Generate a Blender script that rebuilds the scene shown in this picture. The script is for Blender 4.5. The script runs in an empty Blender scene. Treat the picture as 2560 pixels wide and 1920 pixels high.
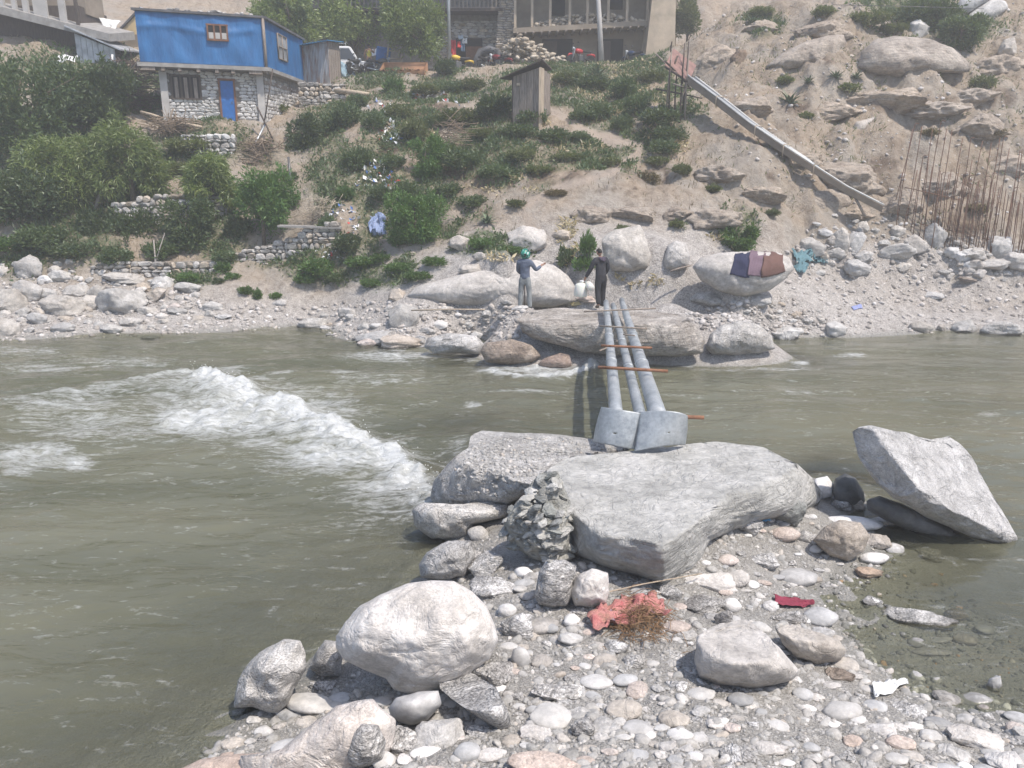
import bpy, math, random
import numpy as np
from mathutils import Vector, Matrix

R = math.radians
random.seed(11)
rng = np.random.default_rng(11)
S = bpy.context.scene
COL = S.collection

# ------------------------------------------------------------------ camera, sky, sun, exposure
CAM_H, PITCH, FPX = 5.5, R(15.3), 2000.0
cam_data = bpy.data.cameras.new('camera')
cam_data.sensor_width = 36.0
cam_data.lens = 36.0 * FPX / 2560.0
cam_data.clip_start, cam_data.clip_end = 0.1, 1500.0
cam = bpy.data.objects.new('camera', cam_data)
COL.objects.link(cam)
cam.location = (0, 0, CAM_H)
cam.rotation_euler = (math.pi / 2 - PITCH, 0, 0)
S.camera = cam

SUN_AZ = Vector((0.74, -0.60, 0)).normalized()      # horizontal direction towards the sun
SUN_EL = R(60)
world = bpy.data.worlds.new('World')
S.world = world
world.use_nodes = True
wn = world.node_tree
sky = wn.nodes.new('ShaderNodeTexSky')
sky.sky_type = 'NISHITA'
sky.sun_disc = False
sky.sun_elevation = SUN_EL
sky.sun_rotation = math.atan2(SUN_AZ.x, SUN_AZ.y)
sky.altitude = 1500
sky.dust_density = 4.5
wn.links.new(sky.outputs[0], wn.nodes['Background'].inputs[0])
wn.nodes['Background'].inputs[1].default_value = 0.15

sun_data = bpy.data.lights.new('sun', 'SUN')
sun_data.energy = 3.3
sun_data.angle = R(0.53)
sun_data.color = (1.0, 0.915, 0.82)
sun = bpy.data.objects.new('sun', sun_data)
COL.objects.link(sun)
sdir = Vector((SUN_AZ.x * math.cos(SUN_EL), SUN_AZ.y * math.cos(SUN_EL), math.sin(SUN_EL)))
sun.rotation_euler = sdir.to_track_quat('Z', 'Y').to_euler()
sun.location = (20, -10, 40)

S.view_settings.view_transform = 'Standard'
S.view_settings.look = 'None'
S.view_settings.gamma = 1.0
S.view_settings.use_curve_mapping = False
S.view_settings.exposure = 0.68
S.cycles.use_adaptive_sampling = True
S.cycles.adaptive_threshold = 0.02
S.cycles.max_bounces = 5
S.cycles.diffuse_bounces = 3
S.cycles.transparent_max_bounces = 12
S.cycles.volume_bounces = 1

# ------------------------------------------------------------------ photo pixel -> world point
CP, SP = math.cos(PITCH), math.sin(PITCH)
def ray(px, py):
    u = (px - 1280.0) / FPX
    v = (960.0 - py) / FPX
    return Vector((u, CP + v * SP, -SP + v * CP))
def at(px, py, Y):
    d = ray(px, py)
    t = Y / d.y
    return Vector((d.x * t, Y, CAM_H + d.z * t))
def at_z(px, py, Z):
    d = ray(px, py)
    t = (Z - CAM_H) / d.z
    return Vector((d.x * t, d.y * t, Z))
def project(x, y, z):
    zz = z - CAM_H
    dep = y * CP - zz * SP
    dep = np.where(dep < 0.05, 0.05, dep)
    v = (y * SP + zz * CP) / dep
    return 1280.0 + FPX * x / dep, 960.0 - FPX * v

# ------------------------------------------------------------------ small tools
def vnoise(p):
    i = np.floor(p).astype(np.int64)
    f = p - i
    u = f * f * f * (f * (f * 6 - 15) + 10)
    def h(a, b, c):
        n = ((i[:, 0] + a) * 73856093) ^ ((i[:, 1] + b) * 19349663) ^ ((i[:, 2] + c) * 83492791)
        n = n & 0xffffffff
        n = ((n >> 16) ^ n) * 0x45d9f3b & 0xffffffff
        n = ((n >> 16) ^ n) * 0x45d9f3b & 0xffffffff
        n = (n >> 16) ^ n
        return (n & 0xffff) / 32767.5 - 1.0
    x, y, z = u[:, 0], u[:, 1], u[:, 2]
    def lerp(a, b, t): return a + (b - a) * t
    return lerp(lerp(lerp(h(0,0,0), h(1,0,0), x), lerp(h(0,1,0), h(1,1,0), x), y),
                lerp(lerp(h(0,0,1), h(1,0,1), x), lerp(h(0,1,1), h(1,1,1), x), y), z)
def fbm(p, octaves=4, gain=0.5, lac=2.03):
    a, s, out = 1.0, 1.0, np.zeros(len(p))
    for k in range(octaves):
        out += a * vnoise(p * s + 17.3 * k)
        a *= gain; s *= lac
    return out
def smooth(e0, e1, x):
    t = np.clip((x - e0) / (e1 - e0), 0, 1)
    return t * t * (3 - 2 * t)

def mesh_np(name, V, F, smooth_shade=True):
    me = bpy.data.meshes.new(name)
    n, k = F.shape
    me.vertices.add(len(V))
    me.vertices.foreach_set('co', np.ascontiguousarray(V, dtype=np.float32).ravel())
    me.loops.add(n * k)
    me.loops.foreach_set('vertex_index', np.ascontiguousarray(F, dtype=np.int32).ravel())
    me.polygons.add(n)
    me.polygons.foreach_set('loop_start', np.arange(0, n * k, k, dtype=np.int32))
    me.polygons.foreach_set('use_smooth', np.full(n, smooth_shade))
    me.update(calc_edges=True)
    return me
def set_attr(me, name, vals):
    a = me.attributes.new(name, 'FLOAT', 'POINT')
    a.data.foreach_set('value', np.ascontiguousarray(vals, dtype=np.float32))

def tag(o, label=None, cat=None, group=None, kind=None):
    if label: o['label'] = label
    if cat: o['category'] = cat
    if group: o['group'] = group
    if kind: o['kind'] = kind
    return o
def obj(name, me, mat=None, parent=None, loc=None, rot=None, scale=None):
    o = bpy.data.objects.new(name, me)
    COL.objects.link(o)
    if mat is not None and me is not None and not me.materials:
        me.materials.append(mat)
    if parent is not None: o.parent = parent
    if loc is not None: o.location = loc
    if rot is not None: o.rotation_euler = rot
    if scale is not None: o.scale = scale
    return o
def empty(name, loc=(0, 0, 0), rz=0.0):
    o = bpy.data.objects.new(name, None)
    COL.objects.link(o)
    o.location = loc
    o.rotation_euler = (0, 0, rz)
    o.empty_display_size = 0.1
    return o

class MB:
    """collects shapes, builds ONE mesh object"""
    def __init__(self): self.v, self.f, self.sm = [], [], []
    def add(self, V, F, sm=False):
        b = len(self.v)
        self.v += [tuple(p) for p in V]
        self.f += [tuple(i + b for i in f) for f in F]
        self.sm += [sm] * len(F)
        return self
    def box(self, c, s, M=None):
        x, y, z = s[0] / 2, s[1] / 2, s[2] / 2
        V = [Vector(p) for p in ((-x,-y,-z),(x,-y,-z),(x,y,-z),(-x,y,-z),(-x,-y,z),(x,-y,z),(x,y,z),(-x,y,z))]
        if M is not None: V = [M @ p for p in V]
        c = Vector(c)
        return self.add([p + c for p in V], [(0,3,2,1),(4,5,6,7),(0,1,5,4),(1,2,6,5),(2,3,7,6),(3,0,4,7)])
    def hexa(self, bot, top):
        return self.add(list(bot) + list(top), [(3,2,1,0),(4,5,6,7),(0,1,5,4),(1,2,6,5),(2,3,7,6),(3,0,4,7)])
    def wall(self, a, b, z0, z1, t, zb0=None, zb1=None):
        """upright slab from a to b (xy), thickness t to the far side"""
        a, b = Vector(a[:2]), Vector(b[:2])
        d = (b - a).normalized(); n = Vector((-d.y, d.x)) * t
        zb0 = z0 if zb0 is None else zb0
        zb1 = z1 if zb1 is None else zb1
        q = [a, b, b + n, a + n]
        zl, zh = [z0, zb0, zb0, z0], [z1, zb1, zb1, z1]
        return self.hexa([(p.x, p.y, z) for p, z in zip(q, zl)], [(p.x, p.y, z) for p, z in zip(q, zh)])
    def tube(self, pts, rad, n=8, cap=True):
        pts = [Vector(p) for p in pts]
        if not hasattr(rad, '__len__'): rad = [rad] * len(pts)
        rings, V, F = [], [], []
        prev = None
        for i, p in enumerate(pts):
            t = (pts[min(i + 1, len(pts) - 1)] - pts[max(i - 1, 0)])
            t = t.normalized() if t.length > 1e-9 else Vector((0, 0, 1))
            if prev is None:
                a = t.cross(Vector((0, 0, 1)) if abs(t.z) < 0.9 else Vector((1, 0, 0))).normalized()
            else:
                a = (prev - t * prev.dot(t)).normalized()
            prev = a
            b = t.cross(a)
            rings.append(len(V))
            for k in range(n):
                an = 2 * math.pi * k / n
                V.append(p + (a * math.cos(an) + b * math.sin(an)) * rad[i])
        for i in range(len(pts) - 1):
            for k in range(n):
                F.append((rings[i] + k, rings[i] + (k + 1) % n, rings[i + 1] + (k + 1) % n, rings[i + 1] + k))
        if cap:
            F.append(tuple(reversed(range(rings[0], rings[0] + n))))
            F.append(tuple(range(rings[-1], rings[-1] + n)))
        return self.add(V, F, True)
    def lathe(self, prof, M=None, n=14):
        V, F = [], []
        for r, z in prof:
            for k in range(n):
                an = 2 * math.pi * k / n
                V.append(Vector((r * math.cos(an), r * math.sin(an), z)))
        for i in range(len(prof) - 1):
            for k in range(n):
                F.append((i*n + k, i*n + (k+1) % n, (i+1)*n + (k+1) % n, (i+1)*n + k))
        F.append(tuple(reversed(range(n)))); F.append(tuple(range((len(prof)-1)*n, len(prof)*n)))
        if M is not None: V = [M @ p for p in V]
        return self.add(V, F, True)
    def build(self, name, mat, parent=None, loc=None, bevel=0.0, local=False):
        me = bpy.data.meshes.new(name)
        V = self.v
        if parent is not None and not local:      # shapes are given in world space
            inv = parent.matrix_world_local.inverted() if hasattr(parent, 'matrix_world_local') else WORLD(parent).inverted()
            V = [tuple(inv @ Vector(p)) for p in V]
        elif loc is not None and not local:
            V = [tuple(Vector(p) - Vector(loc)) for p in V]
        me.from_pydata(V, [], self.f)
        me.polygons.foreach_set('use_smooth', self.sm)
        me.update()
        o = obj(name, me, mat, parent, loc if parent is None else None)
        if bevel > 0:
            m = o.modifiers.new('bevel', 'BEVEL'); m.width = bevel; m.segments = 1; m.limit_method = 'ANGLE'
        return o
def WORLD(o):
    m = Matrix.LocRotScale(o.location, o.rotation_euler, o.scale)
    return WORLD(o.parent) @ m if o.parent is not None else m
def copy_tree(o, parent=None):
    c = o.copy(); COL.objects.link(c); c.parent = parent
    for ch in list(o.children): copy_tree(ch, c)
    return c

AUTO = []
LM_NEAR = {'the red net': (1560,1555), 'the cream-white boulder': (1050,1600), 'the smooth dun boulder': (1860,1640), 'the clay-coated boulder': (1650,1300), 'the white wrapper': (2220,1720),
    'the puddle': (2300,1560), 'the rough tan boulder': (2105,1350), 'the sharp-edged slab': (1190,1750), 'the big pale oval': (1380,1782), 'the square corner block': (2512,1894), 'the angular pitted boulder': (680,1690)}
LM_FAR = {'the blue house': (500,160), 'the outhouse': (1325,220), 'the helmeted man': (1310,690), 'the man in black': (1505,690), 'the rebar': (2400,450), 'the metal chute': (1950,350), 'the spread cloths': (1890,650),
    'the tall tilted block': (1012,782), 'the biggest blue-white boulder': (302,746), 'the large angular boulder': (1560,620), 'the widest humped boulder': (2290,140), 'the lower dry-stone wall': (720,600), 'the white car': (890,160), 'the round bush': (1035,555),
    'the topmost left boulder': (80,665), 'the paired upright boulders': (2115,600), 'the far-right rounded boulder': (2495,620), 'the stick tower': (1690,200)}
ORD = ['nearest', 'second nearest', 'third nearest', 'fourth nearest', 'fifth nearest', 'sixth nearest', 'seventh nearest', 'eighth nearest', 'ninth nearest', 'tenth nearest']
def auto(o, phrase, px, py, cat, group, near=False):
    tag(o, phrase, cat, group); AUTO.append((o, phrase, px, py, near))
def finish_labels():
    cells = {}
    for o, phrase, px, py, near in AUTO:
        lm = LM_NEAR if near else LM_FAR
        k = min(lm, key=lambda n: (lm[n][0] - px) ** 2 + ((lm[n][1] - py) * 1.3) ** 2)
        dx, dy = px - lm[k][0], py - lm[k][1]
        side = ('right of' if dx > 0 else 'left of') if abs(dx) > abs(dy) else ('below' if dy > 0 else 'above')
        cells.setdefault((phrase, k, side), []).append((dx * dx + dy * dy, o))
    for (phrase, k, side), lst in cells.items():
        lst.sort(key=lambda q: q[0])
        for i, (_, o) in enumerate(lst):
            n = ORD[i] if i < len(ORD) else '%dth nearest' % (i + 1)
            o['label'] = '%s, %s %s %s' % (phrase, n, side, k) if len(lst) > 1 else '%s, %s %s' % (phrase, side, k)

# ------------------------------------------------------------------ materials
class NT:
    def __init__(self, name):
        self.m = bpy.data.materials.new(name); self.m.use_nodes = True
        self.t = self.m.node_tree; self.t.nodes.clear()
        self.out = self.n('ShaderNodeOutputMaterial')
    def n(self, typ, **kw):
        nd = self.t.nodes.new(typ)
        for k, v in kw.items():
            if isinstance(v, bpy.types.NodeSocket): self.t.links.new(v, nd.inputs[k.replace('_', ' ')] if isinstance(k, str) else nd.inputs[k])
            elif hasattr(nd, k): setattr(nd, k, v)
            else: nd.inputs[k.replace('_', ' ')].default_value = v
        return nd
    def l(self, a, b): self.t.links.new(a, b)
    def noise(self, vec, scale, detail=4, rough=0.55, dist=0.0):
        nd = self.n('ShaderNodeTexNoise'); self.l(vec, nd.inputs['Vector'])
        nd.inputs['Scale'].default_value = scale; nd.inputs['Detail'].default_value = detail
        nd.inputs['Roughness'].default_value = rough; nd.inputs['Distortion'].default_value = dist
        return nd.outputs[0]
    def ramp(self, fac, stops, interp='LINEAR'):
        nd = self.n('ShaderNodeValToRGB'); self.l(fac, nd.inputs[0])
        cr = nd.color_ramp; cr.interpolation = interp
        while len(cr.elements) > len(stops): cr.elements.remove(cr.elements[-1])
        while len(cr.elements) < len(stops): cr.elements.new(0.5)
        for e, (p, c) in zip(cr.elements, stops):
            e.position = p; e.color = c if len(c) == 4 else (*c, 1)
        return nd.outputs[0]
    def mix(self, fac, a, b, mode='MIX'):
        nd = self.n('ShaderNodeMix'); nd.data_type = 'RGBA'; nd.blend_type = mode
        for s, v in ((nd.inputs[0], fac), (nd.inputs[6], a), (nd.inputs[7], b)):
            if isinstance(v, bpy.types.NodeSocket): self.l(v, s)
            elif isinstance(v, (int, float)): s.default_value = v
            else: s.default_value = v if len(v) == 4 else (*v, 1)
        return nd.outputs[2]
    def math(self, op, a, b=0.0, c=0.0, clamp=False):
        nd = self.n('ShaderNodeMath'); nd.operation = op; nd.use_clamp = clamp
        for s, v in zip(nd.inputs, (a, b, c)):
            if isinstance(v, bpy.types.NodeSocket): self.l(v, s)
            else: s.default_value = v
        return nd.outputs[0]
    def pos(self, sx=1, sy=1, sz=1, obj_random=False):
        g = self.n('ShaderNodeNewGeometry')
        mp = self.n('ShaderNodeMapping'); self.l(g.outputs['Position'], mp.inputs['Vector'])
        mp.inputs['Scale'].default_value = (sx, sy, sz)
        return mp.outputs[0]
    def local(self, s=(1, 1, 1)):
        g = self.n('ShaderNodeTexCoord')
        mp = self.n('ShaderNodeMapping'); self.l(g.outputs['Object'], mp.inputs['Vector'])
        mp.inputs['Scale'].default_value = s
        return mp.outputs[0]
    def attr(self, name):
        nd = self.n('ShaderNodeAttribute'); nd.attribute_name = name
        return nd.outputs['Fac']
    def rand(self): return self.n('ShaderNodeObjectInfo').outputs['Random']
    def island(self): return self.n('ShaderNodeNewGeometry').outputs['Random Per Island']
    def bump(self, h, strength=0.4, dist=0.02, normal=None):
        nd = self.n('ShaderNodeBump'); self.l(h, nd.inputs['Height'])
        nd.inputs['Strength'].default_value = strength; nd.inputs['Distance'].default_value = dist
        if normal is not None: self.l(normal, nd.inputs['Normal'])
        return nd.outputs[0]
    def bsdf(self, color, rough=0.8, normal=None, metal=0.0, spec=0.3):
        nd = self.n('ShaderNodeBsdfPrincipled')
        for k, v in (('Base Color', color), ('Roughness', rough), ('Metallic', metal), ('Specular IOR Level', spec)):
            if isinstance(v, bpy.types.NodeSocket): self.l(v, nd.inputs[k])
            elif k == 'Base Color': nd.inputs[k].default_value = v if len(v) == 4 else (*v, 1)
            else: nd.inputs[k].default_value = v
        if normal is not None: self.l(normal, nd.inputs['Normal'])
        return nd
    def done(self, shader):
        self.l(shader.outputs[0] if hasattr(shader, 'outputs') else shader, self.out.inputs['Surface'])
        return self.m

def rock_mat(name, dark, mid, light, fleck=0.0, fleck_scale=30, tint=0.12, bump=0.5, layer=0.0, rough=0.85, big=1.6, sat=(.5, .55)):
    t = NT(name)
    p = t.pos()
    r = t.rand()
    add = t.n('ShaderNodeVectorMath'); add.operation = 'ADD'
    t.l(p, add.inputs[0])
    cmb = t.n('ShaderNodeCombineXYZ')
    for i in range(3): t.l(t.math('MULTIPLY', r, 37.0 + 11 * i), cmb.inputs[i])
    t.l(cmb.outputs[0], add.inputs[1]); p = add.outputs[0]
    n1 = t.noise(p, big, 6, 0.62, 0.4)
    c = t.ramp(n1, [(0.32, dark), (0.5, mid), (0.68, light)])
    n2 = t.noise(p, 9, 5, 0.65)
    c = t.mix(0.45, c, t.ramp(n2, [(0.3, (0.32, 0.32, 0.32)), (0.65, (0.72, 0.71, 0.70))]), 'OVERLAY')
    if layer:
        mp = t.n('ShaderNodeMapping'); t.l(p, mp.inputs['Vector'])
        mp.inputs['Rotation'].default_value = (0.5, 0.35, 0); mp.inputs['Scale'].default_value = (1.5, 1.5, 14)
        n3 = t.noise(mp.outputs[0], 1.6, 5, 0.6, 0.6)
        c = t.mix(layer, c, t.ramp(n3, [(0.35, (0.25, 0.25, 0.25)), (0.62, (0.78, 0.78, 0.78))]), 'OVERLAY')
    if fleck:
        mp = t.n('ShaderNodeMapping'); t.l(p, mp.inputs['Vector'])
        mp.inputs['Rotation'].default_value = (0.4, 0.6, 0.3); mp.inputs['Scale'].default_value = (1, 1, 2.6)
        f = t.noise(mp.outputs[0], fleck_scale, 3, 0.75)
        c = t.mix(fleck, c, t.ramp(f, [(0.36, (0.12, 0.12, 0.12)), (0.5, (0.5, 0.5, 0.5)), (0.66, (0.95, 0.95, 0.95))]), 'OVERLAY')
    # each stone a little lighter, darker, warmer
    v = t.math('MULTIPLY_ADD', r, 2 * tint, 1 - tint)
    r2 = t.math('FRACT', t.math('MULTIPLY', r, 91.7))
    hsv = t.n('ShaderNodeHueSaturation'); t.l(c, hsv.inputs['Color']); t.l(v, hsv.inputs['Value'])
    t.l(t.math('MULTIPLY_ADD', r2, sat[1], sat[0]), hsv.inputs['Saturation'])
    b1 = t.noise(p, 5, 6, 0.65)
    b2 = t.noise(p, 28, 4, 0.7)
    h = t.math('MULTIPLY_ADD', b2, 0.3, b1)
    cr = t.math('ABSOLUTE', t.math('SUBTRACT', t.noise(p, 2.6, 5, 0.6, 0.8), 0.5))
    h = t.math('MULTIPLY_ADD', t.math('MINIMUM', cr, 0.05), 7.0, h)
    if layer: h = t.math('MULTIPLY_ADD', n3, 0.8, h)
    nrm = t.bump(h, bump, 0.06)
    # stone wetted by the river just above its level
    sep = t.n('ShaderNodeSeparateXYZ'); gg = t.n('ShaderNodeNewGeometry'); t.l(gg.outputs['Position'], sep.inputs[0])
    wz_ = t.math('MULTIPLY_ADD', n2, 0.16, sep.outputs[2])
    wt = t.ramp(wz_, [(0.10, (1, 1, 1)), (0.17, (0, 0, 0))])
    col = t.mix(t.math('MULTIPLY', wt, 0.55), hsv.outputs[0], (.05, .048, .04))
    return t.done(t.bsdf(col, t.math('MULTIPLY_ADD', wt, -.45, rough), nrm, 0, 0.3))

def plain_mat(name, col, rough=0.7, var=0.15, scale=8, bump=0.1, metal=0.0, spec=0.3, stretch=(1, 1, 1)):
    t = NT(name)
    p = t.pos(*stretch)
    n = t.noise(p, scale, 5, 0.6)
    lo = tuple(c * (1 - var) for c in col); hi = tuple(min(1, c * (1 + var)) for c in col)
    c = t.ramp(n, [(0.3, lo), (0.7, hi)])
    return t.done(t.bsdf(c, rough, t.bump(n, bump, 0.03) if bump else None, metal, spec))

def leaf_mat(name, c1, c2, c3, trans=0.35):
    t = NT(name)
    r = t.island()
    c = t.ramp(r, [(0.0, c1), (0.55, c2), (1.0, c3)])
    o = t.rand()
    hsv = t.n('ShaderNodeHueSaturation'); t.l(c, hsv.inputs['Color'])
    t.l(t.math('MULTIPLY_ADD', o, 0.5, 0.75), hsv.inputs['Value'])
    c = hsv.outputs[0]
    d = t.n('ShaderNodeBsdfDiffuse'); t.l(c, d.inputs[0])
    tr = t.n('ShaderNodeBsdfTranslucent'); t.l(t.mix(0.35, c, (0.25, 0.35, 0.03), 'MIX'), tr.inputs[0])
    g = t.n('ShaderNodeBsdfGlossy'); g.inputs['Roughness'].default_value = 0.45; g.inputs['Color'].default_value = (0.6, 0.65, 0.6, 1)
    m1 = t.n('ShaderNodeMixShader'); m1.inputs[0].default_value = trans
    t.l(d.outputs[0], m1.inputs[1]); t.l(tr.outputs[0], m1.inputs[2])
    m2 = t.n('ShaderNodeMixShader'); m2.inputs[0].default_value = 0.06
    t.l(m1.outputs[0], m2.inputs[1]); t.l(g.outputs[0], m2.inputs[2])
    return t.done(m2)
# ------------------------------------------------------------------ terrain
ctrl = []
def cy(px, py, Y): p = at(px, py, Y); ctrl.append((p.x, p.y, p.z))
def cz(px, py, Z): p = at_z(px, py, Z); ctrl.append((p.x, p.y, p.z))
def cw(x, y, z): ctrl.append((x, y, z))
# far shore
for px, py in ((-500,850),(0,850),(200,842),(450,836),(780,815),(880,850),(1080,866),(1230,856),(1320,846),(1500,846),(1700,850),(1790,852),(1940,846),(2050,842),(2250,836),(2560,836),(3000,836)):
    cz(px, py, 0.0)
# far bank columns: (px, ((py, Y), ...))
FAR = {
 -500: ((760,28),(680,30),(600,31.5),(450,35),(300,38),(150,42),(60,47),(0,60)),
 0: ((770,28),(690,30),(610,31.5),(450,35),(300,38),(170,42),(80,46.5),(5,62)),
 260: ((770,28.2),(700,29.8),(640,31),(520,33.4),(400,36),(310,38),(215,42),(110,47)),
 520: ((770,28.4),(700,29.8),(645,31),(540,33),(420,36),(345,37.6),(318,38.4),(308,40)),
 850: ((760,28.6),(700,29.6),(620,30.8),(520,32.4),(400,35.2),(300,39),(262,44.3),(202,46.2),(188,50)),
 1080: ((770,26),(700,27.4),(620,29.6),(520,32),(400,34.6),(300,38),(220,45),(182,50)),
 1300: ((800,23.9),(765,24.6),(690,26.6),(600,28.8),(500,31),(400,33.6),(300,36.8),(225,42),(175,50)),
 1500: ((800,23.8),(765,24.6),(690,26.8),(600,28.4),(500,30.6),(400,33.2),(300,36.8),(215,43),(160,50)),
 1680: ((800,24),(760,25),(680,27),(600,28.6),(500,30.4),(400,32.8),(300,36),(205,42),(150,50)),
 1850: ((800,24.6),(750,26),(680,28),(600,29.2),(500,30.8),(400,32.8),(300,35.2),(200,38.6),(100,43),(20,48)),
 2050: ((790,26.6),(740,28.2),(670,29.6),(600,30.4),(520,31.2),(400,33),(300,35),(200,37.6),(100,40.8),(0,44.5)),
 2300: ((780,28.4),(720,29.6),(660,30.4),(600,31),(520,32),(400,33.6),(300,35.4),(200,37.8),(100,41),(0,44.8)),
 2560: ((780,28.6),(720,29.8),(670,30.6),(610,31.6),(500,32.8),(400,34.4),(300,36.4),(200,38.8),(100,42),(0,46)),
 3000: ((760,29),(640,31),(400,35),(200,39),(0,46)),
}
for px, rows in FAR.items():
    for py, Y in rows: cy(px, py, Y)
for px, py in ((1200,890),(1320,872),(1500,872),(1700,876),(1850,892)): cz(px, py, -.55)
for px, z in ((850,10.6),(1080,10.75),(1300,10.95),(1500,11.2),(1680,11.4)):      # the road terrace
    X = (px - 1280) / FPX * 52
    for Y in (53, 58): cw(X * Y / 52, Y, z)
cy(705, 302, 41); cy(752, 266, 45); cy(690, 312, 39.6)
for X in (-60, -30, -10, 10, 30, 60):
    cw(X, 70, 19 if X > -20 else 20); cw(X, 110, 44); cw(X, 250, 120)
# river bed
for X in (-45, -25, -12, -4, 4, 12, 25, 45):
    for Y in (17.5, 20.5): cw(X, Y, -1.0)
for X, Y in ((-8,14),(-5,12),(-7,9),(-14,10),(-14,5),(-8,4),(-6,1),(-25,0),(8,14.5),(12,14),(18,12),(30,12),(-2.5,15),(2,15.3),(5,15)): cw(X, Y, -0.9)
cw(-30, -20, 0.5); cw(-14, -10, 0.8)
# near bank
for px, py, z in ((480,1915,-.02),(590,1810,0),(820,1610,-.02),(1030,1440,-.05),(1050,1330,-.1),(1090,1200,-.15),(1150,1090,-.25),
    (760,1880,.2),(900,1850,.32),(1200,1880,.62),(1600,1880,.72),(2000,1890,.6),(2400,1900,.36),(2560,1860,.2),(1050,1700,.3),
    (1300,1600,.5),(1600,1600,.5),(1900,1650,.40),(2100,1700,.22),(2300,1760,.10),(2500,1800,.03),
    (1400,1450,.5),(1700,1480,.36),(1900,1430,.24),(2050,1460,.04),(2200,1520,-.035),(2400,1600,-.06),(2500,1700,-.05),(2200,1640,.0),
    (2120,1330,.12),(2300,1420,-.14),(2520,1500,-.35),(2400,1300,-.5),(2560,1350,-.8),
    (1250,1250,.35),(1300,1160,.45),(1500,1150,.7),(1700,1130,.75),(1900,1150,.45),(2000,1230,.25),(2040,1180,-.3)):
    cz(px, py, z)
for X in (-2, 0, 2, 5, 9, 16): cw(X, 4.1, 1.05); cw(X, 2, 2.5); cw(X, 0, 3.7); cw(X, -12, 4.6)
for X in (12, 20): cw(X, 9, -0.3)
for X in (-60, 60): cw(X, -60, 8)
C = np.array(ctrl)
def _phi(d2): return np.sqrt(d2 + 0.3)
_n = len(C)
_A = np.zeros((_n + 3, _n + 3))
_A[:_n, :_n] = _phi(((C[:, None, :2] - C[None, :, :2]) ** 2).sum(-1)) - np.eye(_n) * 0.02
_A[:_n, _n] = 1; _A[:_n, _n+1:] = C[:, :2]; _A[_n:, :_n] = _A[:_n, _n:].T
_w = np.linalg.solve(_A, np.concatenate([C[:, 2], np.zeros(3)]))
def base_height(x, y):
    out = _w[_n] + _w[_n+1] * x + _w[_n+2] * y
    for k in range(_n):
        out += _w[k] * _phi((x - C[k, 0]) ** 2 + (y - C[k, 1]) ** 2)
    return out

GX = np.concatenate([np.arange(-90, -46, 4.0), np.arange(-46, -27, 0.4), np.arange(-27, 30, 0.13), np.arange(30, 46, 0.4), np.arange(46, 91, 4.0)])
GY = np.concatenate([np.arange(-24, -4, 2.0), np.arange(-4, 4, 0.4), np.arange(4, 14, 0.1), np.arange(14, 22, 0.25), np.arange(22, 52, 0.13), np.arange(52, 76, 0.5), np.arange(76, 97, 4.0)])
mx, my = np.meshgrid(GX, GY)
fx, fy = mx.ravel(), my.ravel()
gz = base_height(fx, fy)
pxy = np.stack([fx, fy, np.zeros_like(fx)], 1)
PXG, PYG = project(fx, fy, gz)
bank = smooth(23.5, 29, fy)
slope = smooth(27.5, 31, fy) * (1 - smooth(49.6, 51, fy) * (1 - smooth(60, 66, fy)))
right = smooth(1500, 2000, PXG)
gz += slope * (0.30 * fbm(pxy * 0.45, 4) + right * (0.26 * fbm(pxy * 0.9 + 40, 4, 0.62) - 0.22 * np.abs(fbm(pxy * np.array([1.7, .7, 1]) + 9, 3))))
gz += slope * (0.06 * fbm(pxy * 2.1 + 61, 3, .6) + right * .07 * fbm(pxy * 2.6 + 11, 2))
gz += bank * 0.05 * fbm(pxy * 2.2 + 5, 3)
nearb = 1 - smooth(13, 15, fy)
gz += nearb * (0.05 * fbm(pxy * 1.1 + 3, 3) + 0.03 * fbm(pxy * 5, 3))
# gullies and small steps where soil has slid on the right-hand slope
st = fbm(pxy * np.array([0.5, 0.5, 1]) + 70, 3)
gz += slope * right * 0.20 * np.sign(st) * smooth(0.02, 0.25, np.abs(st))
def dent(px, py, Y, r, d):
    global gz
    p = at(px, py, Y)
    gz = gz + d * np.exp(-((fx - p.x) ** 2 + (fy - p.y) ** 2) / (r * r))
for a_ in ((2290,368,33.6,.55,-.5),(2205,418,32.7,.5,-.4),(2440,480,32.4,.6,-.45),(2250,268,35.3,.7,-.35),(1648,440,31.8,.7,-.5),(2420,420,33.6,.5,-.4),(2500,250,37.2,.6,-.4),(1850,560,29.6,.4,-.3),(1930,280,35.2,.5,-.3)): dent(*a_)
GZ = gz.reshape(mx.shape)
def ground(x, y):
    x = np.atleast_1d(np.asarray(x, float)); y = np.atleast_1d(np.asarray(y, float))
    i = np.clip(np.searchsorted(GX, x) - 1, 0, len(GX) - 2)
    j = np.clip(np.searchsorted(GY, y) - 1, 0, len(GY) - 2)
    u = np.clip((x - GX[i]) / (GX[i+1] - GX[i]), 0, 1); v = np.clip((y - GY[j]) / (GY[j+1] - GY[j]), 0, 1)
    return (GZ[j, i] * (1-u) + GZ[j, i+1] * u) * (1-v) + (GZ[j+1, i] * (1-u) + GZ[j+1, i+1] * u) * v
def gnd(x, y): return float(ground(x, y)[0])
_TS = np.concatenate([np.arange(4.5, 20, 0.03), np.arange(20, 75, 0.06)])
def hit(px, py):
    """the point of the ground that photo pixel (px, py) shows"""
    d = ray(px, py)
    ys = _TS; t = ys / d.y
    zz = CAM_H + d.z * t
    g = ground(d.x * t, ys)
    k = np.argmax(zz <= g) if (zz <= g).any() else len(ys) - 1
    return Vector((d.x * t[k], ys[k], float(g[k])))

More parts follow.
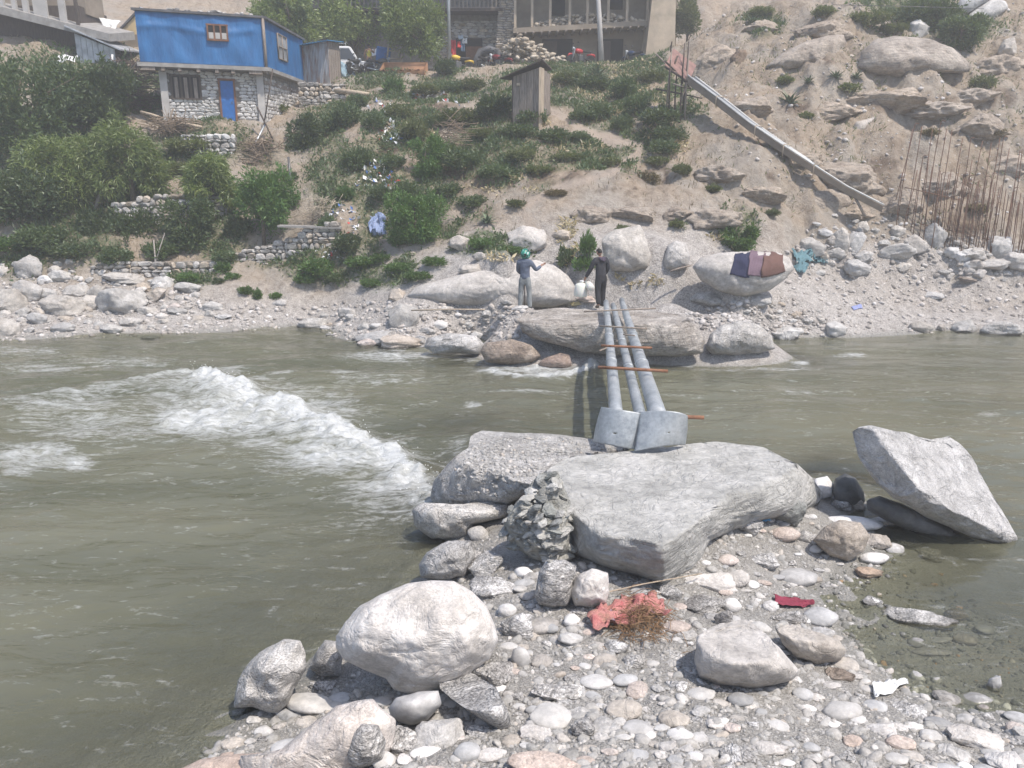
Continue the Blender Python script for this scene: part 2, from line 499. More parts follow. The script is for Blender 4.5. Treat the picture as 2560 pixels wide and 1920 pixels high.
def ell(cx, cy_, rx, ry, soft=0.35):
    d = np.sqrt(((PXG - cx) / rx) ** 2 + ((PYG - cy_) / ry) ** 2)
    return 1 - smooth(1 - soft, 1 + soft, d)
PXG, PYG = project(fx, fy, gz)
GREEN_SPOTS = [(1000,330,210,130),(880,450,110,90),(1220,330,200,110),(1380,250,170,90),(1500,380,120,60),(1620,250,100,110),(1060,430,160,80),(950,560,110,80),
    (800,660,90,50),(930,680,120,40),(1180,560,120,60),(1300,420,130,60),(1600,330,100,60),(560,600,80,60),(480,690,60,25),(650,640,60,30),(250,560,260,80),(60,560,200,120),
    (200,350,340,200),(480,430,200,120),(1040,215,140,50),(1480,200,200,40),(1000,640,80,30),(1560,300,60,60),(1700,300,60,60),(2330,60,160,50),(2260,20,120,40),
    (1900,60,60,30),(2180,60,80,30),(1840,560,60,40),(1240,620,120,20),(1500,640,60,30),(1760,350,30,60)]
green = np.zeros_like(fx)
for a in GREEN_SPOTS: green = np.maximum(green, ell(*a))
BARE = [(880,300,30,70),(1760,420,140,120),(1480,560,160,80),(870,560,30,60),(1360,280,90,14),(1530,350,30,25),(1460,440,120,14),(1310,530,40,70),(1150,470,70,16)]
for a in BARE: green *= 1 - ell(*a)
PATH = [(1362,270),(1390,282),(1420,300),(1460,325),(1510,345),(1560,355),(1600,362),(1590,390),(1550,410),(1530,430),(1480,445),(1400,470),(1330,505),(1300,520),(1315,545),(1340,575)]
pth = np.full_like(fx, 1e9)
for (ax, ay), (bx, by) in zip(PATH[:-1], PATH[1:]):
    dx, dy = bx - ax, by - ay
    t = np.clip(((PXG - ax) * dx + (PYG - ay) * dy) / (dx*dx + dy*dy), 0, 1)
    pth = np.minimum(pth, np.hypot(PXG - ax - t*dx, (PYG - ay - t*dy) * 1.5))
path = 1 - smooth(9, 17, pth + 5 * fbm(pxy * 1.5, 2))
green *= 1 - path
nz = fbm(pxy * 0.7 + 3, 4)
green = np.clip(green + 0.0 * nz, 0, 1) * smooth(-0.55, 0.15, nz + 0.2)
dark = np.zeros_like(fx)  # brown soil and roots, with shade of undercut hollows painted into the colour
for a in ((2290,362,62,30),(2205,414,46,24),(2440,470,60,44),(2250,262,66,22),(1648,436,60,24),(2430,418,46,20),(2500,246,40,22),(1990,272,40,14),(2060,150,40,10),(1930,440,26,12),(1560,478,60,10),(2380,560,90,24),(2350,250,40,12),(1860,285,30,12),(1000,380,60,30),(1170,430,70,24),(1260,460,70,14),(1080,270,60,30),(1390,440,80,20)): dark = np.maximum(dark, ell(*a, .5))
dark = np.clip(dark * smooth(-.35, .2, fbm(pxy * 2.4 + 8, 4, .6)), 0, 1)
slope_soil = smooth(28.0, 31, fy)
gravel = (1 - slope_soil)
gravel = np.maximum(gravel, ell(2300, 690, 420, 90) * 0.8)
wet = 1 - smooth(-0.02, 0.13, gz)
terrain_me = mesh_np('terrain', np.stack([fx, fy, gz], 1),
    np.array([[j*len(GX)+i, j*len(GX)+i+1, (j+1)*len(GX)+i+1, (j+1)*len(GX)+i] for j in range(len(GY)-1) for i in range(len(GX)-1)], dtype=np.int32))
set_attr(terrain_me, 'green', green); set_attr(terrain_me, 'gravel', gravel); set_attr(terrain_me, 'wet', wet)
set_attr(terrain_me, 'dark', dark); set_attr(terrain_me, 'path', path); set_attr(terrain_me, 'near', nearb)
t = NT('terrain_soil')
p = t.pos()
n1 = t.noise(p, 0.5, 6, 0.6); n2 = t.noise(p, 3.5, 6, 0.7); n3 = t.noise(p, 22, 4, 0.7)
soil = t.ramp(n2, [(0.28, (0.15, 0.112, 0.08)), (0.44, (0.285, 0.228, 0.17)), (0.68, (0.375, 0.31, 0.243))])
soil = t.mix(t.ramp(n1, [(0.42, (0, 0, 0)), (0.62, (1, 1, 1))]), soil, t.ramp(n2, [(0.3, (0.26, 0.225, 0.185)), (0.7, (0.38, 0.34, 0.29))]))
grav = t.ramp(n2, [(0.3, (0.27, 0.25, 0.23)), (0.5, (0.40, 0.375, 0.35)), (0.7, (0.50, 0.475, 0.445))])
grav = t.mix(0.7, grav, t.ramp(n3, [(0.35, (0.2, 0.2, 0.2)), (0.65, (0.8, 0.8, 0.8))]), 'OVERLAY')
ngr = t.ramp(n2, [(0.3, (0.26, 0.25, 0.23)), (0.7, (0.40, 0.385, 0.36))])
ngr = t.mix(0.6, ngr, t.ramp(t.noise(p, 55, 3, 0.7), [(0.35, (0.2, 0.2, 0.2)), (0.65, (0.8, 0.8, 0.8))]), 'OVERLAY')
gr = t.ramp(n2, [(0.3, (0.035, 0.055, 0.022)), (0.5, (0.07, 0.10, 0.035)), (0.72, (0.17, 0.15, 0.075))])
c = t.mix(t.attr('gravel'), soil, grav)
c = t.mix(t.attr('near'), c, ngr)
gm = t.math('MULTIPLY', t.attr('green'), t.ramp(n2, [(0.35, (1, 1, 1)), (0.62, (0.35, 0.35, 0.35))]))
c = t.mix(gm, c, gr)
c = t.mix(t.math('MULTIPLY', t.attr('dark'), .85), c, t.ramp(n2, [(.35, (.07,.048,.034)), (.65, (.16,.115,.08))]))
c = t.mix(t.attr('path'), c, (0.36, 0.30, 0.245))
c = t.mix(t.math('MULTIPLY', t.attr('wet'), 0.62), c, (0.22, 0.22, 0.195))
h = t.math('MULTIPLY_ADD', n3, 0.35, n2)
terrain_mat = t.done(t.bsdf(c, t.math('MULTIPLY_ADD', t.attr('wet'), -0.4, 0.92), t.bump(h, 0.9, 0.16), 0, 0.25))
ter = obj('terrain', terrain_me, terrain_mat)
tag(ter, kind='structure')

# ------------------------------------------------------------------ river water
def poly_dist(pts, x, y):
    """distance to a polyline and side (+ left of its direction), and how far along"""
    best = np.full_like(x, 1e9); side = np.zeros_like(x); along = np.zeros_like(x)
    acc = 0.0
    for (ax, ay), (bx, by) in zip(pts[:-1], pts[1:]):
        dx, dy = bx - ax, by - ay
        L = math.hypot(dx, dy)
        tt = ((x - ax) * dx + (y - ay) * dy) / (L * L)
        tc = np.clip(tt, 0, 1)
        d = np.hypot(x - ax - tc * dx, y - ay - tc * dy)
        s = np.sign(dx * (y - ay) - dy * (x - ax))
        m = d < best
        best = np.where(m, d, best); side = np.where(m, s, side); along = np.where(m, acc + tc * L, along)
        acc += L
    return best, side, along / acc
def zline(*pp): return [tuple(at_z(a, b, 0)[:2]) for a, b in pp]
WX = np.concatenate([np.arange(-90, -30, 5.0), np.arange(-30, -20, 0.3), np.arange(-20, 17, 0.06), np.arange(17, 30, 0.3), np.arange(30, 91, 5.0)])
WY = np.concatenate([np.arange(-24, 5, 1.5), np.arange(5, 14, 0.06), np.arange(14, 29.2, 0.07)])
wx, wy = [a.ravel() for a in np.meshgrid(WX, WY)]
wp = np.stack([wx, wy, np.zeros_like(wx)], 1)
PXW, PYW = project(wx, wy, np.zeros_like(wx))
foam = np.zeros_like(wx)
wz = 0.055 * fbm(wp * np.array([0.5, 0.95, 1]), 3) + 0.016 * fbm(wp * np.array([1.6, 3.0, 1]) + 9, 3)
calm = smooth(1700, 2100, PXW)
wz *= (1 - 0.6 * calm)
rough_n = fbm(wp * np.array([2.2, 3.0, 1]) + 31, 4, 0.6)
big_n = fbm(wp * np.array([0.8, 1.3, 1]) + 77, 3)
# the breaking standing wave
jump = zline((495,926),(560,948),(640,985),(760,1042),(880,1092),(985,1135),(1060,1190),(1095,1240))
d, s, a = poly_dist(jump, wx, wy)
sd = d * s                                    # side: + = left of direction = upper right (upstream)
fs = -sd + .16 * fbm(wp * 1.6 + 3, 3)
prof = np.where(fs > 0, .62 * np.exp(-(fs / (1.5 + 1.3 * (1 - a))) ** 2) + .6 * np.exp(-(fs / .5) ** 2), 1.1 * np.exp(-(fs / 0.09) ** 2))
ends = smooth(0.0, 0.06, a) * (1 - 0.25 * smooth(0.8, 1, a))
foam = np.maximum(foam, prof * ends)
wz += np.where(fs > 0, 0.22 * np.exp(-((fs - 0.2) / 0.8) ** 2), 0.215 * np.exp(-((fs) / 0.32) ** 2) - 0.10 * np.exp(-((fs + 0.9) / 0.6) ** 2)) * ends * (0.75 + 0.5 * big_n)
# the left-hand shoulder of the wave
lw = zline((495,926),(400,940),(300,962),(150,986),(-60,1012))
d, s, a = poly_dist(lw, wx, wy)
fs = d * s + .25 * fbm(wp * 1.3 + 13, 3)
prof = np.where(fs > 0, np.exp(-(fs / 1.0) ** 2), np.exp(-(fs / 0.12) ** 2)) * (0.72 - 0.42 * a)
foam = np.maximum(foam, prof)
wz += 0.10 * np.exp(-(d / 0.5) ** 2) * (1 - 0.4 * a) * (0.7 + 0.6 * big_n)
def blob(cx, cyy, rx, ry, amp):
    q = np.sqrt(((PXW - cx) / rx) ** 2 + ((PYW - cyy) / ry) ** 2)
    return amp * (1 - smooth(0.2, 1.25, q))
for bb in ((620,1030,330,90,.8),(500,1050,170,55,.95),(860,1140,230,70,.78),(980,1220,150,50,.65),(250,1060,260,70,.42),(90,1135,150,45,.62),(190,1150,60,30,.7),
           (1130,1140,60,60,.30),(150,1010,200,30,.5),(50,1175,60,20,.5),(60,880,120,14,.42),(100,920,160,16,.4),(300,905,200,20,.36),(1000,890,180,18,.62),(960,945,160,26,.30),
           (1330,920,140,28,.8),(1470,905,50,34,.9),(1380,940,90,14,.72),(1250,930,80,14,.6),(2000,908,30,8,.7),(2130,888,60,7,.6),(1780,905,80,9,.6),(1900,925,220,8,.36),(1720,915,30,8,.5),(2080,980,300,10,.2),(1180,1010,30,10,.6),
           (860,930,60,8,.5),(640,940,50,8,.55),(700,930,60,6,.5),(1310,980,140,6,.42),(1200,900,90,10,.45),(2470,1035,40,6,.36)):
    foam = np.maximum(foam, blob(*bb))
cres = zline((1225,930),(1300,948),(1400,950),(1460,930),(1490,900))
d, s, a = poly_dist(cres, wx, wy)
foam = np.maximum(foam, 0.95 * np.exp(-(d / 0.22) ** 2))
wz += 0.14 * np.exp(-(d / 0.35) ** 2) * (0.8 + 0.4 * big_n)
wz += np.clip(foam, 0, 1) * (0.09 * rough_n + 0.05 * fbm(wp * 7, 2)) * smooth(0.2, 0.9, foam)
# foam collars where boulders stand in the current are left to the noise
gdep = np.clip(wz - ground(wx, wy), 0, 3)
nW = len(WX)
jj, ii = np.meshgrid(np.arange(len(WY)-1), np.arange(nW-1), indexing='ij')
b0 = (jj * nW + ii).ravel()
water_me = mesh_np('river_water', np.stack([wx, wy, wz], 1), np.stack([b0, b0+1, b0+nW+1, b0+nW], 1))
set_attr(water_me, 'foam', foam); set_attr(water_me, 'depth', gdep); set_attr(water_me, 'calm', calm)
t = NT('river_water')
pw = t.pos(0.42, 1.15, 1.0)
na = t.noise(pw, 2.6, 7, 0.72, 1.6)
nb = t.noise(t.pos(0.8, 1.6, 1), 7.0, 5, 0.7, 0.6)
fn = t.math('MULTIPLY_ADD', nb, 0.5, t.math('MULTIPLY', na, 0.8))
ff = t.math('ADD', t.attr('foam'), t.math('MULTIPLY_ADD', fn, 2.6, -1.78))
ff = t.ramp(ff, [(0.10, (0, 0, 0)), (0.5, (.45,.45,.45)), (1.0, (1, 1, 1))])
nc = t.noise(t.pos(0.3, 1.0, 1), 0.35, 4, 0.6, 0.5)
wcol = t.ramp(nc, [(0.33, (0.104, 0.108, 0.073)), (0.67, (0.16, 0.159, 0.11))])
hh = t.math('MULTIPLY_ADD', t.noise(t.pos(0.5, 1.3, 1), 1.1, 4, 0.52, 0.5), 1.0, t.math('MULTIPLY', t.noise(t.pos(0.7, 1.5, 1), 9, 4, 0.65), 0.06))
amp = t.math('MULTIPLY_ADD', t.attr('calm'), -0.42, 0.8)
bw = t.n('ShaderNodeBump'); t.l(hh, bw.inputs['Height']); t.l(amp, bw.inputs['Strength']); bw.inputs['Distance'].default_value = 0.16
murk = t.bsdf(wcol, 0.09, bw.outputs[0], 0, 0.5)
murk.inputs['IOR'].default_value = 1.333
clear = t.n('ShaderNodeBsdfTransparent'); clear.inputs[0].default_value = (0.86, 0.88, 0.80, 1)
glos = t.n('ShaderNodeBsdfGlossy'); glos.inputs['Roughness'].default_value = 0.07; t.l(bw.outputs[0], glos.inputs['Normal'])
fr = t.n('ShaderNodeFresnel'); fr.inputs['IOR'].default_value = 1.333; t.l(bw.outputs[0], fr.inputs['Normal'])
cl2 = t.n('ShaderNodeMixShader'); t.l(fr.outputs[0], cl2.inputs[0]); t.l(clear.outputs[0], cl2.inputs[1]); t.l(glos.outputs[0], cl2.inputs[2])
op = t.math('SUBTRACT', 1.0, t.math('POWER', 2.718, t.math('MULTIPLY', t.attr('depth'), -2.6)))
m1 = t.n('ShaderNodeMixShader'); t.l(op, m1.inputs[0]); t.l(cl2.outputs[0], m1.inputs[1]); t.l(murk.outputs[0], m1.inputs[2])
fb = t.bump(t.math('MULTIPLY_ADD', na, 0.6, nb), 0.9, 0.10)
fo = t.bsdf((0.64, 0.66, 0.655), 0.55, fb, 0, 0.4)
m2 = t.n('ShaderNodeMixShader'); t.l(t.math('MULTIPLY', ff, 0.92), m2.inputs[0]); t.l(m1.outputs[0], m2.inputs[1]); t.l(fo.outputs[0], m2.inputs[2])
water = obj('river_water', water_me, t.done(m2))
tag(water, kind='structure')
# ------------------------------------------------------------------ rocks
import bmesh
_ico = {}
def ico(level):
    if level not in _ico:
        bm = bmesh.new(); bmesh.ops.create_icosphere(bm, subdivisions=level, radius=1.0)
        V = np.array([v.co[:] for v in bm.verts]); F = np.array([[v.index for v in f.verts] for f in bm.faces], dtype=np.int32)
        V /= np.linalg.norm(V, axis=1)[:, None]
        bm.free(); _ico[level] = (V, F)
    return _ico[level]
def rock_verts(level, seed, cuts=9, rough=0.05, lump=0.16, keep=0.06):
    g = np.random.default_rng(seed)
    V = ico(level)[0].copy()
    off = g.uniform(-50, 50, 3)
    V *= (1 + lump * fbm(V * 1.1 + off, 3))[:, None]
    for _ in range(cuts):
        n = g.normal(size=3); n /= np.linalg.norm(n)
        d = g.uniform(0.52, 0.86)
        over = np.maximum(V @ n - d, 0)
        V -= n[None, :] * (over * (1 - keep))[:, None]
    if rough:
        V *= (1 + rough * fbm(V * 3.2 + off, 4, 0.6) - rough * .9 * np.clip(.16 - np.abs(fbm(V * 1.9 + off + 7, 3)), 0, 1) * 6)[:, None]
    lo, hi = V.min(0), V.max(0)
    return (V - (lo + hi) / 2) / (hi - lo)
def rock_mesh(name, level, seed, **kw):
    return mesh_np(name, rock_verts(level, seed, **kw), ico(level)[1])
K = {
 'wedge':  rock_mat('rock_wedge_pale', (.36,.35,.335), (.47,.46,.445), (.56,.55,.535), 0.4, 40, bump=0.8),
 'palef':  rock_mat('rock_pale_far', (.31,.285,.255), (.40,.375,.34), (.48,.455,.42), 0.2, 16, bump=0.6),
 'pinkp':  rock_mat('rock_pink_pale', (.38,.335,.30), (.47,.425,.385), (.55,.51,.475), 0.3, 30, bump=.6),
 'pinkt':  rock_mat('rock_pink_tan', (.36,.26,.20), (.46,.355,.285), (.53,.44,.375), 0.3, 30, bump=.6),
 'soil':   rock_mat('rock_soil_coated', (.24,.19,.145), (.33,.272,.212), (.40,.34,.275), 0.2, 14, layer=.25, bump=.9, big=1.2, sat=(.75, .2), tint=.08),
 'grey':   rock_mat('rock_grey', (.27,.26,.245), (.38,.368,.348), (.47,.458,.435), 0.25, 26),
 'pale':   rock_mat('rock_pale', (.40,.375,.345), (.50,.475,.445), (.60,.58,.555), 0.22, 34, bump=0.45),
 'white':  rock_mat('rock_white', (.52,.505,.485), (.64,.63,.61), (.72,.71,.70), 0.10, 20, bump=0.3),
 'schist': rock_mat('rock_schist', (.22,.21,.20), (.36,.35,.335), (.50,.49,.475), 0.75, 34, layer=0.5, bump=0.9, big=2.6),
 'rough':  rock_mat('rock_rough', (.28,.265,.245), (.41,.395,.37), (.53,.515,.49), 0.6, 42, bump=0.9, big=2.2),
 'tan':    rock_mat('rock_tan', (.29,.245,.195), (.39,.34,.285), (.48,.43,.37), 0.3, 24),
 'pink':   rock_mat('rock_pink', (.36,.285,.24), (.46,.385,.335), (.54,.475,.43), 0.3, 30),
 'orange': rock_mat('rock_orange', (.30,.16,.07), (.42,.26,.13), (.50,.36,.22), 0.3, 24),
 'brown':  rock_mat('rock_brown', (.14,.10,.07), (.24,.18,.13), (.34,.27,.20), 0.35, 16, layer=0.3, bump=0.8),
 'blue':   rock_mat('rock_blue_grey', (.26,.262,.262), (.35,.352,.35), (.43,.432,.43), 0.08, 20, bump=0.2),
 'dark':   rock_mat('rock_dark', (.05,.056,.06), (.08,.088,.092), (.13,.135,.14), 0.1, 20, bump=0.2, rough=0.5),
 'clay':   rock_mat('rock_clay', (.28,.278,.25), (.38,.375,.34), (.47,.46,.425), 0.10, 14, layer=0.12, bump=0.7, big=1.1),
 'clayd':  rock_mat('rock_wet_clay', (.15,.16,.15), (.22,.23,.215), (.30,.31,.295), 0.15, 18, layer=0.3, bump=0.8),
 'claym':  rock_mat('rock_clay_mound', (.20,.205,.185), (.285,.285,.262), (.36,.358,.33), 0.2, 18, layer=0.25, bump=1.0),
 'smooth': rock_mat('rock_smooth_grey', (.36,.35,.335), (.45,.44,.42), (.53,.52,.50), 0.08, 20, bump=0.15, rough=0.7),
 'sand':   rock_mat('rock_dusty', (.32,.285,.245), (.40,.362,.315), (.48,.44,.39), 0.15, 20, bump=0.5),
}
def pip(poly, x, y):
    ins = False
    for (x1, y1), (x2, y2) in zip(poly, poly[1:] + poly[:1]):
        if (y1 > y) != (y2 > y) and x < (x2 - x1) * (y - y1) / (y2 - y1) + x1: ins = not ins
    return ins
HERO = []          # outlines that loose stones keep clear of
def outline_rock(name, label, poly, mat, depth, cat='boulder', level=5, tops=(), amp=0.05, freq=2.5, base=None, dshift=0.0, edge=0.03, group=None, sq=1.0, keep_clear=True, layers=0.0, base_z=None, bases=None):
    """a boulder whose outline, from the photographer's place, is poly; it has its own distance, depth and thickness"""
    if keep_clear: HERO.append(poly)
    P = np.array(poly, float)
    # centroid
    x, y = P[:, 0], P[:, 1]; x2, y2 = np.roll(x, -1), np.roll(y, -1)
    cr = x * y2 - x2 * y; A = cr.sum() / 2
    cx, cyy = ((x + x2) * cr).sum() / (6 * A), ((y + y2) * cr).sum() / (6 * A)
    V, F = ico(level)
    phi = np.arctan2(V[:, 1], V[:, 0])
    ca, sa = np.cos(phi), -np.sin(phi)        # photo y runs down
    rr = np.full(len(V), 1e-3)
    for i in range(len(P)):
        ax, ay = P[i] - (cx, cyy); bx, by = P[(i + 1) % len(P)] - (cx, cyy)
        ex, ey = bx - ax, by - ay
        den = ca * ey - sa * ex
        den = np.where(np.abs(den) < 1e-9, 1e-9, den)
        tt = (ax * ey - ay * ex) / den
        ss = (ax * sa - ay * ca) / den
        ok = (tt > 0) & (ss >= -1e-6) & (ss <= 1 + 1e-6)
        rr = np.where(ok, np.maximum(rr, tt), rr)
    st = np.hypot(V[:, 0], V[:, 1]); ct = V[:, 2]
    seed = (hash(label) % 1000) * 0.37 if False else (sum(map(ord, label)) % 997) * 0.37
    rr = rr * (1 + edge * fbm(np.stack([ca * 2.5, sa * 2.5, ct * 1.2], 1) + seed, 4))
    stq = st ** sq
    px, py = cx + rr * stq * ca, cyy + rr * stq * sa
    if base is None:
        k = int(np.argmax(P[:, 1])); base = (P[k, 0], P[k, 1])
    h = hit(*base) if base_z is None else at_z(*base, base_z)
    D0 = h.y * CP - (h.z - CAM_H) * SP + dshift
    if bases:
        hb = [hit(*b_) for b_ in bases]
        D0 = np.interp(px, [b_[0] for b_ in bases], [q.y * CP - (q.z - CAM_H) * SP for q in hb]) + dshift
    u, v = (px - 1280) / FPX, (960 - py) / FPX
    ry = np.stack([u, CP + v * SP, -SP + v * CP], 1)
    D = D0 - depth * ct
    cam_p = np.array([0, 0, CAM_H])
    W = cam_p + ry * D[:, None]
    D = D + amp * fbm(W * freq + seed, 5, 0.55) * (0.35 + 0.65 * np.abs(ct))
    D = D + depth * .055 * np.clip(.10 - np.abs(fbm(W * freq * .9 + seed + 3, 4)), 0, 1) * 6 * (st < .97) + .012 * fbm(W * 9 + seed, 3)
    for (p0, nrm) in tops:
        p0, nrm = np.array(p0), np.array(nrm, float); nrm /= np.linalg.norm(nrm)
        W = cam_p + ry * D[:, None]
        over = (W - p0) @ nrm
        Dn = ((p0 - cam_p) @ nrm) / (ry @ nrm)
        bumpy = 0.25 * amp * fbm(W * freq * 1.3 + seed, 4) + .02 * fbm(W * 7 + seed, 3)
        D = np.where(over > 0, np.maximum(D, Dn + bumpy), D)
    W = cam_p + ry * D[:, None]
    if layers:
        zz = W[:, 2] * 9 + 1.5 * fbm(W * 1.2 + seed, 3)
        saw = zz - np.floor(zz)
        W = W + ry * (layers * (saw - 0.5) * (np.abs(ct) < 0.95))[:, None]
    org = Vector((W[:, 0].mean(), W[:, 1].mean(), W[:, 2].min()))
    me = mesh_np(name, W - np.array(org), F)
    o = obj(name, me, mat, loc=org)
    tag(o, label, cat, group)
    return o
UP = (0, 0, 1)
def zplane(z, tx=0.0, ty=0.0, px=1280, py=1200):
    p = at_z(px, py, z)
    return ((p.x, p.y, z), (tx, ty, 1.0))

_h = at_z(2500, 1366, -.04)
_D0 = _h.y * CP - (_h.z - CAM_H) * SP + .2
def wp_(px, py, dd): return tuple(Vector((0, 0, CAM_H)) + ray(px, py) * (_D0 + dd))
# ---- the near bank's big boulders
outline_rock('boulder', 'wide flat-topped boulder coated in smooth grey clay at the near end of the bridge',
    [(1362,1180),(1426,1140),(1590,1126),(1720,1109),(1792,1107),(1905,1121),(1991,1161),(2031,1200),(2052,1238),(2040,1262),(1990,1284),(1900,1300),(1830,1322),(1778,1352),(1752,1390),(1730,1418),(1658,1465),(1600,1440),(1500,1410),(1430,1385),(1419,1327),(1385,1255)],
    K['clay'], 0.75, level=6, tops=[zplane(1.12, -0.02, 0.05, 1650, 1230)], amp=0.11, freq=1.8, bases=[(1400,1370),(1500,1420),(1658,1470),(1752,1395),(1830,1330),(1990,1290),(2050,1262)], edge=0.03, layers=0.04)
outline_rock('boulder', 'gravel-strewn boulder left of the bridge end with a hollow on its edge',
    [(1176,1090),(1205,1076),(1250,1081),(1376,1085),(1480,1096),(1575,1124),(1500,1150),(1360,1180),(1350,1215),(1268,1260),(1180,1275),(1085,1262),(1076,1248),(1090,1200),(1132,1142),(1170,1120)],
    K['rough'], 0.55, level=6, tops=[zplane(0.98, 0.06, 0.12, 1330, 1160)], amp=0.16, freq=2.4, bases=[(1080,1290),(1270,1290),(1400,1330),(1580,1330)], edge=0.03)
outline_rock('boulder', 'low boulder with a pale rounded lip overhanging the left-hand water',
    [(1029,1275),(1054,1257),(1140,1260),(1268,1252),(1272,1292),(1184,1312),(1170,1345),(1080,1348),(1036,1312)],
    K['rough'], 0.5, amp=0.06, freq=2.2, base=(1110,1345), tops=[zplane(0.62, 0.05, 0.1, 1150, 1270)])
outline_rock('boulder', 'largest cream-white rounded boulder on the near bank beside the water',
    [(839,1590),(860,1556),(902,1514),(955,1484),(1018,1460),(1080,1450),(1134,1453),(1180,1480),(1215,1516),(1238,1560),(1247,1600),(1226,1646),(1170,1690),(1111,1724),(1030,1736),(985,1722),(965,1696),(926,1682),(860,1650),(838,1620)],
    K['pale'], 0.62, level=6, amp=0.10, freq=1.3, base=(1030,1730), edge=0.012)
outline_rock('boulder', 'angular pitted boulder standing at the edge of the left water',
    [(584,1770),(588,1740),(594,1701),(620,1660),(648,1631),(680,1612),(710,1597),(752,1600),(762,1630),(766,1670),(735,1725),(722,1760),(694,1788),(660,1780),(630,1768)],
    K['rough'], 0.36, amp=0.10, freq=2.6, base=(670,1780))
outline_rock('boulder', 'small pitted boulder wedged between the angular and the cream-white boulders',
    [(772,1672),(790,1630),(812,1600),(845,1602),(858,1640),(850,1690),(808,1694)], K['rough'], 0.26, level=4, amp=0.05, freq=3.2)
outline_rock('boulder', 'leaning wedge-shaped pale grey boulder standing in the water on the right',
    [(2133,1080),(2150,1068),(2178,1064),(2225,1076),(2268,1083),(2300,1094),(2326,1099),(2372,1088),(2400,1110),(2432,1146),(2458,1195),(2478,1230),(2511,1284),(2551,1352),(2536,1378),(2480,1360),(2430,1344),(2370,1316),(2314,1292),(2270,1262),(2233,1246),(2190,1205),(2160,1165),(2146,1140)],
    K['wedge'], 0.62, level=6, amp=0.10, freq=2.6, base=(2500,1366), base_z=-.04, edge=0.02, dshift=.2, tops=[(wp_(2330,1190,-.30), (.42, -.55, .72)), (wp_(2190,1140,-.22), (-.80, -.58, -.12))])
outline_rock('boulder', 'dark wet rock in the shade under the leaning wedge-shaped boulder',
    [(2165,1250),(2200,1240),(2260,1262),(2330,1296),(2410,1336),(2440,1352),(2380,1362),(2290,1334),(2210,1300),(2170,1276)], K['dark'], .3, level=4, amp=.06, freq=2.4, base=(2300,1330), base_z=-.02, keep_clear=False)  # wet stone; its near-black colour also paints in the shadow beneath the boulder
outline_rock('boulder', 'smooth dun boulder with a shaded underside in front of the puddle',
    [(1736,1655),(1745,1592),(1800,1556),(1870,1550),(1920,1588),(1965,1638),(2003,1680),(1985,1702),(1880,1722),(1790,1714),(1745,1694)],
    K['sand'], 0.48, level=5, amp=0.05, freq=1.8, tops=[zplane(0.92, 0.05, 0.12, 1850, 1620)], base=(1850,1712))
outline_rock('boulder', 'low dun boulder behind the smooth one, reaching into the puddle',
    [(1935,1570),(1975,1560),(2040,1578),(2100,1600),(2118,1625),(2100,1650),(2040,1662),(1990,1645),(1955,1610)],
    K['sand'], 0.3, amp=0.05, freq=2.0, tops=[zplane(0.58, 0.05, 0.1, 2030, 1610)], base=(2040,1656))
outline_rock('boulder', 'long pinkish-grey boulder sloping into the water at the bottom edge',
    [(600,1890),(700,1877),(769,1819),(841,1765),(935,1745),(990,1800),(985,1870),(900,1960),(740,1990),(600,1960)],
    K['pinkp'], 0.34, amp=0.07, freq=1.8, base=(760,1935))
outline_rock('boulder', 'pinkish-tan boulder cut by the bottom edge at the left water',
    [(440,1925),(500,1898),(603,1884),(720,1880),(790,1895),(840,1930),(700,1990),(480,1990)], K['pinkt'], 0.28, amp=0.05, freq=2.0, base=(600,1940))
outline_rock('boulder', 'dark glittering schist block leaning on the pinkish-grey boulder',
    [(862,1880),(880,1830),(905,1808),(945,1812),(965,1850),(958,1900),(900,1925),(870,1910)], K['schist'], 0.2, level=4, amp=0.04, freq=4)
outline_rock('boulder', 'grey angular slab with a sharp lower edge below the cream-white boulder',
    [(1096,1690),(1112,1676),(1180,1682),(1240,1718),(1275,1790),(1280,1818),(1255,1832),(1190,1790),(1130,1748),(1100,1722)],
    K['schist'], 0.3, amp=0.05, freq=2.6, tops=[zplane(0.72, -0.2, 0.25, 1180, 1720)], base=(1230,1815))
outline_rock('boulder', 'smooth light-grey oval boulder under the edge of the cream-white one',
    [(970,1770),(990,1745),(1050,1728),(1098,1726),(1104,1762),(1070,1800),(1030,1815),(985,1800)], K['smooth'], 0.3, level=4, amp=0.02, freq=2)
outline_rock('boulder', 'brown gravel-crusted boulder half in the left water under the overhang',
    [(1046,1412),(1066,1380),(1120,1352),(1180,1350),(1188,1392),(1160,1440),(1100,1452),(1052,1445)], K['rough'], 0.4, amp=0.07, freq=3.0)
outline_rock('boulder', 'upright schist boulder between the stacked ovals and the white-grey boulder',
    [(1336,1490),(1346,1430),(1366,1400),(1410,1398),(1440,1415),(1432,1480),(1418,1515),(1380,1520),(1345,1512)], K['schist'], 0.28, level=5, amp=0.05, freq=3)
outline_rock('boulder', 'white-grey boulder in front of the clay-coated one, above the red net',
    [(1424,1480),(1440,1440),(1478,1420),(1520,1432),(1524,1480),(1516,1508),(1480,1520),(1436,1514)], K['pale'], 0.3, level=5, amp=0.05, freq=3)
outline_rock('boulder', 'rough tan boulder on the edge of the shallow water',
    [(2034,1350),(2060,1318),(2100,1300),(2150,1306),(2174,1340),(2160,1380),(2120,1404),(2072,1390)], K['tan'], 0.3, amp=0.05, freq=3)
outline_rock('stone', 'large smooth black stone standing behind the white rock',
    [(2080,1228),(2088,1196),(2112,1183),(2140,1196),(2160,1230),(2163,1256),(2128,1268),(2090,1256)], K['dark'], 0.22, cat='stone', level=4, amp=0.0)
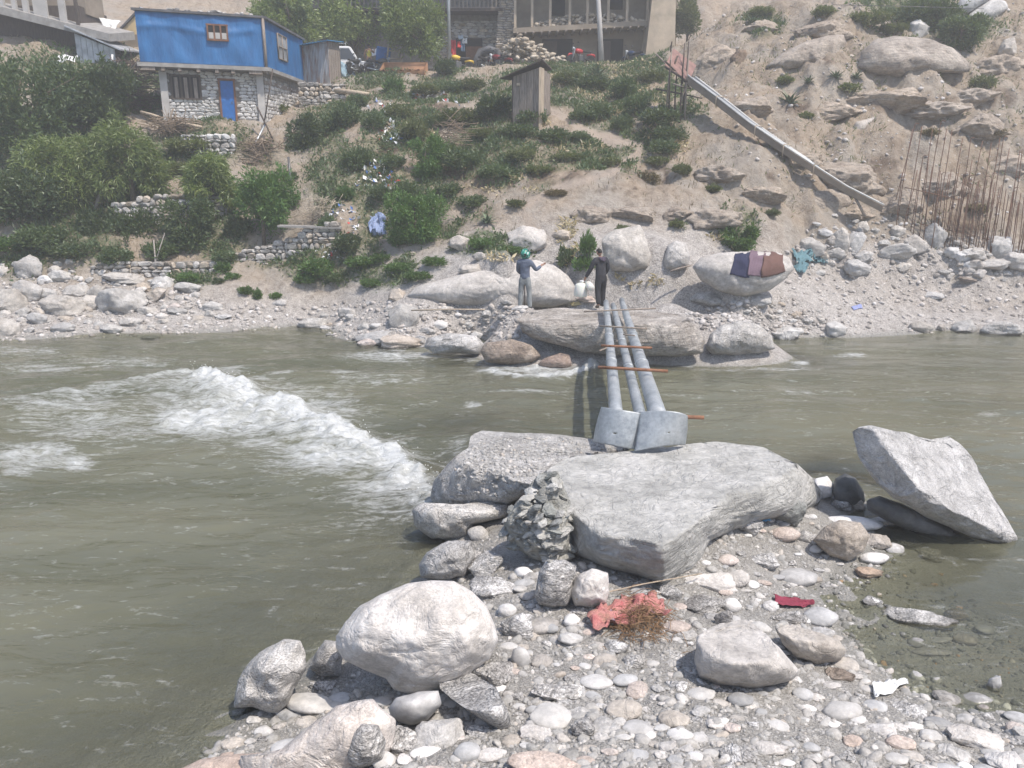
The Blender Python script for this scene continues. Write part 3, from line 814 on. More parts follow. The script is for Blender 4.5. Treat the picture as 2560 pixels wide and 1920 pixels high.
outline_rock('stone', 'bright white rock at the right tip of the clay-coated boulder',
    [(2024,1212),(2040,1196),(2068,1190),(2086,1212),(2084,1240),(2056,1248),(2034,1234)], K['white'], 0.2, cat='stone', level=4, amp=0.04)
outline_rock('stone', 'white stone with a dark seam sitting on the gravel-strewn boulder',
    [(1276,1196),(1288,1172),(1316,1164),(1336,1184),(1340,1208),(1322,1224),(1296,1210)], K['white'], 0.16, cat='stone', level=4, amp=0.02, base=(1310,1222), dshift=0.15)

GRPV_R = [rock_mesh('river_cobble', 3, 100 + i, cuts=2 if i % 2 else 0, rough=0.0, lump=0.14, keep=.3) for i in range(6)]
GRPV_A = [rock_mesh('broken_stone', 4, 200 + i, cuts=12, rough=0.075, lump=0.2) for i in range(8)]
_mm = {}
def with_mat(me, mat):
    k = (me.name, mat.name)
    if k not in _mm:
        c = me.copy(); c.materials.clear(); c.materials.append(mat); _mm[k] = c
    return _mm[k]
_ri = 0
def stone(px, py, w, h, mat, kind='A', name=None, label=None, group=None, cat=None, rot=0.0, sink=0.28, ground_z=None, fl=1.0):
    """a loose stone whose photo box is about w x h pixels round (px, py)"""
    global _ri
    _ri += 1
    p = hit(px, py + h * 0.32)
    if ground_z is not None: p = at_z(px, py + h * 0.32, ground_z)
    dist = (p - Vector((0, 0, CAM_H))).length
    W = w * dist / FPX; Hh = h * dist / FPX
    dep = math.asin(min(1, (CAM_H - p.z) / dist)) if dist > 0 else 0
    sy = min(W * 0.85, Hh * 1.15) if dep > 0.3 else W * 0.7
    sz = max((Hh - sy * math.sin(max(dep, 0))) / max(math.cos(dep), 0.3), Hh * 0.45) * 1.15 * fl
    src = GRPV_R if kind == 'R' else GRPV_A
    me = with_mat(src[_ri % len(src)], mat)
    g = random.Random(_ri * 7 + 3)
    o = obj(name or ('cobble' if kind == 'R' else 'rock'), me, None, None, (p.x, p.y, p.z + sz * (0.5 - sink)), None, (W, sy, sz))
    o.rotation_euler = (g.uniform(-.12, .12), g.uniform(-.12, .12) - rot, g.uniform(-.25, .25))
    if label: tag(o, label, cat or ('cobble' if kind == 'R' else 'rock'), group)
    return o
# ---- named middle-sized stones of the near bank
for a in (
 (1195,1328,52,52,'grey','R','round grey rock under the overhanging lip of the low boulder'),
 (1182,1382,52,38,'schist','A','small flecked rock above the brown gravel-crusted boulder'),
 (1150,1424,40,46,'pale','A','pale upright rock right beside the brown gravel-crusted boulder'),
 (1216,1400,92,84,'schist','A','blocky schist rock below the round grey rock'),
 (1236,1456,120,80,'schist','A','wide flecked rock left of the stacked ovals'),
 (1309,1426,46,40,'white','R','speckled white oval on top of the stacked ovals'),
 (1311,1453,52,26,'blue','R','dark grey oval under the speckled white one'),
 (1303,1470,42,24,'smooth','R','light grey oval third from the top of the stacked ovals'),
 (1318,1486,38,28,'sand','R','brownish oval at the foot of the stacked ovals'),
 (1268,1520,46,46,'white','R','white egg-shaped stone right of the cream-white boulder'),
 (1296,1555,86,90,'schist','A','dark flecked block right of the cream-white boulder'),
 (1356,1552,80,58,'sand','R','pale dun stone left of the red net'),
 (1378,1570,36,32,'blue','R','round dark stone beside the pale dun stone'),
 (1430,1545,44,44,'white','R','white stone left of the red net'),
 (1425,1592,60,54,'smooth','A','white-grey smooth angular stone below left of the red net'),
 (1302,1640,46,66,'smooth','R','upright light grey oval below the dark flecked block'),
 (1232,1670,110,76,'schist','A','flecked slab against the foot of the cream-white boulder'),
 (780,1748,128,56,'smooth','R','long pale oval slanting beside the angular pitted boulder'),
 (832,1760,70,24,'smooth','R','thin pale stone tucked beside the long slanting oval'),
 (962,1750,54,24,'smooth','R','flat grey stone under the cream-white boulder'),
 (1018,1842,86,80,'schist','A','grey angular block near the bottom edge left of the slab'),
 (1092,1820,120,110,'grey','A','grey block with a flat face under the sharp-edged slab'),
 (1168,1872,64,62,'blue','R','bluish smooth oval near the bottom edge'),
 (1228,1882,74,36,'pale','R','cream oval right of the bluish one at the bottom edge'),
 (960,1895,60,60,'smooth','R','smooth pale round stone at the bottom edge by the schist block'),
 (1380,1782,100,70,'smooth','R','big pale oval in the middle of the cobbles'),
 (1560,1764,84,56,'sand','R','tan-grey oval cobble right of the big pale oval'),
 (1490,1696,80,46,'smooth','R','pale cobble with a flecked end below the red net'),
 (1562,1692,64,38,'blue','R','flat grey-green cobble below the red net'),
 (1585,1645,56,50,'schist','A','square flecked stone just below the red net'),
 (1540,1610,60,50,'schist','A','dark layered stone under the brown fibre'),
 (1400,1720,140,60,'schist','A','long layered slab in the cobbles above the big pale oval'),
 (1460,1815,60,64,'schist','A','broken block beside the big pale oval'),
 (1360,1900,170,60,'pink','R','broad pinkish stone cut by the bottom edge'),
 (1780,1446,132,62,'pale','A','broad pale rock in front of the clay-coated boulder right of the stick'),
 (1760,1500,100,60,'schist','A','black and white streaked rock under the stick'),
 (1676,1475,56,54,'schist','A','small flecked rock between the net and the clay-coated boulder'),
 (1830,1508,48,46,'white','R','chalky white cobble above the dun boulder'),
 (1926,1512,40,34,'pale','R','cream stone at the end of the maroon cloth'),
 (2049,1534,78,56,'blue','R','wet blue-grey stone at the edge of the puddle'),
 (1972,1540,90,44,'schist','A','flecked stone below the maroon cloth'),
 (1995,1434,96,58,'smooth','R','pale rounded rock at the upper edge of the puddle'),
 (1905,1392,82,50,'schist','A','gravelly grey rock beside the clay pillars'),
 (1821,1396,48,34,'pink','R','pinkish rounded stone in front of the clay-coated boulder'),
 (1842,1438,60,50,'sand','R','dun rounded stone below the pinkish one'),
 (1962,1330,68,46,'pink','R','rounded rock at the foot of the clay pillar'),
 (1868,1306,70,62,'schist','A','silver flecked rock under the ragged clay edge'),
 (2135,1300,138,50,'white','R','long white oval resting on the rough tan boulder'),
 (2222,1300,116,40,'pale','R','long cream oval beside the black stone'),
 (2192,1346,62,44,'tan','A','small tan rock right of the rough tan boulder'),
 (2234,1369,46,34,'white','R','bluish white oval right of the cream stone'),
 (2183,1391,72,38,'white','R','cream stone with an orange vein in the shallow water'),
 (2174,1425,60,32,'orange','A','wet orange rock under the cream veined stone'),
 (2324,1378,64,42,'schist','A','wet schist rock at the edge of the right water'),
 (2268,1352,60,30,'schist','A','flat layered rock right of the bluish white oval'),
 (2103,1257,46,38,'schist','A','flecked rock below the black stone'),
 (2146,1262,32,42,'tan','A','small upright rusty rock below the black stone'),
 (2016,1340,50,40,'rough','A','small flecked rock between clay pillar and tan boulder'),
 (2105,1766,86,52,'smooth','R','large smooth grey oval cobble near the white wrapper'),
 (1852,1742,60,42,'blue','R','blue-grey oval in the shade of the smooth dun boulder'),
 (2006,1730,46,40,'blue','R','blue-grey cobble below the smooth dun boulder'),
 (2328,1628,84,22,'pale','R','pale sliver-shaped stone in the puddle'),
 (2288,1604,36,28,'smooth','R','pale round stone in the puddle'),
 (2352,1596,50,22,'smooth','R','flat grey stone in the puddle'),
 (2410,1594,52,36,'sand','R','half drowned tan stone in the puddle'),
 (2389,1532,46,38,'brown','R','brown wet stone at the far edge of the puddle'),
 (2462,1570,46,26,'blue','R','dark blue-grey stone at the right edge of the puddle'),
 (2180,1502,44,26,'schist','A','ragged small stone standing in the puddle'),
 (2300,1540,150,56,'rough','A','broad gravelly hump in the puddle'),
 (2484,1710,34,50,'blue','A','small upright blue-grey stone on the right'),
 (2368,1738,60,44,'pale','A','pale broken stone right of the white wrapper'),
 (2512,1894,84,54,'pale','A','square pale block in the bottom right corner'),
 (2545,1790,56,34,'blue','R','smooth blue-grey stone at the right edge'),
 (2440,1838,110,60,'pale','A','flecked pale rock near the bottom right corner'),
 (1810,1545,46,60,'schist','A','streaked rock left of the smooth dun boulder'),
 (1690,1560,70,44,'pink','R','tan pebble-smooth stone at the right end of the red net'),
 (2100,1680,62,40,'brown','A','reddish wet stone below the low dun boulder'),
 (1700,1830,60,36,'smooth','R','flat pale cobble low in the middle of the beach'),
 ):
    stone(a[0], a[1], a[2], a[3], K[a[4]], a[5], label=a[6], group='named stones of the near bank')
    HERO.append([(a[0]-a[2]*.42, a[1]-a[3]*.42), (a[0]+a[2]*.42, a[1]-a[3]*.42), (a[0]+a[2]*.42, a[1]+a[3]*.42), (a[0]-a[2]*.42, a[1]+a[3]*.42)])
# clay pillars and crumbled clay
for px, py, w, h, lab in ((1962,1272,92,92,'ragged clay pillar under the tip of the clay-coated boulder'),(1872,1262,70,64,'dark clay overhang left of the ragged pillar')):
    stone(px, py, w, h, K['clayd'], 'A', name='clay_lump', label=lab, cat='clay', sink=0.2)
g = random.Random(5)
CLAYPOLY = [(1262,1300),(1285,1262),(1320,1225),(1352,1186),(1395,1180),(1425,1250),(1424,1340),(1428,1392),(1385,1412),(1330,1398),(1285,1372),(1262,1335)]
outline_rock('clay_mound', 'mound of cracked grey-green clay between the two flat boulders', CLAYPOLY, K['claym'], .35, cat='clay', level=5, amp=.16, freq=4, base=(1380,1405), edge=.05, tops=[zplane(1.04, -.3, .45, 1370, 1215)], keep_clear=False)
bpy.context.view_layer.update()
dgr = bpy.context.evaluated_depsgraph_get()
n = 0; lumps = []
while n < 72:
    px, py = g.uniform(1262, 1425), g.uniform(1180, 1405)
    if not pip(CLAYPOLY, px, py): continue
    ok, loc, nrm, idx, o_, m_ = S.ray_cast(dgr, Vector((0, 0, CAM_H)), ray(px, py).normalized())
    if not ok: continue
    lumps.append((px, py, loc.copy())); n += 1
for i, (px, py, loc) in enumerate(lumps):
    sz = g.uniform(20, 58) * loc.length / FPX
    o = obj('clay_lump', with_mat(GRPV_A[i % 8], K['clay'] if i % 5 < 3 else K['clayd']), None, None, tuple(loc + Vector((0, 0, sz * .1))), (g.uniform(-.7, .7), g.uniform(-.7, .7), g.uniform(0, 6)), (sz, sz * g.uniform(.6, .9), sz * g.uniform(.28, .5)))
    auto(o, 'angular lump of crumbled grey-green clay', px, py, 'clay', 'crumbled clay lumps', True)

# ---- loose cobbles of the beach: the largest as individuals, the rest as gravel
BEACH = [(560,1830),(700,1740),(830,1700),(960,1745),(1100,1735),(1240,1640),(1260,1520),(1180,1450),(1060,1460),(1200,1420),(1330,1400),(1430,1400),(1640,1470),(1760,1380),(1800,1270),(2000,1270),(2180,1330),(2120,1430),(2060,1500),(2120,1640),(2250,1700),(2420,1730),(2560,1790),(2600,1960),(420,1960)]
LAB = {'smooth': 'smooth light grey cobble', 'blue': 'smooth blue-grey cobble',
       'white': 'white quartz cobble', 'sand': 'dun cobble', 'pink': 'pinkish cobble',
       'schist': 'broken flecked stone', 'grey': 'broken grey stone', 'pale': 'broken pale stone'}
def in_hero(px, py):
    return any(pip(h, px, py) for h in HERO)
placed = []
n = tries = 0
while n < 292 and tries < 40000:
    tries += 1
    px, py = g.uniform(420, 2600), g.uniform(1270, 1950)
    if not pip(BEACH, px, py) or in_hero(px, py): continue
    u = (py - 1270) / 680
    w = (14 + 30 * u) * g.choice((0.75, .9, 1, 1.2, 1.55, 2.0))
    if any((px - a) ** 2 + ((py - b) * 1.4) ** 2 < ((w + c) * .40) ** 2 for a, b, c in placed): continue
    k = g.choices(('smooth', 'blue', 'white', 'sand', 'pink', 'schist', 'grey', 'pale'), (20, 12, 5, 11, 6, 24, 13, 12))[0]
    kind = 'A' if k in ('schist', 'grey', 'pale') else 'R'
    o = stone(px, py, w, w * g.uniform(.5, .78), K[k], kind, name='cobble' if kind == 'R' else 'broken_stone', sink=g.uniform(.34, .56))
    auto(o, LAB[k], px, py, 'cobble' if kind == 'R' else 'stone', LAB[k] + 's', True)
    placed.append((px, py, w)); n += 1

def scatter(name, C3, size, variants, mat, label, kind='stuff', flat=(0.45, 0.8)):
    """many small stones as one object of real geometry"""
    C3 = np.asarray(C3); N = len(C3)
    Vs, Fs, b = [], [], 0
    for vi, (V0, F0) in enumerate(variants):
        idx = np.arange(N)[np.arange(N) % len(variants) == vi]
        m = len(idx)
        if not m: continue
        a = rng.uniform(0, 2 * np.pi, m); ca, sa = np.cos(a), np.sin(a)
        sx = size[idx]; sy = sx * rng.uniform(.55, .95, m); sz = sx * rng.uniform(*flat, m)
        tx, ty = rng.uniform(-.35, .35, m), rng.uniform(-.35, .35, m)
        P = V0[None] * np.stack([sx, sy, sz], 1)[:, None, :]
        P[:, :, 2] += P[:, :, 0] * tx[:, None] + P[:, :, 1] * ty[:, None]
        X = P[:, :, 0] * ca[:, None] - P[:, :, 1] * sa[:, None]; Y = P[:, :, 0] * sa[:, None] + P[:, :, 1] * ca[:, None]
        P = np.stack([X, Y, P[:, :, 2]], 2) + C3[idx][:, None, :]
        Vs.append(P.reshape(-1, 3))
        Fs.append((F0[None] + (np.arange(m) * len(V0))[:, None, None] + b).reshape(-1, F0.shape[1]))
        b += m * len(V0)
    o = obj(name, mesh_np(name, np.concatenate(Vs), np.concatenate(Fs)), mat)
    return tag(o, label, None, None, kind)
def gravel_mat(name, stops, seed=0.0):
    t = NT(name)
    r = t.island()
    c = t.ramp(r, stops)
    nn = t.noise(t.pos(), 30, 4, 0.7)
    c = t.mix(0.5, c, t.ramp(nn, [(0.3, (0.28,) * 3), (0.7, (0.74,) * 3)]), 'OVERLAY')
    return t.done(t.bsdf(c, 0.85, t.bump(nn, 0.5, 0.02), 0, 0.25))
gmat = gravel_mat('gravel_near', [(0, (.27,.262,.245)), (.25, (.37,.36,.342)), (.5, (.32,.315,.30)), (.62, (.43,.41,.38)), (.8, (.35,.345,.335)), (.93, (.52,.505,.48)), (1, (.40,.355,.305))])
gmat_far = gravel_mat('gravel_far', [(0, (.24,.22,.20)), (.3, (.40,.37,.34)), (.6, (.50,.475,.45)), (.85, (.44,.40,.36)), (1, (.62,.60,.58))])
vsm = [(rock_verts(1, 300 + i, cuts=4, rough=0, lump=.15), ico(1)[1]) for i in range(6)]
vmd = [(rock_verts(2, 320 + i, cuts=5 if i == 0 else 10, rough=0, lump=.12), ico(2)[1]) for i in range(4)]
def beach_points(N, poly, xr, yr, avoid=True):
    out = []
    while len(out) < N:
        px, py = g.uniform(*xr), g.uniform(*yr)
        if pip(poly, px, py): out.append((px, py))
    return out
def put(pts, lo, hi, zoff=0.1):
    P = np.array([at_z(a, b, 0.3)[:2] for a, b in pts])
    # follow the pixel's ray down to the ground (two steps are enough on the flat beach)
    z = ground(P[:, 0], P[:, 1])
    P = np.array([at_z(a, b, zz)[:2] for (a, b), zz in zip(pts, z)])
    z = ground(P[:, 0], P[:, 1])
    s = lo * (hi / lo) ** (rng.random(len(pts)) ** 2.2)
    return np.stack([P[:, 0], P[:, 1], z + s * zoff], 1), s
BEACH2 = [(540,1850),(700,1740),(830,1660),(960,1700),(1100,1700),(1210,1640),(1200,1500),(1060,1460),(1060,1400),(1180,1330),(1430,1330),(1640,1430),(1760,1300),(1800,1240),(2000,1250),(2180,1330),(2200,1420),(2120,1500),(2200,1640),(2330,1690),(2480,1730),(2620,1790),(2640,2000),(400,2000)]
c3, s = put(beach_points(2900, BEACH2, (400, 2640), (1240, 2000)), 0.05, 0.18, -.08)
scatter('beach_cobbles', c3, s, vmd, gmat, 'small cobbles crowding the near beach between the larger stones')
c3, s = put(beach_points(12000, BEACH2, (400, 2640), (1240, 2000)), 0.015, 0.06, -.05)
scatter('beach_gravel', c3, s, vsm[:5], gmat, 'fine grey gravel covering the near beach')
# wet stones under and around the puddle
PUD = [(2050,1440),(2200,1400),(2360,1420),(2560,1560),(2600,1760),(2420,1730),(2240,1690),(2120,1600)]
c3, s = put(beach_points(900, PUD, (2050, 2600), (1400, 1760)), 0.02, 0.12, 0.0)
scatter('puddle_gravel', c3, s, vsm, gravel_mat('gravel_wet', [(0, (.10,.10,.09)), (.4, (.20,.20,.18)), (.7, (.15,.15,.14)), (.95, (.30,.28,.24)), (1, (.35,.20,.08))]), 'wet dark pebbles in the shallow puddle on the right')
# grit on top of the gravel-strewn boulder
GT = [(1205,1095),(1376,1092),(1480,1102),(1550,1122),(1480,1140),(1350,1170),(1330,1220),(1180,1262),(1100,1255),(1150,1150)]
pts = beach_points(3200, GT, (1090, 1560), (1085, 1265))
def top_points(pts, targets, lo, hi):
    dg = bpy.context.evaluated_depsgraph_get()
    out, ss = [], []
    for a, b in pts:
        d = ray(a, b).normalized()
        ok, loc, nrm, idx, o, m = S.ray_cast(dg, Vector((0, 0, CAM_H)), d)
        if ok and o.name in targets and nrm.z > 0.45:
            s = lo * (hi / lo) ** (random.random() ** 2.5)
            out.append((loc.x, loc.y, loc.z + s * 0.1)); ss.append(s)
    return np.array(out), np.array(ss)
bpy.context.view_layer.update()
c3, s = top_points(pts, {'boulder.001', 'boulder.002'}, 0.014, 0.10)
if len(c3): scatter('boulder_grit', c3, s, vsm, gmat, 'small gravel lying on the boulder left of the bridge end')
# ------------------------------------------------------------------ far bank rocks
outline_rock('boulder', 'long undercut brown ledge boulder carrying the far end of the bridge',
    [(1297,805),(1320,780),(1400,770),(1500,772),(1620,776),(1700,786),(1745,812),(1757,850),(1752,882),(1690,892),(1600,890),(1520,888),(1460,880),(1420,868),(1370,858),(1325,845),(1303,828)],
    rock_mat('rock_ledge', (.24,.205,.165), (.35,.31,.265), (.46,.425,.38), 0.35, 14, layer=0.35, bump=0.9, big=1.0), 0.7, level=6, amp=0.16, freq=1.2, base=(1560,886), tops=[zplane(1.22, 0, 0.02, 1500, 780)], dshift=-0.35, keep_clear=False)
outline_rock('boulder', 'broad smooth pale rock sheet behind the man with the helmet',
    [(1012,742),(1042,714),(1100,700),(1160,682),(1240,668),(1300,655),(1340,650),(1385,662),(1420,690),(1440,720),(1436,755),(1380,768),(1200,768),(1060,764)],
    K['sand'], 0.9, level=6, amp=0.06, freq=0.9, base=(1230,768), dshift=0.7, keep_clear=False)
outline_rock('boulder', 'large angular pale boulder behind the man in black',
    [(1500,604),(1512,588),(1535,574),(1600,562),(1612,585),(1620,615),(1627,640),(1620,668),(1580,680),(1530,678),(1508,655)],
    K['palef'], 0.7, level=5, amp=0.08, freq=1.3, keep_clear=False, tops=[(tuple(at(1560,610,26.9)), (0.1, -0.8, 0.6))])
outline_rock('boulder', 'whitish rounded boulder right of the large angular one',
    [(1660,650),(1668,615),(1690,600),(1715,608),(1726,640),(1720,668),(1690,678),(1664,672)], K['palef'], 0.5, level=5, amp=0.07, freq=1.5, keep_clear=False)
outline_rock('boulder', 'broad grey boulder with cloths spread over its top',
    [(1732,668),(1752,645),(1800,632),(1870,628),(1940,630),(1972,642),(1986,672),(1960,700),(1925,725),(1860,742),(1800,728),(1750,700)],
    K['sand'], 0.8, level=5, amp=0.10, freq=1.2, base=(1860,735), keep_clear=False)
outline_rock('boulder', 'gravel-coated boulder at the water right of the ledge boulder',
    [(1764,868),(1775,835),(1800,812),(1850,800),(1900,812),(1930,840),(1938,872),(1900,882),(1830,888),(1780,886)], K['rough'], 0.6, level=5, amp=0.10, freq=2, keep_clear=False)
outline_rock('boulder', 'gravel-topped boulder left of the ledge boulder with dark underside',
    [(1060,868),(1068,846),(1120,832),(1190,838),(1212,862),(1200,886),(1140,882),(1090,884)], K['rough'], 0.5, amp=0.08, freq=2, keep_clear=False)
outline_rock('boulder', 'brown gravelly boulder at the water below the ledge boulder',
    [(1200,880),(1215,856),(1280,848),(1330,862),(1352,890),(1330,905),(1270,912),(1215,905)], K['brown'], 0.5, amp=0.08, freq=2, keep_clear=False)
outline_rock('boulder', 'red-brown rock in the foam beside the bridge',
    [(1342,912),(1360,896),(1400,882),(1424,888),(1430,912),(1420,924),(1370,922)], rock_mat('rock_red_brown', (.16,.08,.045), (.27,.155,.09), (.38,.25,.17), 0.3, 14, layer=0.4), 0.3, level=4, amp=0.05, freq=3, keep_clear=False, base=(1390,914))
outline_rock('boulder', 'long sloping boulder with a shaded underside high on the right slope',
    [(1911,170),(1950,135),(2010,105),(2070,88),(2110,86),(2118,105),(2100,150),(2070,176),(2020,172),(1960,178)], K['soil'], 0.9, level=5, amp=0.16, freq=1, dshift=.85, keep_clear=False, base=(2010,172))
outline_rock('boulder', 'widest humped boulder high on the right slope with dark layers below',
    [(2141,170),(2150,130),(2185,100),(2240,90),(2320,96),(2380,120),(2432,165),(2420,182),(2330,184),(2250,196),(2180,186)], rock_mat('rock_slope_layered', (.21,.175,.14), (.33,.28,.23), (.41,.36,.30), 0.15, 14, layer=0.45, bump=0.8, big=0.8), 1.1, level=5, amp=0.2, freq=0.9, dshift=.85, keep_clear=False, base=(2280,190))
outline_rock('boulder', 'tilted grey slab at the top right corner of the slope',
    [(2406,50),(2440,20),(2480,-4),(2515,2),(2522,20),(2490,42),(2450,62),(2418,60)], K['grey'], 0.5, level=4, amp=0.05, freq=1.4, dshift=.85, keep_clear=False, base=(2440,75))
outline_rock('boulder', 'dark grey slab lying behind the tilted slab on the slope',
    [(2385,30),(2400,0),(2450,-20),(2500,-20),(2460,8),(2420,34)], K['blue'], 0.4, level=4, amp=0.05, freq=1.4, keep_clear=False, base=(2420,60), dshift=0.6)
outline_rock('boulder', 'smooth boulder half buried under the long metal chute',
    [(1950,545),(1985,500),(2020,478),(2075,472),(2120,484),(2130,505),(2100,540),(2050,562),(2000,572)], K['soil'], 0.7, level=5, amp=0.15, freq=1.1, dshift=.85, keep_clear=False, base=(2020,562))
outline_rock('boulder', 'pale dusty rock bulging from the slope left of the rebar',
    [(2125,330),(2140,305),(2190,292),(2225,300),(2222,325),(2190,345),(2150,352)], K['sand'], 0.5, level=4, amp=0.12, freq=1.4, dshift=.85, keep_clear=False)
outline_rock('boulder', 'dark brown block jutting over the green shrub by the cloths',
    [(1812,540),(1830,530),(1870,538),(1892,560),(1880,576),(1840,580),(1818,566)], K['brown'], 0.4, level=4, amp=0.05, freq=1.6, dshift=.85, keep_clear=False)
FARST = (
 (80,665,70,58,'palef','rounded boulder topmost of the left boulder heap'),
 (26,748,84,66,'palef','boulder at the left edge of the picture above the water'),
 (74,724,80,54,'palef','tilted flat boulder in the left heap'),
 (156,756,98,54,'palef','long pale boulder low in the left heap'),
 (302,746,118,72,'grey','biggest blue-white boulder of the left heap'),
 (226,752,60,40,'palef','boulder wedged left of the biggest blue-white one'),
 (240,728,46,36,'palef','rounded stone above the wedged boulder in the left heap'),
 (394,736,54,36,'tan','orange-tan block right of the biggest blue-white boulder'),
 (360,717,36,26,'tan','small tan stone behind the orange-tan block'),
 (408,702,60,36,'grey','grey-white boulder behind the orange-tan block'),
 (470,715,68,30,'grey','low brownish-grey boulder right end of the left heap'),
 (306,690,92,30,'palef','flat slab behind the biggest blue-white boulder'),
 (115,699,34,20,'white','small white stone under the topmost rounded boulder'),
 (14,816,64,50,'palef','boulder at the left edge beside the water'),
 (160,794,40,14,'tan','flat reddish stone on the left shingle'),
 (436,768,36,24,'pink','pinkish stone on the left shingle'),
 (380,842,50,14,'grey','half drowned stone off the left shingle'),
 (190,725,60,34,'palef','dusty boulder in the middle of the left heap'),
 (120,735,44,34,'grey','grey boulder in the middle of the left heap'),
 (784,806,84,46,'rough','dark-edged rock at the water left of the stony spit'),
 (872,780,52,32,'palef','white-topped stone on the stony spit'),
 (1012,782,80,68,'grey','tall tilted grey block on the stony spit'),
 (932,838,110,40,'grey','flat rock shading the pinkish boulder at the water'),
 (923,854,60,30,'pink','rounded pinkish boulder at the water'),
 (1004,846,106,46,'tan','tan angular boulder right of the pinkish one'),
 (992,734,46,42,'tan','tan rounded boulder above the stony spit'),
 (1154,606,66,46,'tan','brown block above the pale rock sheet'),
 (1178,674,70,34,'sand','dusty hump at the upper edge of the pale rock sheet'),
 (1202,640,38,22,'palef','small pale stone left of the helmet'),
 (1320,590,104,62,'sand','dusty rock face above the men'),
 (1400,586,60,24,'tan','tan stone under the heap of husks'),
 (1966,830,76,42,'rough','dusty boulder right of the gravel-coated one'),
 (2090,818,50,40,'smooth','white stone at the water alone on the right'),
 (2412,814,62,42,'grey','rounded grey stone at the right water edge'),
 (2300,815,54,34,'palef','low pale stone at the right water edge'),
 (2352,820,20,20,'tan','small tan stone between two larger ones at the right water edge'),
 (2505,818,100,46,'rough','dark-sided boulder in the bank at the right water edge'),
 (2332,736,50,18,'grey','lone oblong stone on the right-hand sand'),
 (2098,600,46,52,'palef','upright boulder on the left of the pair below the chute'),
 (2134,602,52,50,'grey','upright boulder on the right of the pair below the chute'),
 (2030,616,62,46,'grey','grey wedge boulder left of the upright pair'),
 (2157,564,34,26,'palef','boulder by the lower end of the chute'),
 (2332,592,50,62,'grey','tall rounded boulder in front of the rebar'),
 (2495,620,66,60,'grey','large rounded boulder in front of the rebar on the far right'),
 (2245,628,90,38,'grey','long grey slab in front of the rebar'),
 (2290,606,56,40,'sand','dusty rock left of the tall rounded boulder'),
 (2090,636,46,26,'palef','pale block in the rubble right of the cloths'),
 (2158,640,40,26,'palef','second pale block in the rubble right of the cloths'),
 (2146,664,62,36,'grey','grey rock at the lower edge of the rubble'),
 (2428,630,56,26,'grey','dark low rock in front of the rebar'),
 (2475,656,92,28,'palef','long flat rock under the large rounded boulder on the far right'),
 (2538,650,60,38,'palef','pale boulder at the right edge under the rebar'),
 (2440,664,40,24,'sand','oblong stone left of the long flat rock'),
 (1895,747,68,30,'grey','flat stone below the boulder with cloths'),
 (1766,742,104,36,'rough','gravel mound left below the boulder with cloths'),
 (1846,143,38,36,'brown','brown block alone high on the slope'),
 (2297,72,42,36,'grey','grey stone above the widest humped boulder'),
 (2520,118,38,36,'sand','pale stone at the right edge high on the slope'),
 (1424,742,44,52,'schist','marbled grey rock between the two men'),
 (1465,754,52,22,'pink','pale pink stone at the feet of the man in black'),
 (1268,762,36,16,'grey','flat dark stone right of the feet of the man with the helmet'),
 (1300,768,44,16,'palef','pale stone at the feet of the man with the helmet'),
 (700,755,40,20,'palef','pale slab on the shore left of the stony spit'),
 (560,790,44,14,'grey','flat grey stone on the shingle by the water'),
 (2420,700,40,12,'brown','flat dark stone on the right-hand sand'),
)
for a in FARST:
    stone(a[0], a[1], a[2], a[3], K[a[4]], 'A', label=a[5], group='named rocks of the far bank', sink=0.36)
g = random.Random(21)
OUTC = [rock_mesh('outcrop', 5, 260 + i, cuts=7, rough=.10, lump=.3) for i in range(6)]
_keep_A = list(GRPV_A)
GRPV_A[:] = OUTC
for i, (px, py, w, h) in enumerate(((2200,232,190,60),(2085,262,140,44),(2335,262,130,44),(2450,300,130,56),(2125,420,170,76),(2005,384,100,44),(1862,252,130,52),(1806,122,140,74),(2480,152,130,64),(2255,482,110,64),(2355,440,120,60),(1785,522,150,64),(1905,470,110,46),(2520,390,120,60),(1790,420,130,60),(1900,60,110,40),(2060,60,120,50),(1480,520,110,50),(1580,520,120,46),(1690,520,90,44),(2420,230,110,44),(2140,520,90,36))):
    o = stone(px, py, w, h, K['soil'], 'A', name='outcrop', sink=.66)
    auto(o, 'soil-coated rock outcrop in the slope', px, py, 'rock', 'outcrops in the right slope')
GRPV_A[:] = _keep_A
def rocks_in(poly, xr, yr, N, lo, hi, mats, label, group, far=True):
    n = 0; got = []
    for _ in range(N * 60):
        if n >= N: break
        px, py = g.uniform(*xr), g.uniform(*yr)
        if not pip(poly, px, py): continue
        w = lo * (hi / lo) ** (g.random() ** 1.6)
        if any((px - a) ** 2 + ((py - b) * 1.6) ** 2 < ((w + c) * .36) ** 2 for a, b, c in got): continue
        got.append((px, py, w))
        k = g.choice(mats)
        o = stone(px, py, w, w * g.uniform(.45, .75), K[k], 'A', sink=g.uniform(.32, .5)); n += 1
        auto(o, label, px, py, 'rock', group)
rocks_in([(-40,650),(140,640),(330,690),(470,720),(560,770),(560,815),(-40,835)], (-40, 560), (640, 835), 84, 18, 60, ('palef', 'palef', 'grey', 'grey', 'sand'), 'pale dusty rock of the boulder heap', 'boulders of the left heap')
rocks_in([(780,770),(900,745),(1020,760),(1210,780),(1290,800),(1290,850),(1060,870),(900,870),(790,830)], (780, 1290), (745, 870), 60, 12, 46, ('palef', 'rough', 'grey', 'tan', 'smooth'), 'broken stone on the stony spit', 'stones of the spit')
rocks_in([(1980,600),(2060,540),(2200,560),(2330,600),(2560,620),(2560,700),(2300,690),(2150,690),(2000,690)], (1980, 2560), (540, 700), 75, 12, 44, ('palef', 'grey', 'smooth', 'sand', 'palef'), 'grey broken rock in the rubble', 'rubble below the rebar')
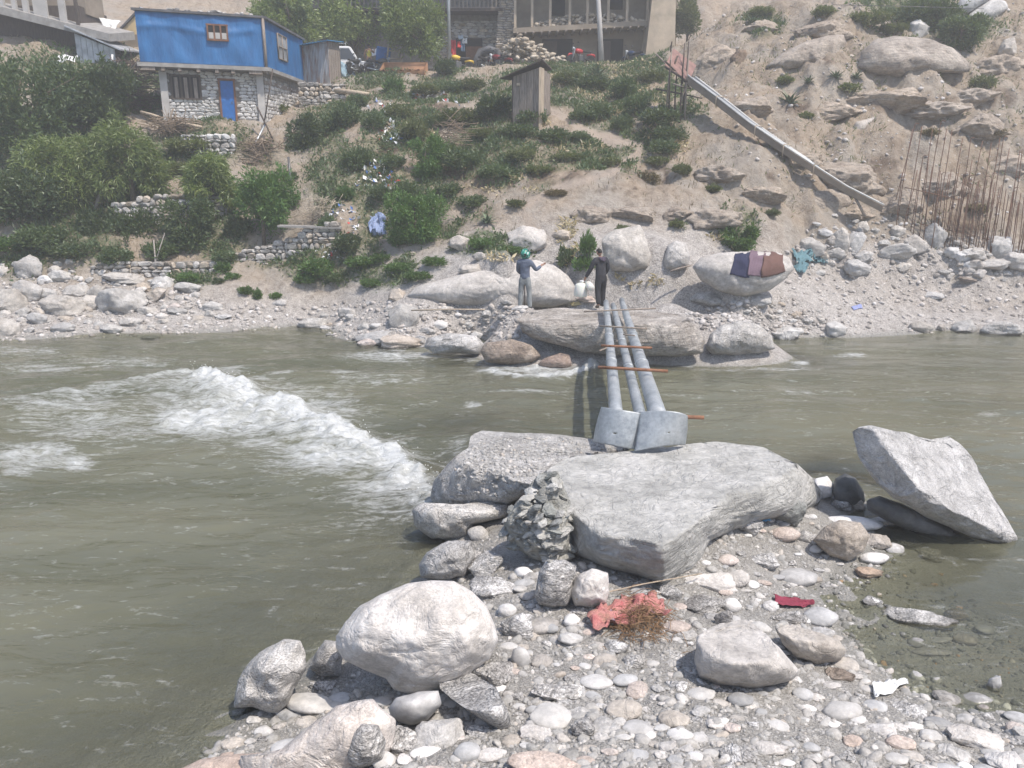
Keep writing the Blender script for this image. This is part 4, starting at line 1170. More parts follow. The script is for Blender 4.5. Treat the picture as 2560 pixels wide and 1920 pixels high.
rocks_in([(1760,770),(1960,740),(2080,790),(2060,840),(1930,830),(1780,800)], (1760, 2080), (740, 840), 24, 14, 36, ('palef', 'rough', 'smooth', 'tan'), 'pale stone on the shingle right of the bridge', 'stones right of the bridge')
# shingle of the far bank
def far_points(poly, xr, yr, N):
    out = []
    while len(out) < N:
        px, py = g.uniform(*xr), g.uniform(*yr)
        if pip(poly, px, py):
            h = hit(px, py); out.append(h)
    return np.array([tuple(v) for v in out])
fp = np.concatenate([
    far_points([(-60,700),(300,690),(560,760),(760,770),(900,750),(1030,760),(1300,772),(1500,770),(1520,800),(1290,845),(1060,875),(880,860),(780,825),(0,855)], (-60, 1520), (690, 875), 2600),
    far_points([(1700,780),(1950,740),(2080,800),(2060,842),(1760,830)], (1700, 2080), (740, 842), 700),
    far_points([(1960,600),(2160,540),(2560,610),(2600,835),(2060,838),(1950,740)], (1950, 2600), (540, 838), 1300),
    far_points([(1740,20),(2560,0),(2560,560),(2200,540),(1960,460),(1780,330)], (1740, 2560), (0, 560), 1100)])
fs_ = 0.04 * (0.26 / 0.04) ** (rng.random(len(fp)) ** 2.4)
scatter('far_shingle', fp + np.array([0, 0, .01]), fs_, vsm, gmat_far, 'pale shingle and small stones along the far bank')
# ------------------------------------------------------------------ vegetation
LM = {
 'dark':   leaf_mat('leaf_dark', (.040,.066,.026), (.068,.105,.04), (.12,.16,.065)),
 'willow': leaf_mat('leaf_willow', (.11,.155,.04), (.19,.25,.07), (.31,.36,.14), .5),
 'bright': leaf_mat('leaf_bright', (.05,.11,.022), (.08,.16,.035), (.13,.21,.06)),
 'blue':   leaf_mat('leaf_blue_green', (.05,.082,.034), (.08,.12,.05), (.13,.16,.075)),
 'olive':  leaf_mat('leaf_olive', (.08,.095,.035), (.12,.14,.055), (.19,.19,.09)),
 'dry':    leaf_mat('leaf_dry', (.10,.065,.03), (.20,.15,.08), (.34,.28,.17), 0.15),
 'husk':   leaf_mat('corn_husk', (.36,.28,.15), (.52,.43,.26), (.66,.58,.40), 0.15),
}
bark = plain_mat('bark', (.13,.105,.08), 0.9, 0.4, 14, 0.6)
bark_pale = plain_mat('bark_pale', (.32,.29,.26), 0.9, 0.3, 14, 0.5)
twig = plain_mat('dry_twig', (.22,.17,.125), 0.9, 0.3, 20, 0.3)
def unit(a):
    return a / np.maximum(np.linalg.norm(a, axis=1)[:, None], 1e-9)
def leaves_np(Cn, D, L, Wd, g2):
    n = len(Cn)
    D = unit(D)
    side = unit(np.cross(D, g2.normal(size=(n, 3))))
    nor = np.cross(side, D)
    L = L[:, None]; Wd = Wd[:, None]
    v0 = Cn; v2 = Cn + D * L
    m = Cn + D * L * 0.45 + nor * L * 0.07
    v1 = m + side * Wd * .5; v3 = m - side * Wd * .5
    V = np.stack([v0, v1, v2, v3], 1).reshape(-1, 3)
    b = np.arange(n) * 4
    F = np.stack([b, b+1, b+2, b+3], 1)
    return V, F
def crown_np(blobs, N, L, Wd, g2, droop=0.0, gap=0.5, gapf=1.4):
    """leaves through the volume of overlapping lumps, thick towards the outside, with holes"""
    tot = sum(b[1][0] * b[1][1] * b[1][2] for b in blobs) ** 1
    Cs, Ds = [], []
    for c, r in blobs:
        k = int(N * (r[0] * r[1] * r[2]) / tot * 2.2)
        d = unit(g2.normal(size=(k, 3)))
        rad = g2.uniform(0.35, 1.0, k) ** 0.6
        P = d * rad[:, None] * np.array(r)
        lump = 1 + 0.28 * fbm(d * 2.2 + np.array(c), 3)
        P = P * lump[:, None] + np.array(c)
        Cs.append(P); Ds.append(d)
    P = np.concatenate(Cs); D = np.concatenate(Ds)
    keep = fbm(P * gapf + 5.1, 3) > -gap + 0.25 * g2.random(len(P))
    P, D = P[keep], D[keep]
    if len(P) > N:
        s = g2.choice(len(P), N, replace=False); P, D = P[s], D[s]
    # long shoots that break the outline
    Rm = float(np.mean([b[1][0] for b in blobs]))
    ks = g2.choice(len(P), 46)
    for k in ks:
        sd_ = unit((D[k] * .7 + g2.normal(size=3) * .3 + np.array([0, 0, .75 - droop]))[None])[0]
        tt = g2.uniform(0, 1, max(6, N // 420))[:, None]
        P = np.concatenate([P, P[k] + sd_ * tt * Rm * g2.uniform(.35, .75) + g2.normal(size=(len(tt), 3)) * Rm * .03])
        D = np.concatenate([D, np.repeat(sd_[None], len(tt), 0)])
    n = len(P)
    dirs = D * 0.7 + g2.normal(size=(n, 3)) * 0.6 + np.array([0, 0, 0.35 - droop * 1.5])
    return leaves_np(P, dirs, L * g2.uniform(.6, 1.3, n), Wd * g2.uniform(.7, 1.3, n), g2)
def limb_mesh(name, base, top, r0, blobs, g2, nb=7):
    m = MB()
    base, top = Vector(base), Vector(top)
    mid = base.lerp(top, .5) + Vector((g2.normal() * .12, g2.normal() * .1, 0)) * (top - base).length * .6
    tr = [base - Vector((0, 0, .3)), base.lerp(mid, .5), mid, mid.lerp(top, .5), top]
    m.tube(tr, [r0 * 1.25, r0, r0 * .8, r0 * .6, r0 * .35], 8)
    for k in range(nb):
        c, r = blobs[k % len(blobs)]
        s = tr[1].lerp(tr[3], g2.random())
        e = Vector(c) + Vector((g2.normal() * r[0] * .45, g2.normal() * r[1] * .45, g2.normal() * r[2] * .35))
        md = s.lerp(e, .5) + Vector((0, 0, .12 * (e - s).length))
        m.tube([s, md, e], [r0 * .42, r0 * .26, r0 * .08], 5)
    return m
def tree(label, cx, cy_, rx, ry, Y, base, mat, N=7000, L=.20, Wd=.055, droop=0.0, lobes=5, seed=1, name='tree', r0=.10, bmat=None, cat='tree', group=None, gap=.42):
    g2 = np.random.default_rng(seed)
    c = at(cx, cy_, Y)
    dist = (c - Vector((0, 0, CAM_H))).length
    RX, RZ = rx * dist / FPX, ry * dist / FPX
    b = at(*base, Y) if len(base) == 2 else Vector(base)
    b.z = gnd(b.x, b.y)
    blobs = [((0, 0, 0), (RX * .72, RX * .68, RZ * .72))]
    for k in range(lobes):
        a = 2 * math.pi * k / lobes + g2.uniform(-.4, .4)
        q = g2.uniform(.45, .62)
        blobs.append(((math.cos(a) * RX * q, math.sin(a) * RX * q * .8, math.sin(a * 1.7 + seed) * RZ * .5), (RX * g2.uniform(.36, .5), RX * g2.uniform(.36, .5), RZ * g2.uniform(.38, .52))))
    blobs = [(tuple(np.array(q) + np.array(c - b)), r) for q, r in blobs]
    root = empty(name, b)
    V, F = crown_np(blobs, N, L, Wd, g2, droop, gap, 1.1)
    obj('crown', mesh_np('crown', V, F, False), LM[mat], root)
    tr = limb_mesh('trunk', (0, 0, 0), tuple((c - b) + Vector((0, 0, RZ * .4))), r0, blobs, g2)
    tr.build('trunk', bmat or bark, root, local=True)
    tag(root, label, cat, group)
    return root
tree('big dark leafy tree at the left edge below the houses', 60, 270, 150, 130, 36.5, (70,500), 'dark', 11000, .22, .085, 0, 7, 1, r0=.16)
tree('dark leafy tree beside the brush pile left of the blue house', 250, 245, 84, 70, 38, (240,420), 'dark', 8000, .22, .08, 0, 5, 2, r0=.13)
tree('drooping pale-green willow leftmost of the front row', 165, 435, 100, 108, 33.6, (180,560), 'willow', 8500, .24, .05, .55, 6, 3, r0=.11, bmat=bark)
tree('drooping willow second from the left in the front row', 315, 395, 88, 92, 33.4, (340,560), 'willow', 8500, .24, .05, .55, 6, 4, r0=.12)
tree('drooping willow third from the left below the blue house', 522, 455, 62, 72, 32.9, (548,600), 'willow', 6500, .24, .05, .55, 5, 5, r0=.10)
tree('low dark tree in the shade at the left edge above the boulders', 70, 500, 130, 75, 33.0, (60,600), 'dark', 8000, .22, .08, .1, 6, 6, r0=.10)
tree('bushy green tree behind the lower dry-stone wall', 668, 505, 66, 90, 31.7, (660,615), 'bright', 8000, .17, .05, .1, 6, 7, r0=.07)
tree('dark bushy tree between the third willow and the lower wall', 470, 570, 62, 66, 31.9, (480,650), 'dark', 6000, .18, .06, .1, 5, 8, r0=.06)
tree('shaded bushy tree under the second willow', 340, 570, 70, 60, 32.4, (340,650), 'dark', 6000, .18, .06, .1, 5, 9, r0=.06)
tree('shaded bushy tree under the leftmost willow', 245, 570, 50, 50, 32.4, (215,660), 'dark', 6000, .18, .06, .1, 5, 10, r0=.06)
tree('dark round shrub-tree right of the house corner, nearer one', 762, 352, 50, 64, 37.2, (760,410), 'dark', 7000, .16, .06, 0, 5, 11, r0=.06)
tree('dark round shrub-tree right of the house corner, farther one', 855, 312, 58, 52, 38.4, (850,350), 'dark', 7000, .16, .06, 0, 5, 12, r0=.06)
tree('round dense bright-green bush on the lower hillside', 1037, 552, 74, 78, 30.2, (1037,622), 'bright', 10000, .15, .045, .05, 6, 13, r0=.05)
tree('feathery dark-green bush in the middle of the hillside', 1065, 405, 44, 62, 33.6, (1062,450), 'bright', 6000, .15, .04, -.1, 4, 14, r0=.04)
tree('roadside tree with dense crown in front of the stone house', 1032, 66, 80, 84, 50.4, (1052,175), 'willow', 9000, .26, .085, .2, 6, 15, r0=.13)
tree('leafy tree behind the white car and the tin shed', 862, 42, 92, 62, 54, (880,160), 'willow', 8000, .28, .09, .2, 6, 16, r0=.14)
tree('leafy tree standing behind the right end of the blue house', 712, 34, 84, 62, 50, (720,170), 'willow', 8000, .28, .09, .2, 6, 17, r0=.14)
tree('small dark tree at the right end of the mud house', 1718, 36, 30, 46, 53, (1716,90), 'olive', 3000, .24, .08, .1, 4, 18, r0=.08)
tree('dark bushy tree above the humped boulder at the top right', 2310, 40, 74, 46, 42.8, (2310,80), 'dark', 6000, .2, .075, .1, 6, 19, r0=.09)
tree('dark bush hanging beside the tilted slab at the top right', 2405, 82, 52, 42, 41, (2400,120), 'dark', 4500, .2, .07, .2, 4, 20, r0=.06)
tree('bright green shrub under the dark brown block', 1846, 596, 46, 34, 28.9, (1846,622), 'bright', 4000, .14, .06, 0, 5, 21, name='shrub', r0=.03, cat='shrub')

# hillside shrubs: a few models, many individuals
SHV = {}
def shrub_model(mat, seed, small=False):
    seed = seed + (10 if small else 0)
    if (mat, seed) not in SHV:
        g2 = np.random.default_rng(500 + seed)
        blobs = [((0, 0, .5), (.62, .62, .42))] + [((math.cos(a) * .5, math.sin(a) * .5, g2.uniform(.25, .55)), (.42, .42, g2.uniform(.28, .42))) for a in g2.uniform(0, 6.28, 5)]
        V, F = crown_np(blobs, 420 if small else 1500, .42 if small else .19, .13 if small else .075, g2, -.1, .35, 2.2)
        me = mesh_np('foliage', V, F, False); me.materials.append(LM[mat])
        m = MB()
        for k in range(7):
            a = g2.uniform(0, 6.28)
            m.tube([(0, 0, -.1), (math.cos(a) * .2, math.sin(a) * .2, .3), (math.cos(a) * .5, math.sin(a) * .5, .65)], [.025, .018, .006], 4)
        st = bpy.data.meshes.new('stems'); st.from_pydata(m.v, [], m.f); st.update(); st.materials.append(twig)
        SHV[(mat, seed)] = (me, st)
    return SHV[(mat, seed)]
def shrub(px, py, rx, ry, mat='blue', phrase=None):
    p = hit(px, py + ry * .75)
    d = (p - Vector((0, 0, CAM_H))).length
    sx, sz = rx * d / FPX, 2 * ry * d / FPX * .62
    me, st = shrub_model(mat, int(px * 3 + py) % 3, rx < 30)
    root = empty('shrub', (p.x, p.y, p.z - .04))
    root.scale = (sx, sx, sz); root.rotation_euler = (0, 0, (px * 7 + py * 3) % 6)
    obj('foliage', me, None, root); obj('stems', st, None, root)
    ph = phrase or {'blue': 'grey-green leafy shrub', 'bright': 'fresh green leafy shrub', 'dark': 'dark green leafy shrub', 'olive': 'olive-green weedy shrub', 'dry': 'dry brown shrub'}[mat]
    auto(root, ph, px, py, 'shrub', 'shrubs on the far bank')
for a in ((1240,262,52,44,'dark'),(1322,292,50,30,'blue'),(1296,325,46,26,'blue'),(1150,292,60,36,'olive'),(1375,335,52,26,'blue'),(1110,372,50,30,'blue'),(1165,392,64,34,'blue'),(1245,425,52,22,'blue'),
  (1020,470,44,28,'dark'),(892,392,42,36,'dark'),(942,302,36,30,'blue'),(1000,275,40,26,'olive'),(890,252,34,24,'blue'),(986,214,28,24,'bright'),(1562,218,42,38,'dark'),(1590,262,34,38,'dark'),(1640,292,60,34,'blue'),
  (1675,332,50,28,'blue'),(1655,362,46,28,'blue'),(1622,190,42,22,'olive'),(1412,192,46,26,'olive'),(1482,205,44,26,'dark'),(1500,272,46,24,'blue'),(1455,284,42,20,'blue'),(1555,305,32,26,'blue'),
  (872,602,46,36,'blue'),(905,652,52,20,'bright'),(800,662,56,30,'bright'),(768,692,36,18,'bright'),(842,692,32,16,'blue'),(930,702,32,14,'bright'),(1002,664,42,18,'bright'),(1050,684,42,16,'bright'),(1092,650,42,16,'bright'),
  (1205,604,42,20,'bright'),(1272,622,46,14,'bright'),(1322,606,18,18,'bright'),(1416,642,22,32,'blue'),(1468,608,24,34,'bright'),(1458,664,28,22,'bright'),(1585,636,22,12,'olive'),
  (470,690,34,16,'bright'),(560,664,22,16,'bright'),(582,690,18,10,'bright'),(615,726,18,12,'bright'),(646,734,13,16,'bright'),(690,736,15,10,'bright'),(546,702,14,10,'blue'),
  (2172,48,46,26,'olive'),(2232,72,32,18,'olive'),(1908,26,32,14,'olive'),(2062,28,32,18,'olive'),(2460,206,30,20,'olive'),(1110,165,30,30,'dark'),(1058,222,44,20,'olive'),(1180,210,36,24,'olive'),(1130,215,34,22,'blue'),
  (1040,320,46,34,'olive'),(1090,300,40,26,'blue'),(1210,330,40,22,'olive'),(1300,380,40,22,'olive'),(1420,390,44,18,'olive'),(1520,400,36,16,'olive'),(1350,420,40,16,'olive'),(1640,400,36,18,'olive'),(1450,340,30,14,'blue'),
  (1120,470,46,22,'blue'),(1180,500,44,20,'blue'),(1060,500,40,20,'dark'),(980,400,40,24,'blue'),(950,480,40,30,'blue'),(1000,540,24,24,'dark'),(820,560,26,26,'blue'),(1290,505,24,12,'olive'),(1390,480,30,14,'dry'),(1620,440,40,20,'dry'),(1700,420,30,20,'olive'),
  (600,560,40,36,'dark'),(560,640,40,24,'blue'),(400,620,50,30,'dark'),(290,640,50,28,'dark'),(110,590,70,34,'dark'),(20,610,60,24,'bright'),(180,625,60,24,'blue'),(860,480,30,24,'bright'),(740,500,24,20,'bright'),
  (1560,570,20,10,'olive'),(1700,560,26,12,'olive'),(1780,470,24,12,'olive'),(1930,530,20,10,'olive'),(2010,290,24,10,'olive'),(2120,220,26,12,'olive'),(1960,200,22,12,'olive'),(2320,330,24,10,'dry'),(2480,330,30,14,'dry'),(2440,520,26,12,'dry'),
  (720,440,24,18,'blue'),(480,360,60,26,'olive'),(430,420,40,24,'olive'),(690,270,26,14,'olive'),(1000,600,30,16,'bright'),(950,640,34,16,'bright')):
    shrub(*a)
# rosette plants with thick pointed leaves
blade = MB()
for k in range(5):
    z = [0, .28, .55, .8, 1.0][k]; w = [.07, .10, .09, .055, .004][k]; x = [0, .02, .07, .17, .30][k]
    blade.v += [(x * 1.2, -w, z * .85), (x * 1.2 - .03, 0, z * .85 - .02), (x * 1.2, w, z * .85)]
for k in range(4):
    b = k * 3
    blade.f += [(b, b+1, b+4, b+3), (b+1, b+2, b+5, b+4)]
blade_me = bpy.data.meshes.new('leaf'); blade_me.from_pydata(blade.v, [], blade.f); blade_me.update(); blade_me.materials.append(plain_mat('agave_leaf', (.13,.17,.10), 0.6, 0.35, 6, 0.1))
for i, (px, py, r) in enumerate(((1218,548,34),(1492,186,40),(1974,250,40),(2090,190,24),(2140,195,22),(2020,205,22),(1880,52,22))):
    p = hit(px, py + r * .3); d = (p - Vector((0, 0, CAM_H))).length; s = r * 1.1 * d / FPX
    root = empty('agave', p)
    g3 = random.Random(i)
    for k in range(20):
        o = obj('leaf', blade_me, None, root, (0, 0, -.02), (0, 0, 0), (s, s, s * g3.uniform(.75, 1.1)))
        o.rotation_euler = Matrix.Rotation(k * 2.4, 3, 'Z').to_euler()
        o.rotation_euler = (Matrix.Rotation(k * 2.4, 3, 'Z') @ Matrix.Rotation(.15 + .055 * k, 3, 'Y')).to_euler()
    auto(root, 'spiky rosette plant with thick pointed leaves', px, py, 'plant', 'rosette plants on the slope')

# weeds, dry grass, husks and litter lying over the slope
def on_slope(N, weight, yr=(27.5, 51)):
    w = weight * ((fy > yr[0]) & (fy < yr[1]) & (PXG > -150) & (PXG < 2700) & (PYG > -60))
    area = np.gradient(GX)[None, :] * np.gradient(GY)[:, None]
    w = w * area.ravel()
    idx = rng.choice(len(fx), N, p=w / w.sum())
    x = fx[idx] + rng.uniform(-.08, .08, N); y = fy[idx] + rng.uniform(-.08, .08, N)
    return np.stack([x, y, ground(x, y)], 1)
clump = np.clip(fbm(pxy * 1.3 + 90, 3) + .25, 0, 1)
P3 = on_slope(90000, green * (0.15 + clump))
P3[:, 2] += rng.uniform(0, .22, len(P3)) ** 1.5
V, F = leaves_np(P3, rng.normal(size=P3.shape) * .6 + np.array([0, 0, .55]), rng.uniform(.08, .24, len(P3)), rng.uniform(.04, .10, len(P3)), rng)
tag(obj('weed_cover', mesh_np('weed_cover', V, F, False), LM['blue']), 'low grey-green weeds covering the far slope', kind='stuff')
P3 = on_slope(26000, np.clip(green * .5 + .12 + .5 * smooth(.1, .6, fbm(pxy * .6 + 33, 3)), 0, 1) * (1 - path) * smooth(29, 31, fy) * (1 - .85 * right))
V, F = leaves_np(P3, rng.normal(size=P3.shape) * .35 + np.array([0, 0, .8]), rng.uniform(.10, .28, len(P3)), rng.uniform(.012, .03, len(P3)), rng)
tag(obj('dry_grass', mesh_np('dry_grass', V, F, False), LM['dry']), 'dry brown grass tufts over the far slope', kind='stuff')
P3 = on_slope(4500, right * smooth(.0, .5, fbm(pxy * .8 + 12, 3)) * smooth(30.5, 32, fy))
V, F = leaves_np(P3, rng.normal(size=P3.shape) * .5 + np.array([0, 0, .5]), rng.uniform(.12, .3, len(P3)), rng.uniform(.02, .05, len(P3)), rng)
tag(obj('slope_grass', mesh_np('slope_grass', V, F, False), LM['olive']), 'thin dry tufts on the bare right slope', kind='stuff')
def spots(lst, per):
    out = []
    for px, py, rx, ry in lst:
        for _ in range(int(per * max(rx * ry, 60) / 400)):
            a, q = g.uniform(0, 6.28), math.sqrt(g.random())
            out.append(tuple(hit(px + rx * q * math.cos(a), py + ry * q * math.sin(a))))
    return np.array(out)
P3 = spots([(1556,165,80,16),(1524,236,44,42),(1560,200,40,30),(1357,310,22,12),(1480,370,32,14),(1405,376,12,18),(1616,334,28,18),(1700,370,24,14),(1417,573,26,30),(1400,600,10,14),(1290,450,28,10),(1381,211,16,22),
    (1433,636,24,14),(1450,620,20,10),(1530,640,16,30),(1545,290,14,18),(1500,300,14,10),(1330,480,24,6),(1640,710,24,8),(1545,700,14,10),(1590,720,20,6),(1790,600,24,8),(1420,655,20,14),(1850,625,30,6),(1180,470,20,8),(1320,345,8,16),(1250,650,40,10),(1300,400,30,10),(1450,230,26,14),(1600,215,24,20),(1230,480,26,8),(1080,340,20,10),(1650,250,20,16)], 85)
P3[:, 2] += rng.uniform(0, .07, len(P3))
V, F = leaves_np(P3, rng.normal(size=P3.shape) + np.array([0, 0, .1]), rng.uniform(.10, .3, len(P3)), rng.uniform(.04, .10, len(P3)), rng)
tag(obj('corn_husks', mesh_np('corn_husks', V, F, False), LM['husk']), 'yellowish corn husks strewn over the slope', kind='stuff')
t = NT('litter'); lit = t.done(t.bsdf(t.ramp(t.island(), [(0, (.75,.75,.74)), (.4, (.6,.62,.66)), (.55, (.12,.22,.5)), (.7, (.7,.68,.62)), (.82, (.5,.06,.05)), (.9, (.7,.72,.72)), (1, (.08,.3,.22))], 'CONSTANT'), .5))
P3 = spots([(939,430,34,30),(971,326,24,36),(1098,238,34,22),(960,280,40,30),(848,529,24,20),(925,460,40,16),(1160,255,24,14),(1000,345,20,20),(880,560,16,30),(960,460,30,30),(830,640,30,16),(1040,240,30,16)], 22)
P3[:, 2] += rng.uniform(0, .08, len(P3))
V, F = leaves_np(P3, rng.normal(size=P3.shape), rng.uniform(.08, .26, len(P3)), rng.uniform(.08, .2, len(P3)), rng)
tag(obj('litter', mesh_np('litter', V, F, False), lit), 'scattered plastic litter on the hillside dump', kind='stuff')
def brush(name, label, cen, rx, ry, Y, N, lo=.5, hi=1.4, mat=None, rad=.018):
    m = MB(); c = at(*cen, Y); g3 = random.Random(N)
    d = (c - Vector((0, 0, CAM_H))).length; RX, RZ = rx * d / FPX, ry * d / FPX
    for _ in range(N):
        p = c + Vector((g3.gauss(0, .45) * RX, g3.gauss(0, .4) * RX * .8, g3.uniform(-1, .8) * RZ))
        a = Vector((g3.gauss(0, 1), g3.gauss(0, .6), g3.gauss(0, .35))).normalized() * g3.uniform(lo, hi)
        m.tube([p - a / 2, p + Vector((0, 0, g3.gauss(0, .05))), p + a / 2], [rad, rad * .9, rad * .4], 4)
    o = m.build(name, mat or twig, None, loc=Vector((c.x, c.y, gnd(c.x, c.y))))
    return tag(o, label, 'brush pile', kind='stuff')
brush('brush_pile', 'dark pile of brushwood left of the blue house', (330,225), 62, 72, 40.5, 420, mat=plain_mat('old_twig', (.13,.10,.085), .9, .4, 20, .2))
brush('brush_pile', 'brushwood heap on the terrace in front of the blue house', (430,312), 52, 18, 37.8, 160)
brush('brush_pile', 'reddish brushwood heap by the metal strut', (650,380), 46, 34, 36.8, 220)
brush('brush_pile', 'dry sticks on the middle of the hillside', (1130,330), 46, 30, 35.2, 60, rad=.014)
brush('brush_pile', 'bleached cut stalks right of the bare path', (800,520), 50, 26, 32, 110, .3, .9, plain_mat('bleached_stalk', (.42,.36,.28), .9, .2, 12, .1), .012)
# ------------------------------------------------------------------ buildings
M_ = {
 'mortar': plain_mat('mortar', (.20,.185,.165), .95, .3, 6, .4),
 'mud': plain_mat('mud_plaster', (.25,.21,.165), .95, .25, 1.2, .3),
 'mud_pale': plain_mat('mud_plaster_pale', (.40,.335,.255), .95, .22, 1.5, .4),
 'plaster': plain_mat('grey_plaster', (.40,.385,.365), .9, .15, 2, .15),
 'wood': plain_mat('weathered_wood', (.23,.195,.165), .85, .45, 5, .35, stretch=(4, 4, .5)),
 'wood_dark': plain_mat('dark_wood', (.075,.06,.05), .85, .4, 5, .3, stretch=(4, 4, .5)),
 'wood_red': plain_mat('red_brown_wood', (.17,.085,.05), .8, .3, 5, .2),
 'wood_pale': plain_mat('pale_wood', (.40,.33,.25), .85, .25, 5, .2, stretch=(3, 3, .5)),
 'slab': plain_mat('concrete', (.27,.26,.245), .9, .25, 3, .2),
 'dark': plain_mat('dark_interior', (.018,.017,.016), .95, .2, 3, 0),
 'tar': plain_mat('roof_dark', (.10,.10,.105), .9, .4, 2, .3),
 'tin': plain_mat('tin', (.42,.43,.44), .45, .35, 1.8, .15, metal=.5),
 'rust': plain_mat('rust', (.20,.085,.045), .85, .45, 6, .3),
 'steel': plain_mat('galvanised', (.40,.425,.44), .42, .16, 5, .06, metal=.55, spec=.5),
 'steel_dark': plain_mat('dark_steel', (.12,.12,.12), .5, .2, 6, .05, metal=.6),
 'glass': plain_mat('window_glass', (.05,.055,.06), .12, .2, 1, 0, spec=.6),
 'white': plain_mat('white_paint', (.72,.72,.70), .4, .06, 4, 0),
 'bluesheet': None, 'blue_paint': plain_mat('blue_door_paint', (.02,.12,.36), .5, .2, 6, .05),
 'blue_roof': plain_mat('blue_roof_sheet', (.06,.24,.46), .45, .15, 5, .05),
 'rubber': plain_mat('rubber', (.02,.02,.02), .8, .2, 8, 0),
 'black': plain_mat('black_plastic', (.03,.03,.032), .45, .2, 8, 0),
 'red': plain_mat('red_paint', (.42,.03,.035), .35, .15, 8, 0),
 'yellow': plain_mat('yellow_paint', (.60,.40,.05), .45, .15, 8, 0),
 'stonew': rock_mat('wall_stone', (.26,.245,.225), (.37,.35,.325), (.47,.45,.42), .3, 12, tint=.28, bump=.5, big=1.5),
 'stonewhite': rock_mat('wall_stone_limewashed', (.40,.39,.37), (.50,.49,.47), (.58,.57,.55), .2, 12, tint=.14, bump=.5, big=1.2),
 'stonetan': rock_mat('wall_stone_tan', (.27,.22,.165), (.38,.32,.25), (.47,.41,.33), .3, 12, tint=.25, bump=.5, big=1.5),
}
t = NT('blue_sheet')
pp = t.pos()
nn = t.noise(t.pos(1, 1, .35), 2.2, 5, .6)
M_['bluesheet'] = t.done(t.bsdf(t.ramp(nn, [(.3, (.016,.092,.24)), (.6, (.024,.135,.33)), (.8, (.04,.17,.38))]), .55, t.bump(nn, .5, .15), 0, .35))
# wall stones: a few shapes shared by every wall
WS = []
for i in range(6):
    V = rock_verts(2, 700 + i, cuts=8, rough=.03, lump=.16) * 2
    V = np.sign(V) * np.abs(V) ** .72
    lo, hi = V.min(0), V.max(0); V = (V - (lo + hi) / 2) / (hi - lo)
    WS.append(mesh_np('stone', V, ico(2)[1], False))
def stones_on(parent, a, b, z0, z1, course, length, mat, skip=(), depth=.18, proud=.05, name='stone', limit=300, seed=1, jitter=.25, ztop=None):
    """stones laid in courses on the face a->b; a face seen from its right-hand side"""
    g3 = random.Random(seed)
    a, b = Vector(a[:2]), Vector(b[:2]); L = (b - a).length
    d = (b - a) / L; n = Vector((d.y, -d.x)); ang = math.atan2(d.y, d.x)
    z = z0; cnt = 0; mats = mat if isinstance(mat, (list, tuple)) else [mat]
    PW = WORLD(parent).translation
    while z < z1 - course * .4 and cnt < limit:
        h = course * g3.uniform(1 - jitter, 1 + jitter)
        s = -g3.random() * length * .5
        while s < L and cnt < limit:
            l = length * g3.uniform(.55, 1.5)
            s0, s1 = max(s, 0), min(s + l, L); s += l
            if s1 - s0 < .06: continue
            cs, czz = (s0 + s1) / 2, z + h / 2
            if ztop is not None and czz > ztop(cs / L): continue
            if any(u0 < cs < u1 and v0 < czz < v1 for u0, u1, v0, v1 in skip): continue
            q = a + d * cs + n * (proud - depth / 2 + g3.uniform(-.02, .02))
            o = obj(name, with_mat(WS[g3.randrange(6)], g3.choice(mats)), None, parent, (q.x - PW.x, q.y - PW.y, czz - PW.z), (g3.uniform(-.1, .1), g3.uniform(-.10, .10), ang + g3.uniform(-.12, .12) + (math.pi if g3.random() < .5 else 0)), ((s1 - s0) * 1.06, depth, h * 1.08))
            cnt += 1
        z += h
    return cnt
def P2(v): return Vector((v.x, v.y))

# ---- the blue house
A = at(350, 149, 38.2); B = at(664, 166, 40.2); Cc = Vector((B.x + .16, 47.0, 0)); Dd = Vector((A.x + .3, 45.0, 0))
Z0, ZS, ZT = gnd(A.x + 2, 39) - .4, 9.93, 12.05
house = empty('blue_house', (A.x, A.y, Z0))
fd = (P2(B) - P2(A)).normalized(); fn_ = Vector((-fd.y, fd.x)); WL = (P2(B) - P2(A)).length
m = MB()                                                        # upper storey body
q = [(A.x, A.y), (B.x, B.y), (Cc.x, Cc.y), (Dd.x, Dd.y)]
m.hexa([(x, y, ZS + .012) for x, y in q], [(x, y, ZT) for x, y in q]); m.build('upper_wall', M_['bluesheet'], house)
# tarpaulin-like front sheet with soft folds
nu, nv = 60, 24
V, F = [], []
for j in range(nv + 1):
    for i in range(nu + 1):
        u, v = i / nu, j / nv
        p = P2(A) + fd * WL * u
        bul = .035 + .03 * math.sin(u * 9 + 3 * v) * math.sin(v * 3.1) + .02 * math.sin(u * 23 + v * 7) + .05 * math.exp(-((v - .72 - .05 * math.sin(u * 8)) / .07) ** 2)
        if u > .93: bul *= .2
        p = p - fn_ * bul
        V.append((p.x, p.y, ZS + .03 + (ZT - .12 - ZS) * v))
for j in range(nv):
    for i in range(nu):
        k = j * (nu + 1) + i; F.append((k, k + 1, k + nu + 2, k + nu + 1))
mm = MB(); mm.add(V, F, True); mm.build('front_sheet', M_['bluesheet'], house)
m = MB(); ov = .14
q2 = [P2(A) - fd * ov - fn_ * ov, P2(B) + fd * ov - fn_ * ov, P2(Cc) + fd * ov, P2(Dd) - fd * ov]
m.hexa([(x, y, ZT + .003) for x, y in q2], [(x, y, ZT + .10) for x, y in q2]); roof = m.build('roof', M_['tar'], house)
g3 = random.Random(3)
for k in range(14):                                             # stones weighting the roof edge
    s = g3.uniform(.3, WL - .3); p = P2(A) + fd * s + fn_ * g3.uniform(0, .4)
    o = obj('roof_stone', with_mat(WS[k % 6], M_['stonew']), None, roof, (p.x - A.x, p.y - A.y, ZT + .16 - Z0), (0, 0, g3.random() * 3), (g3.uniform(.15, .35), .2, .12))
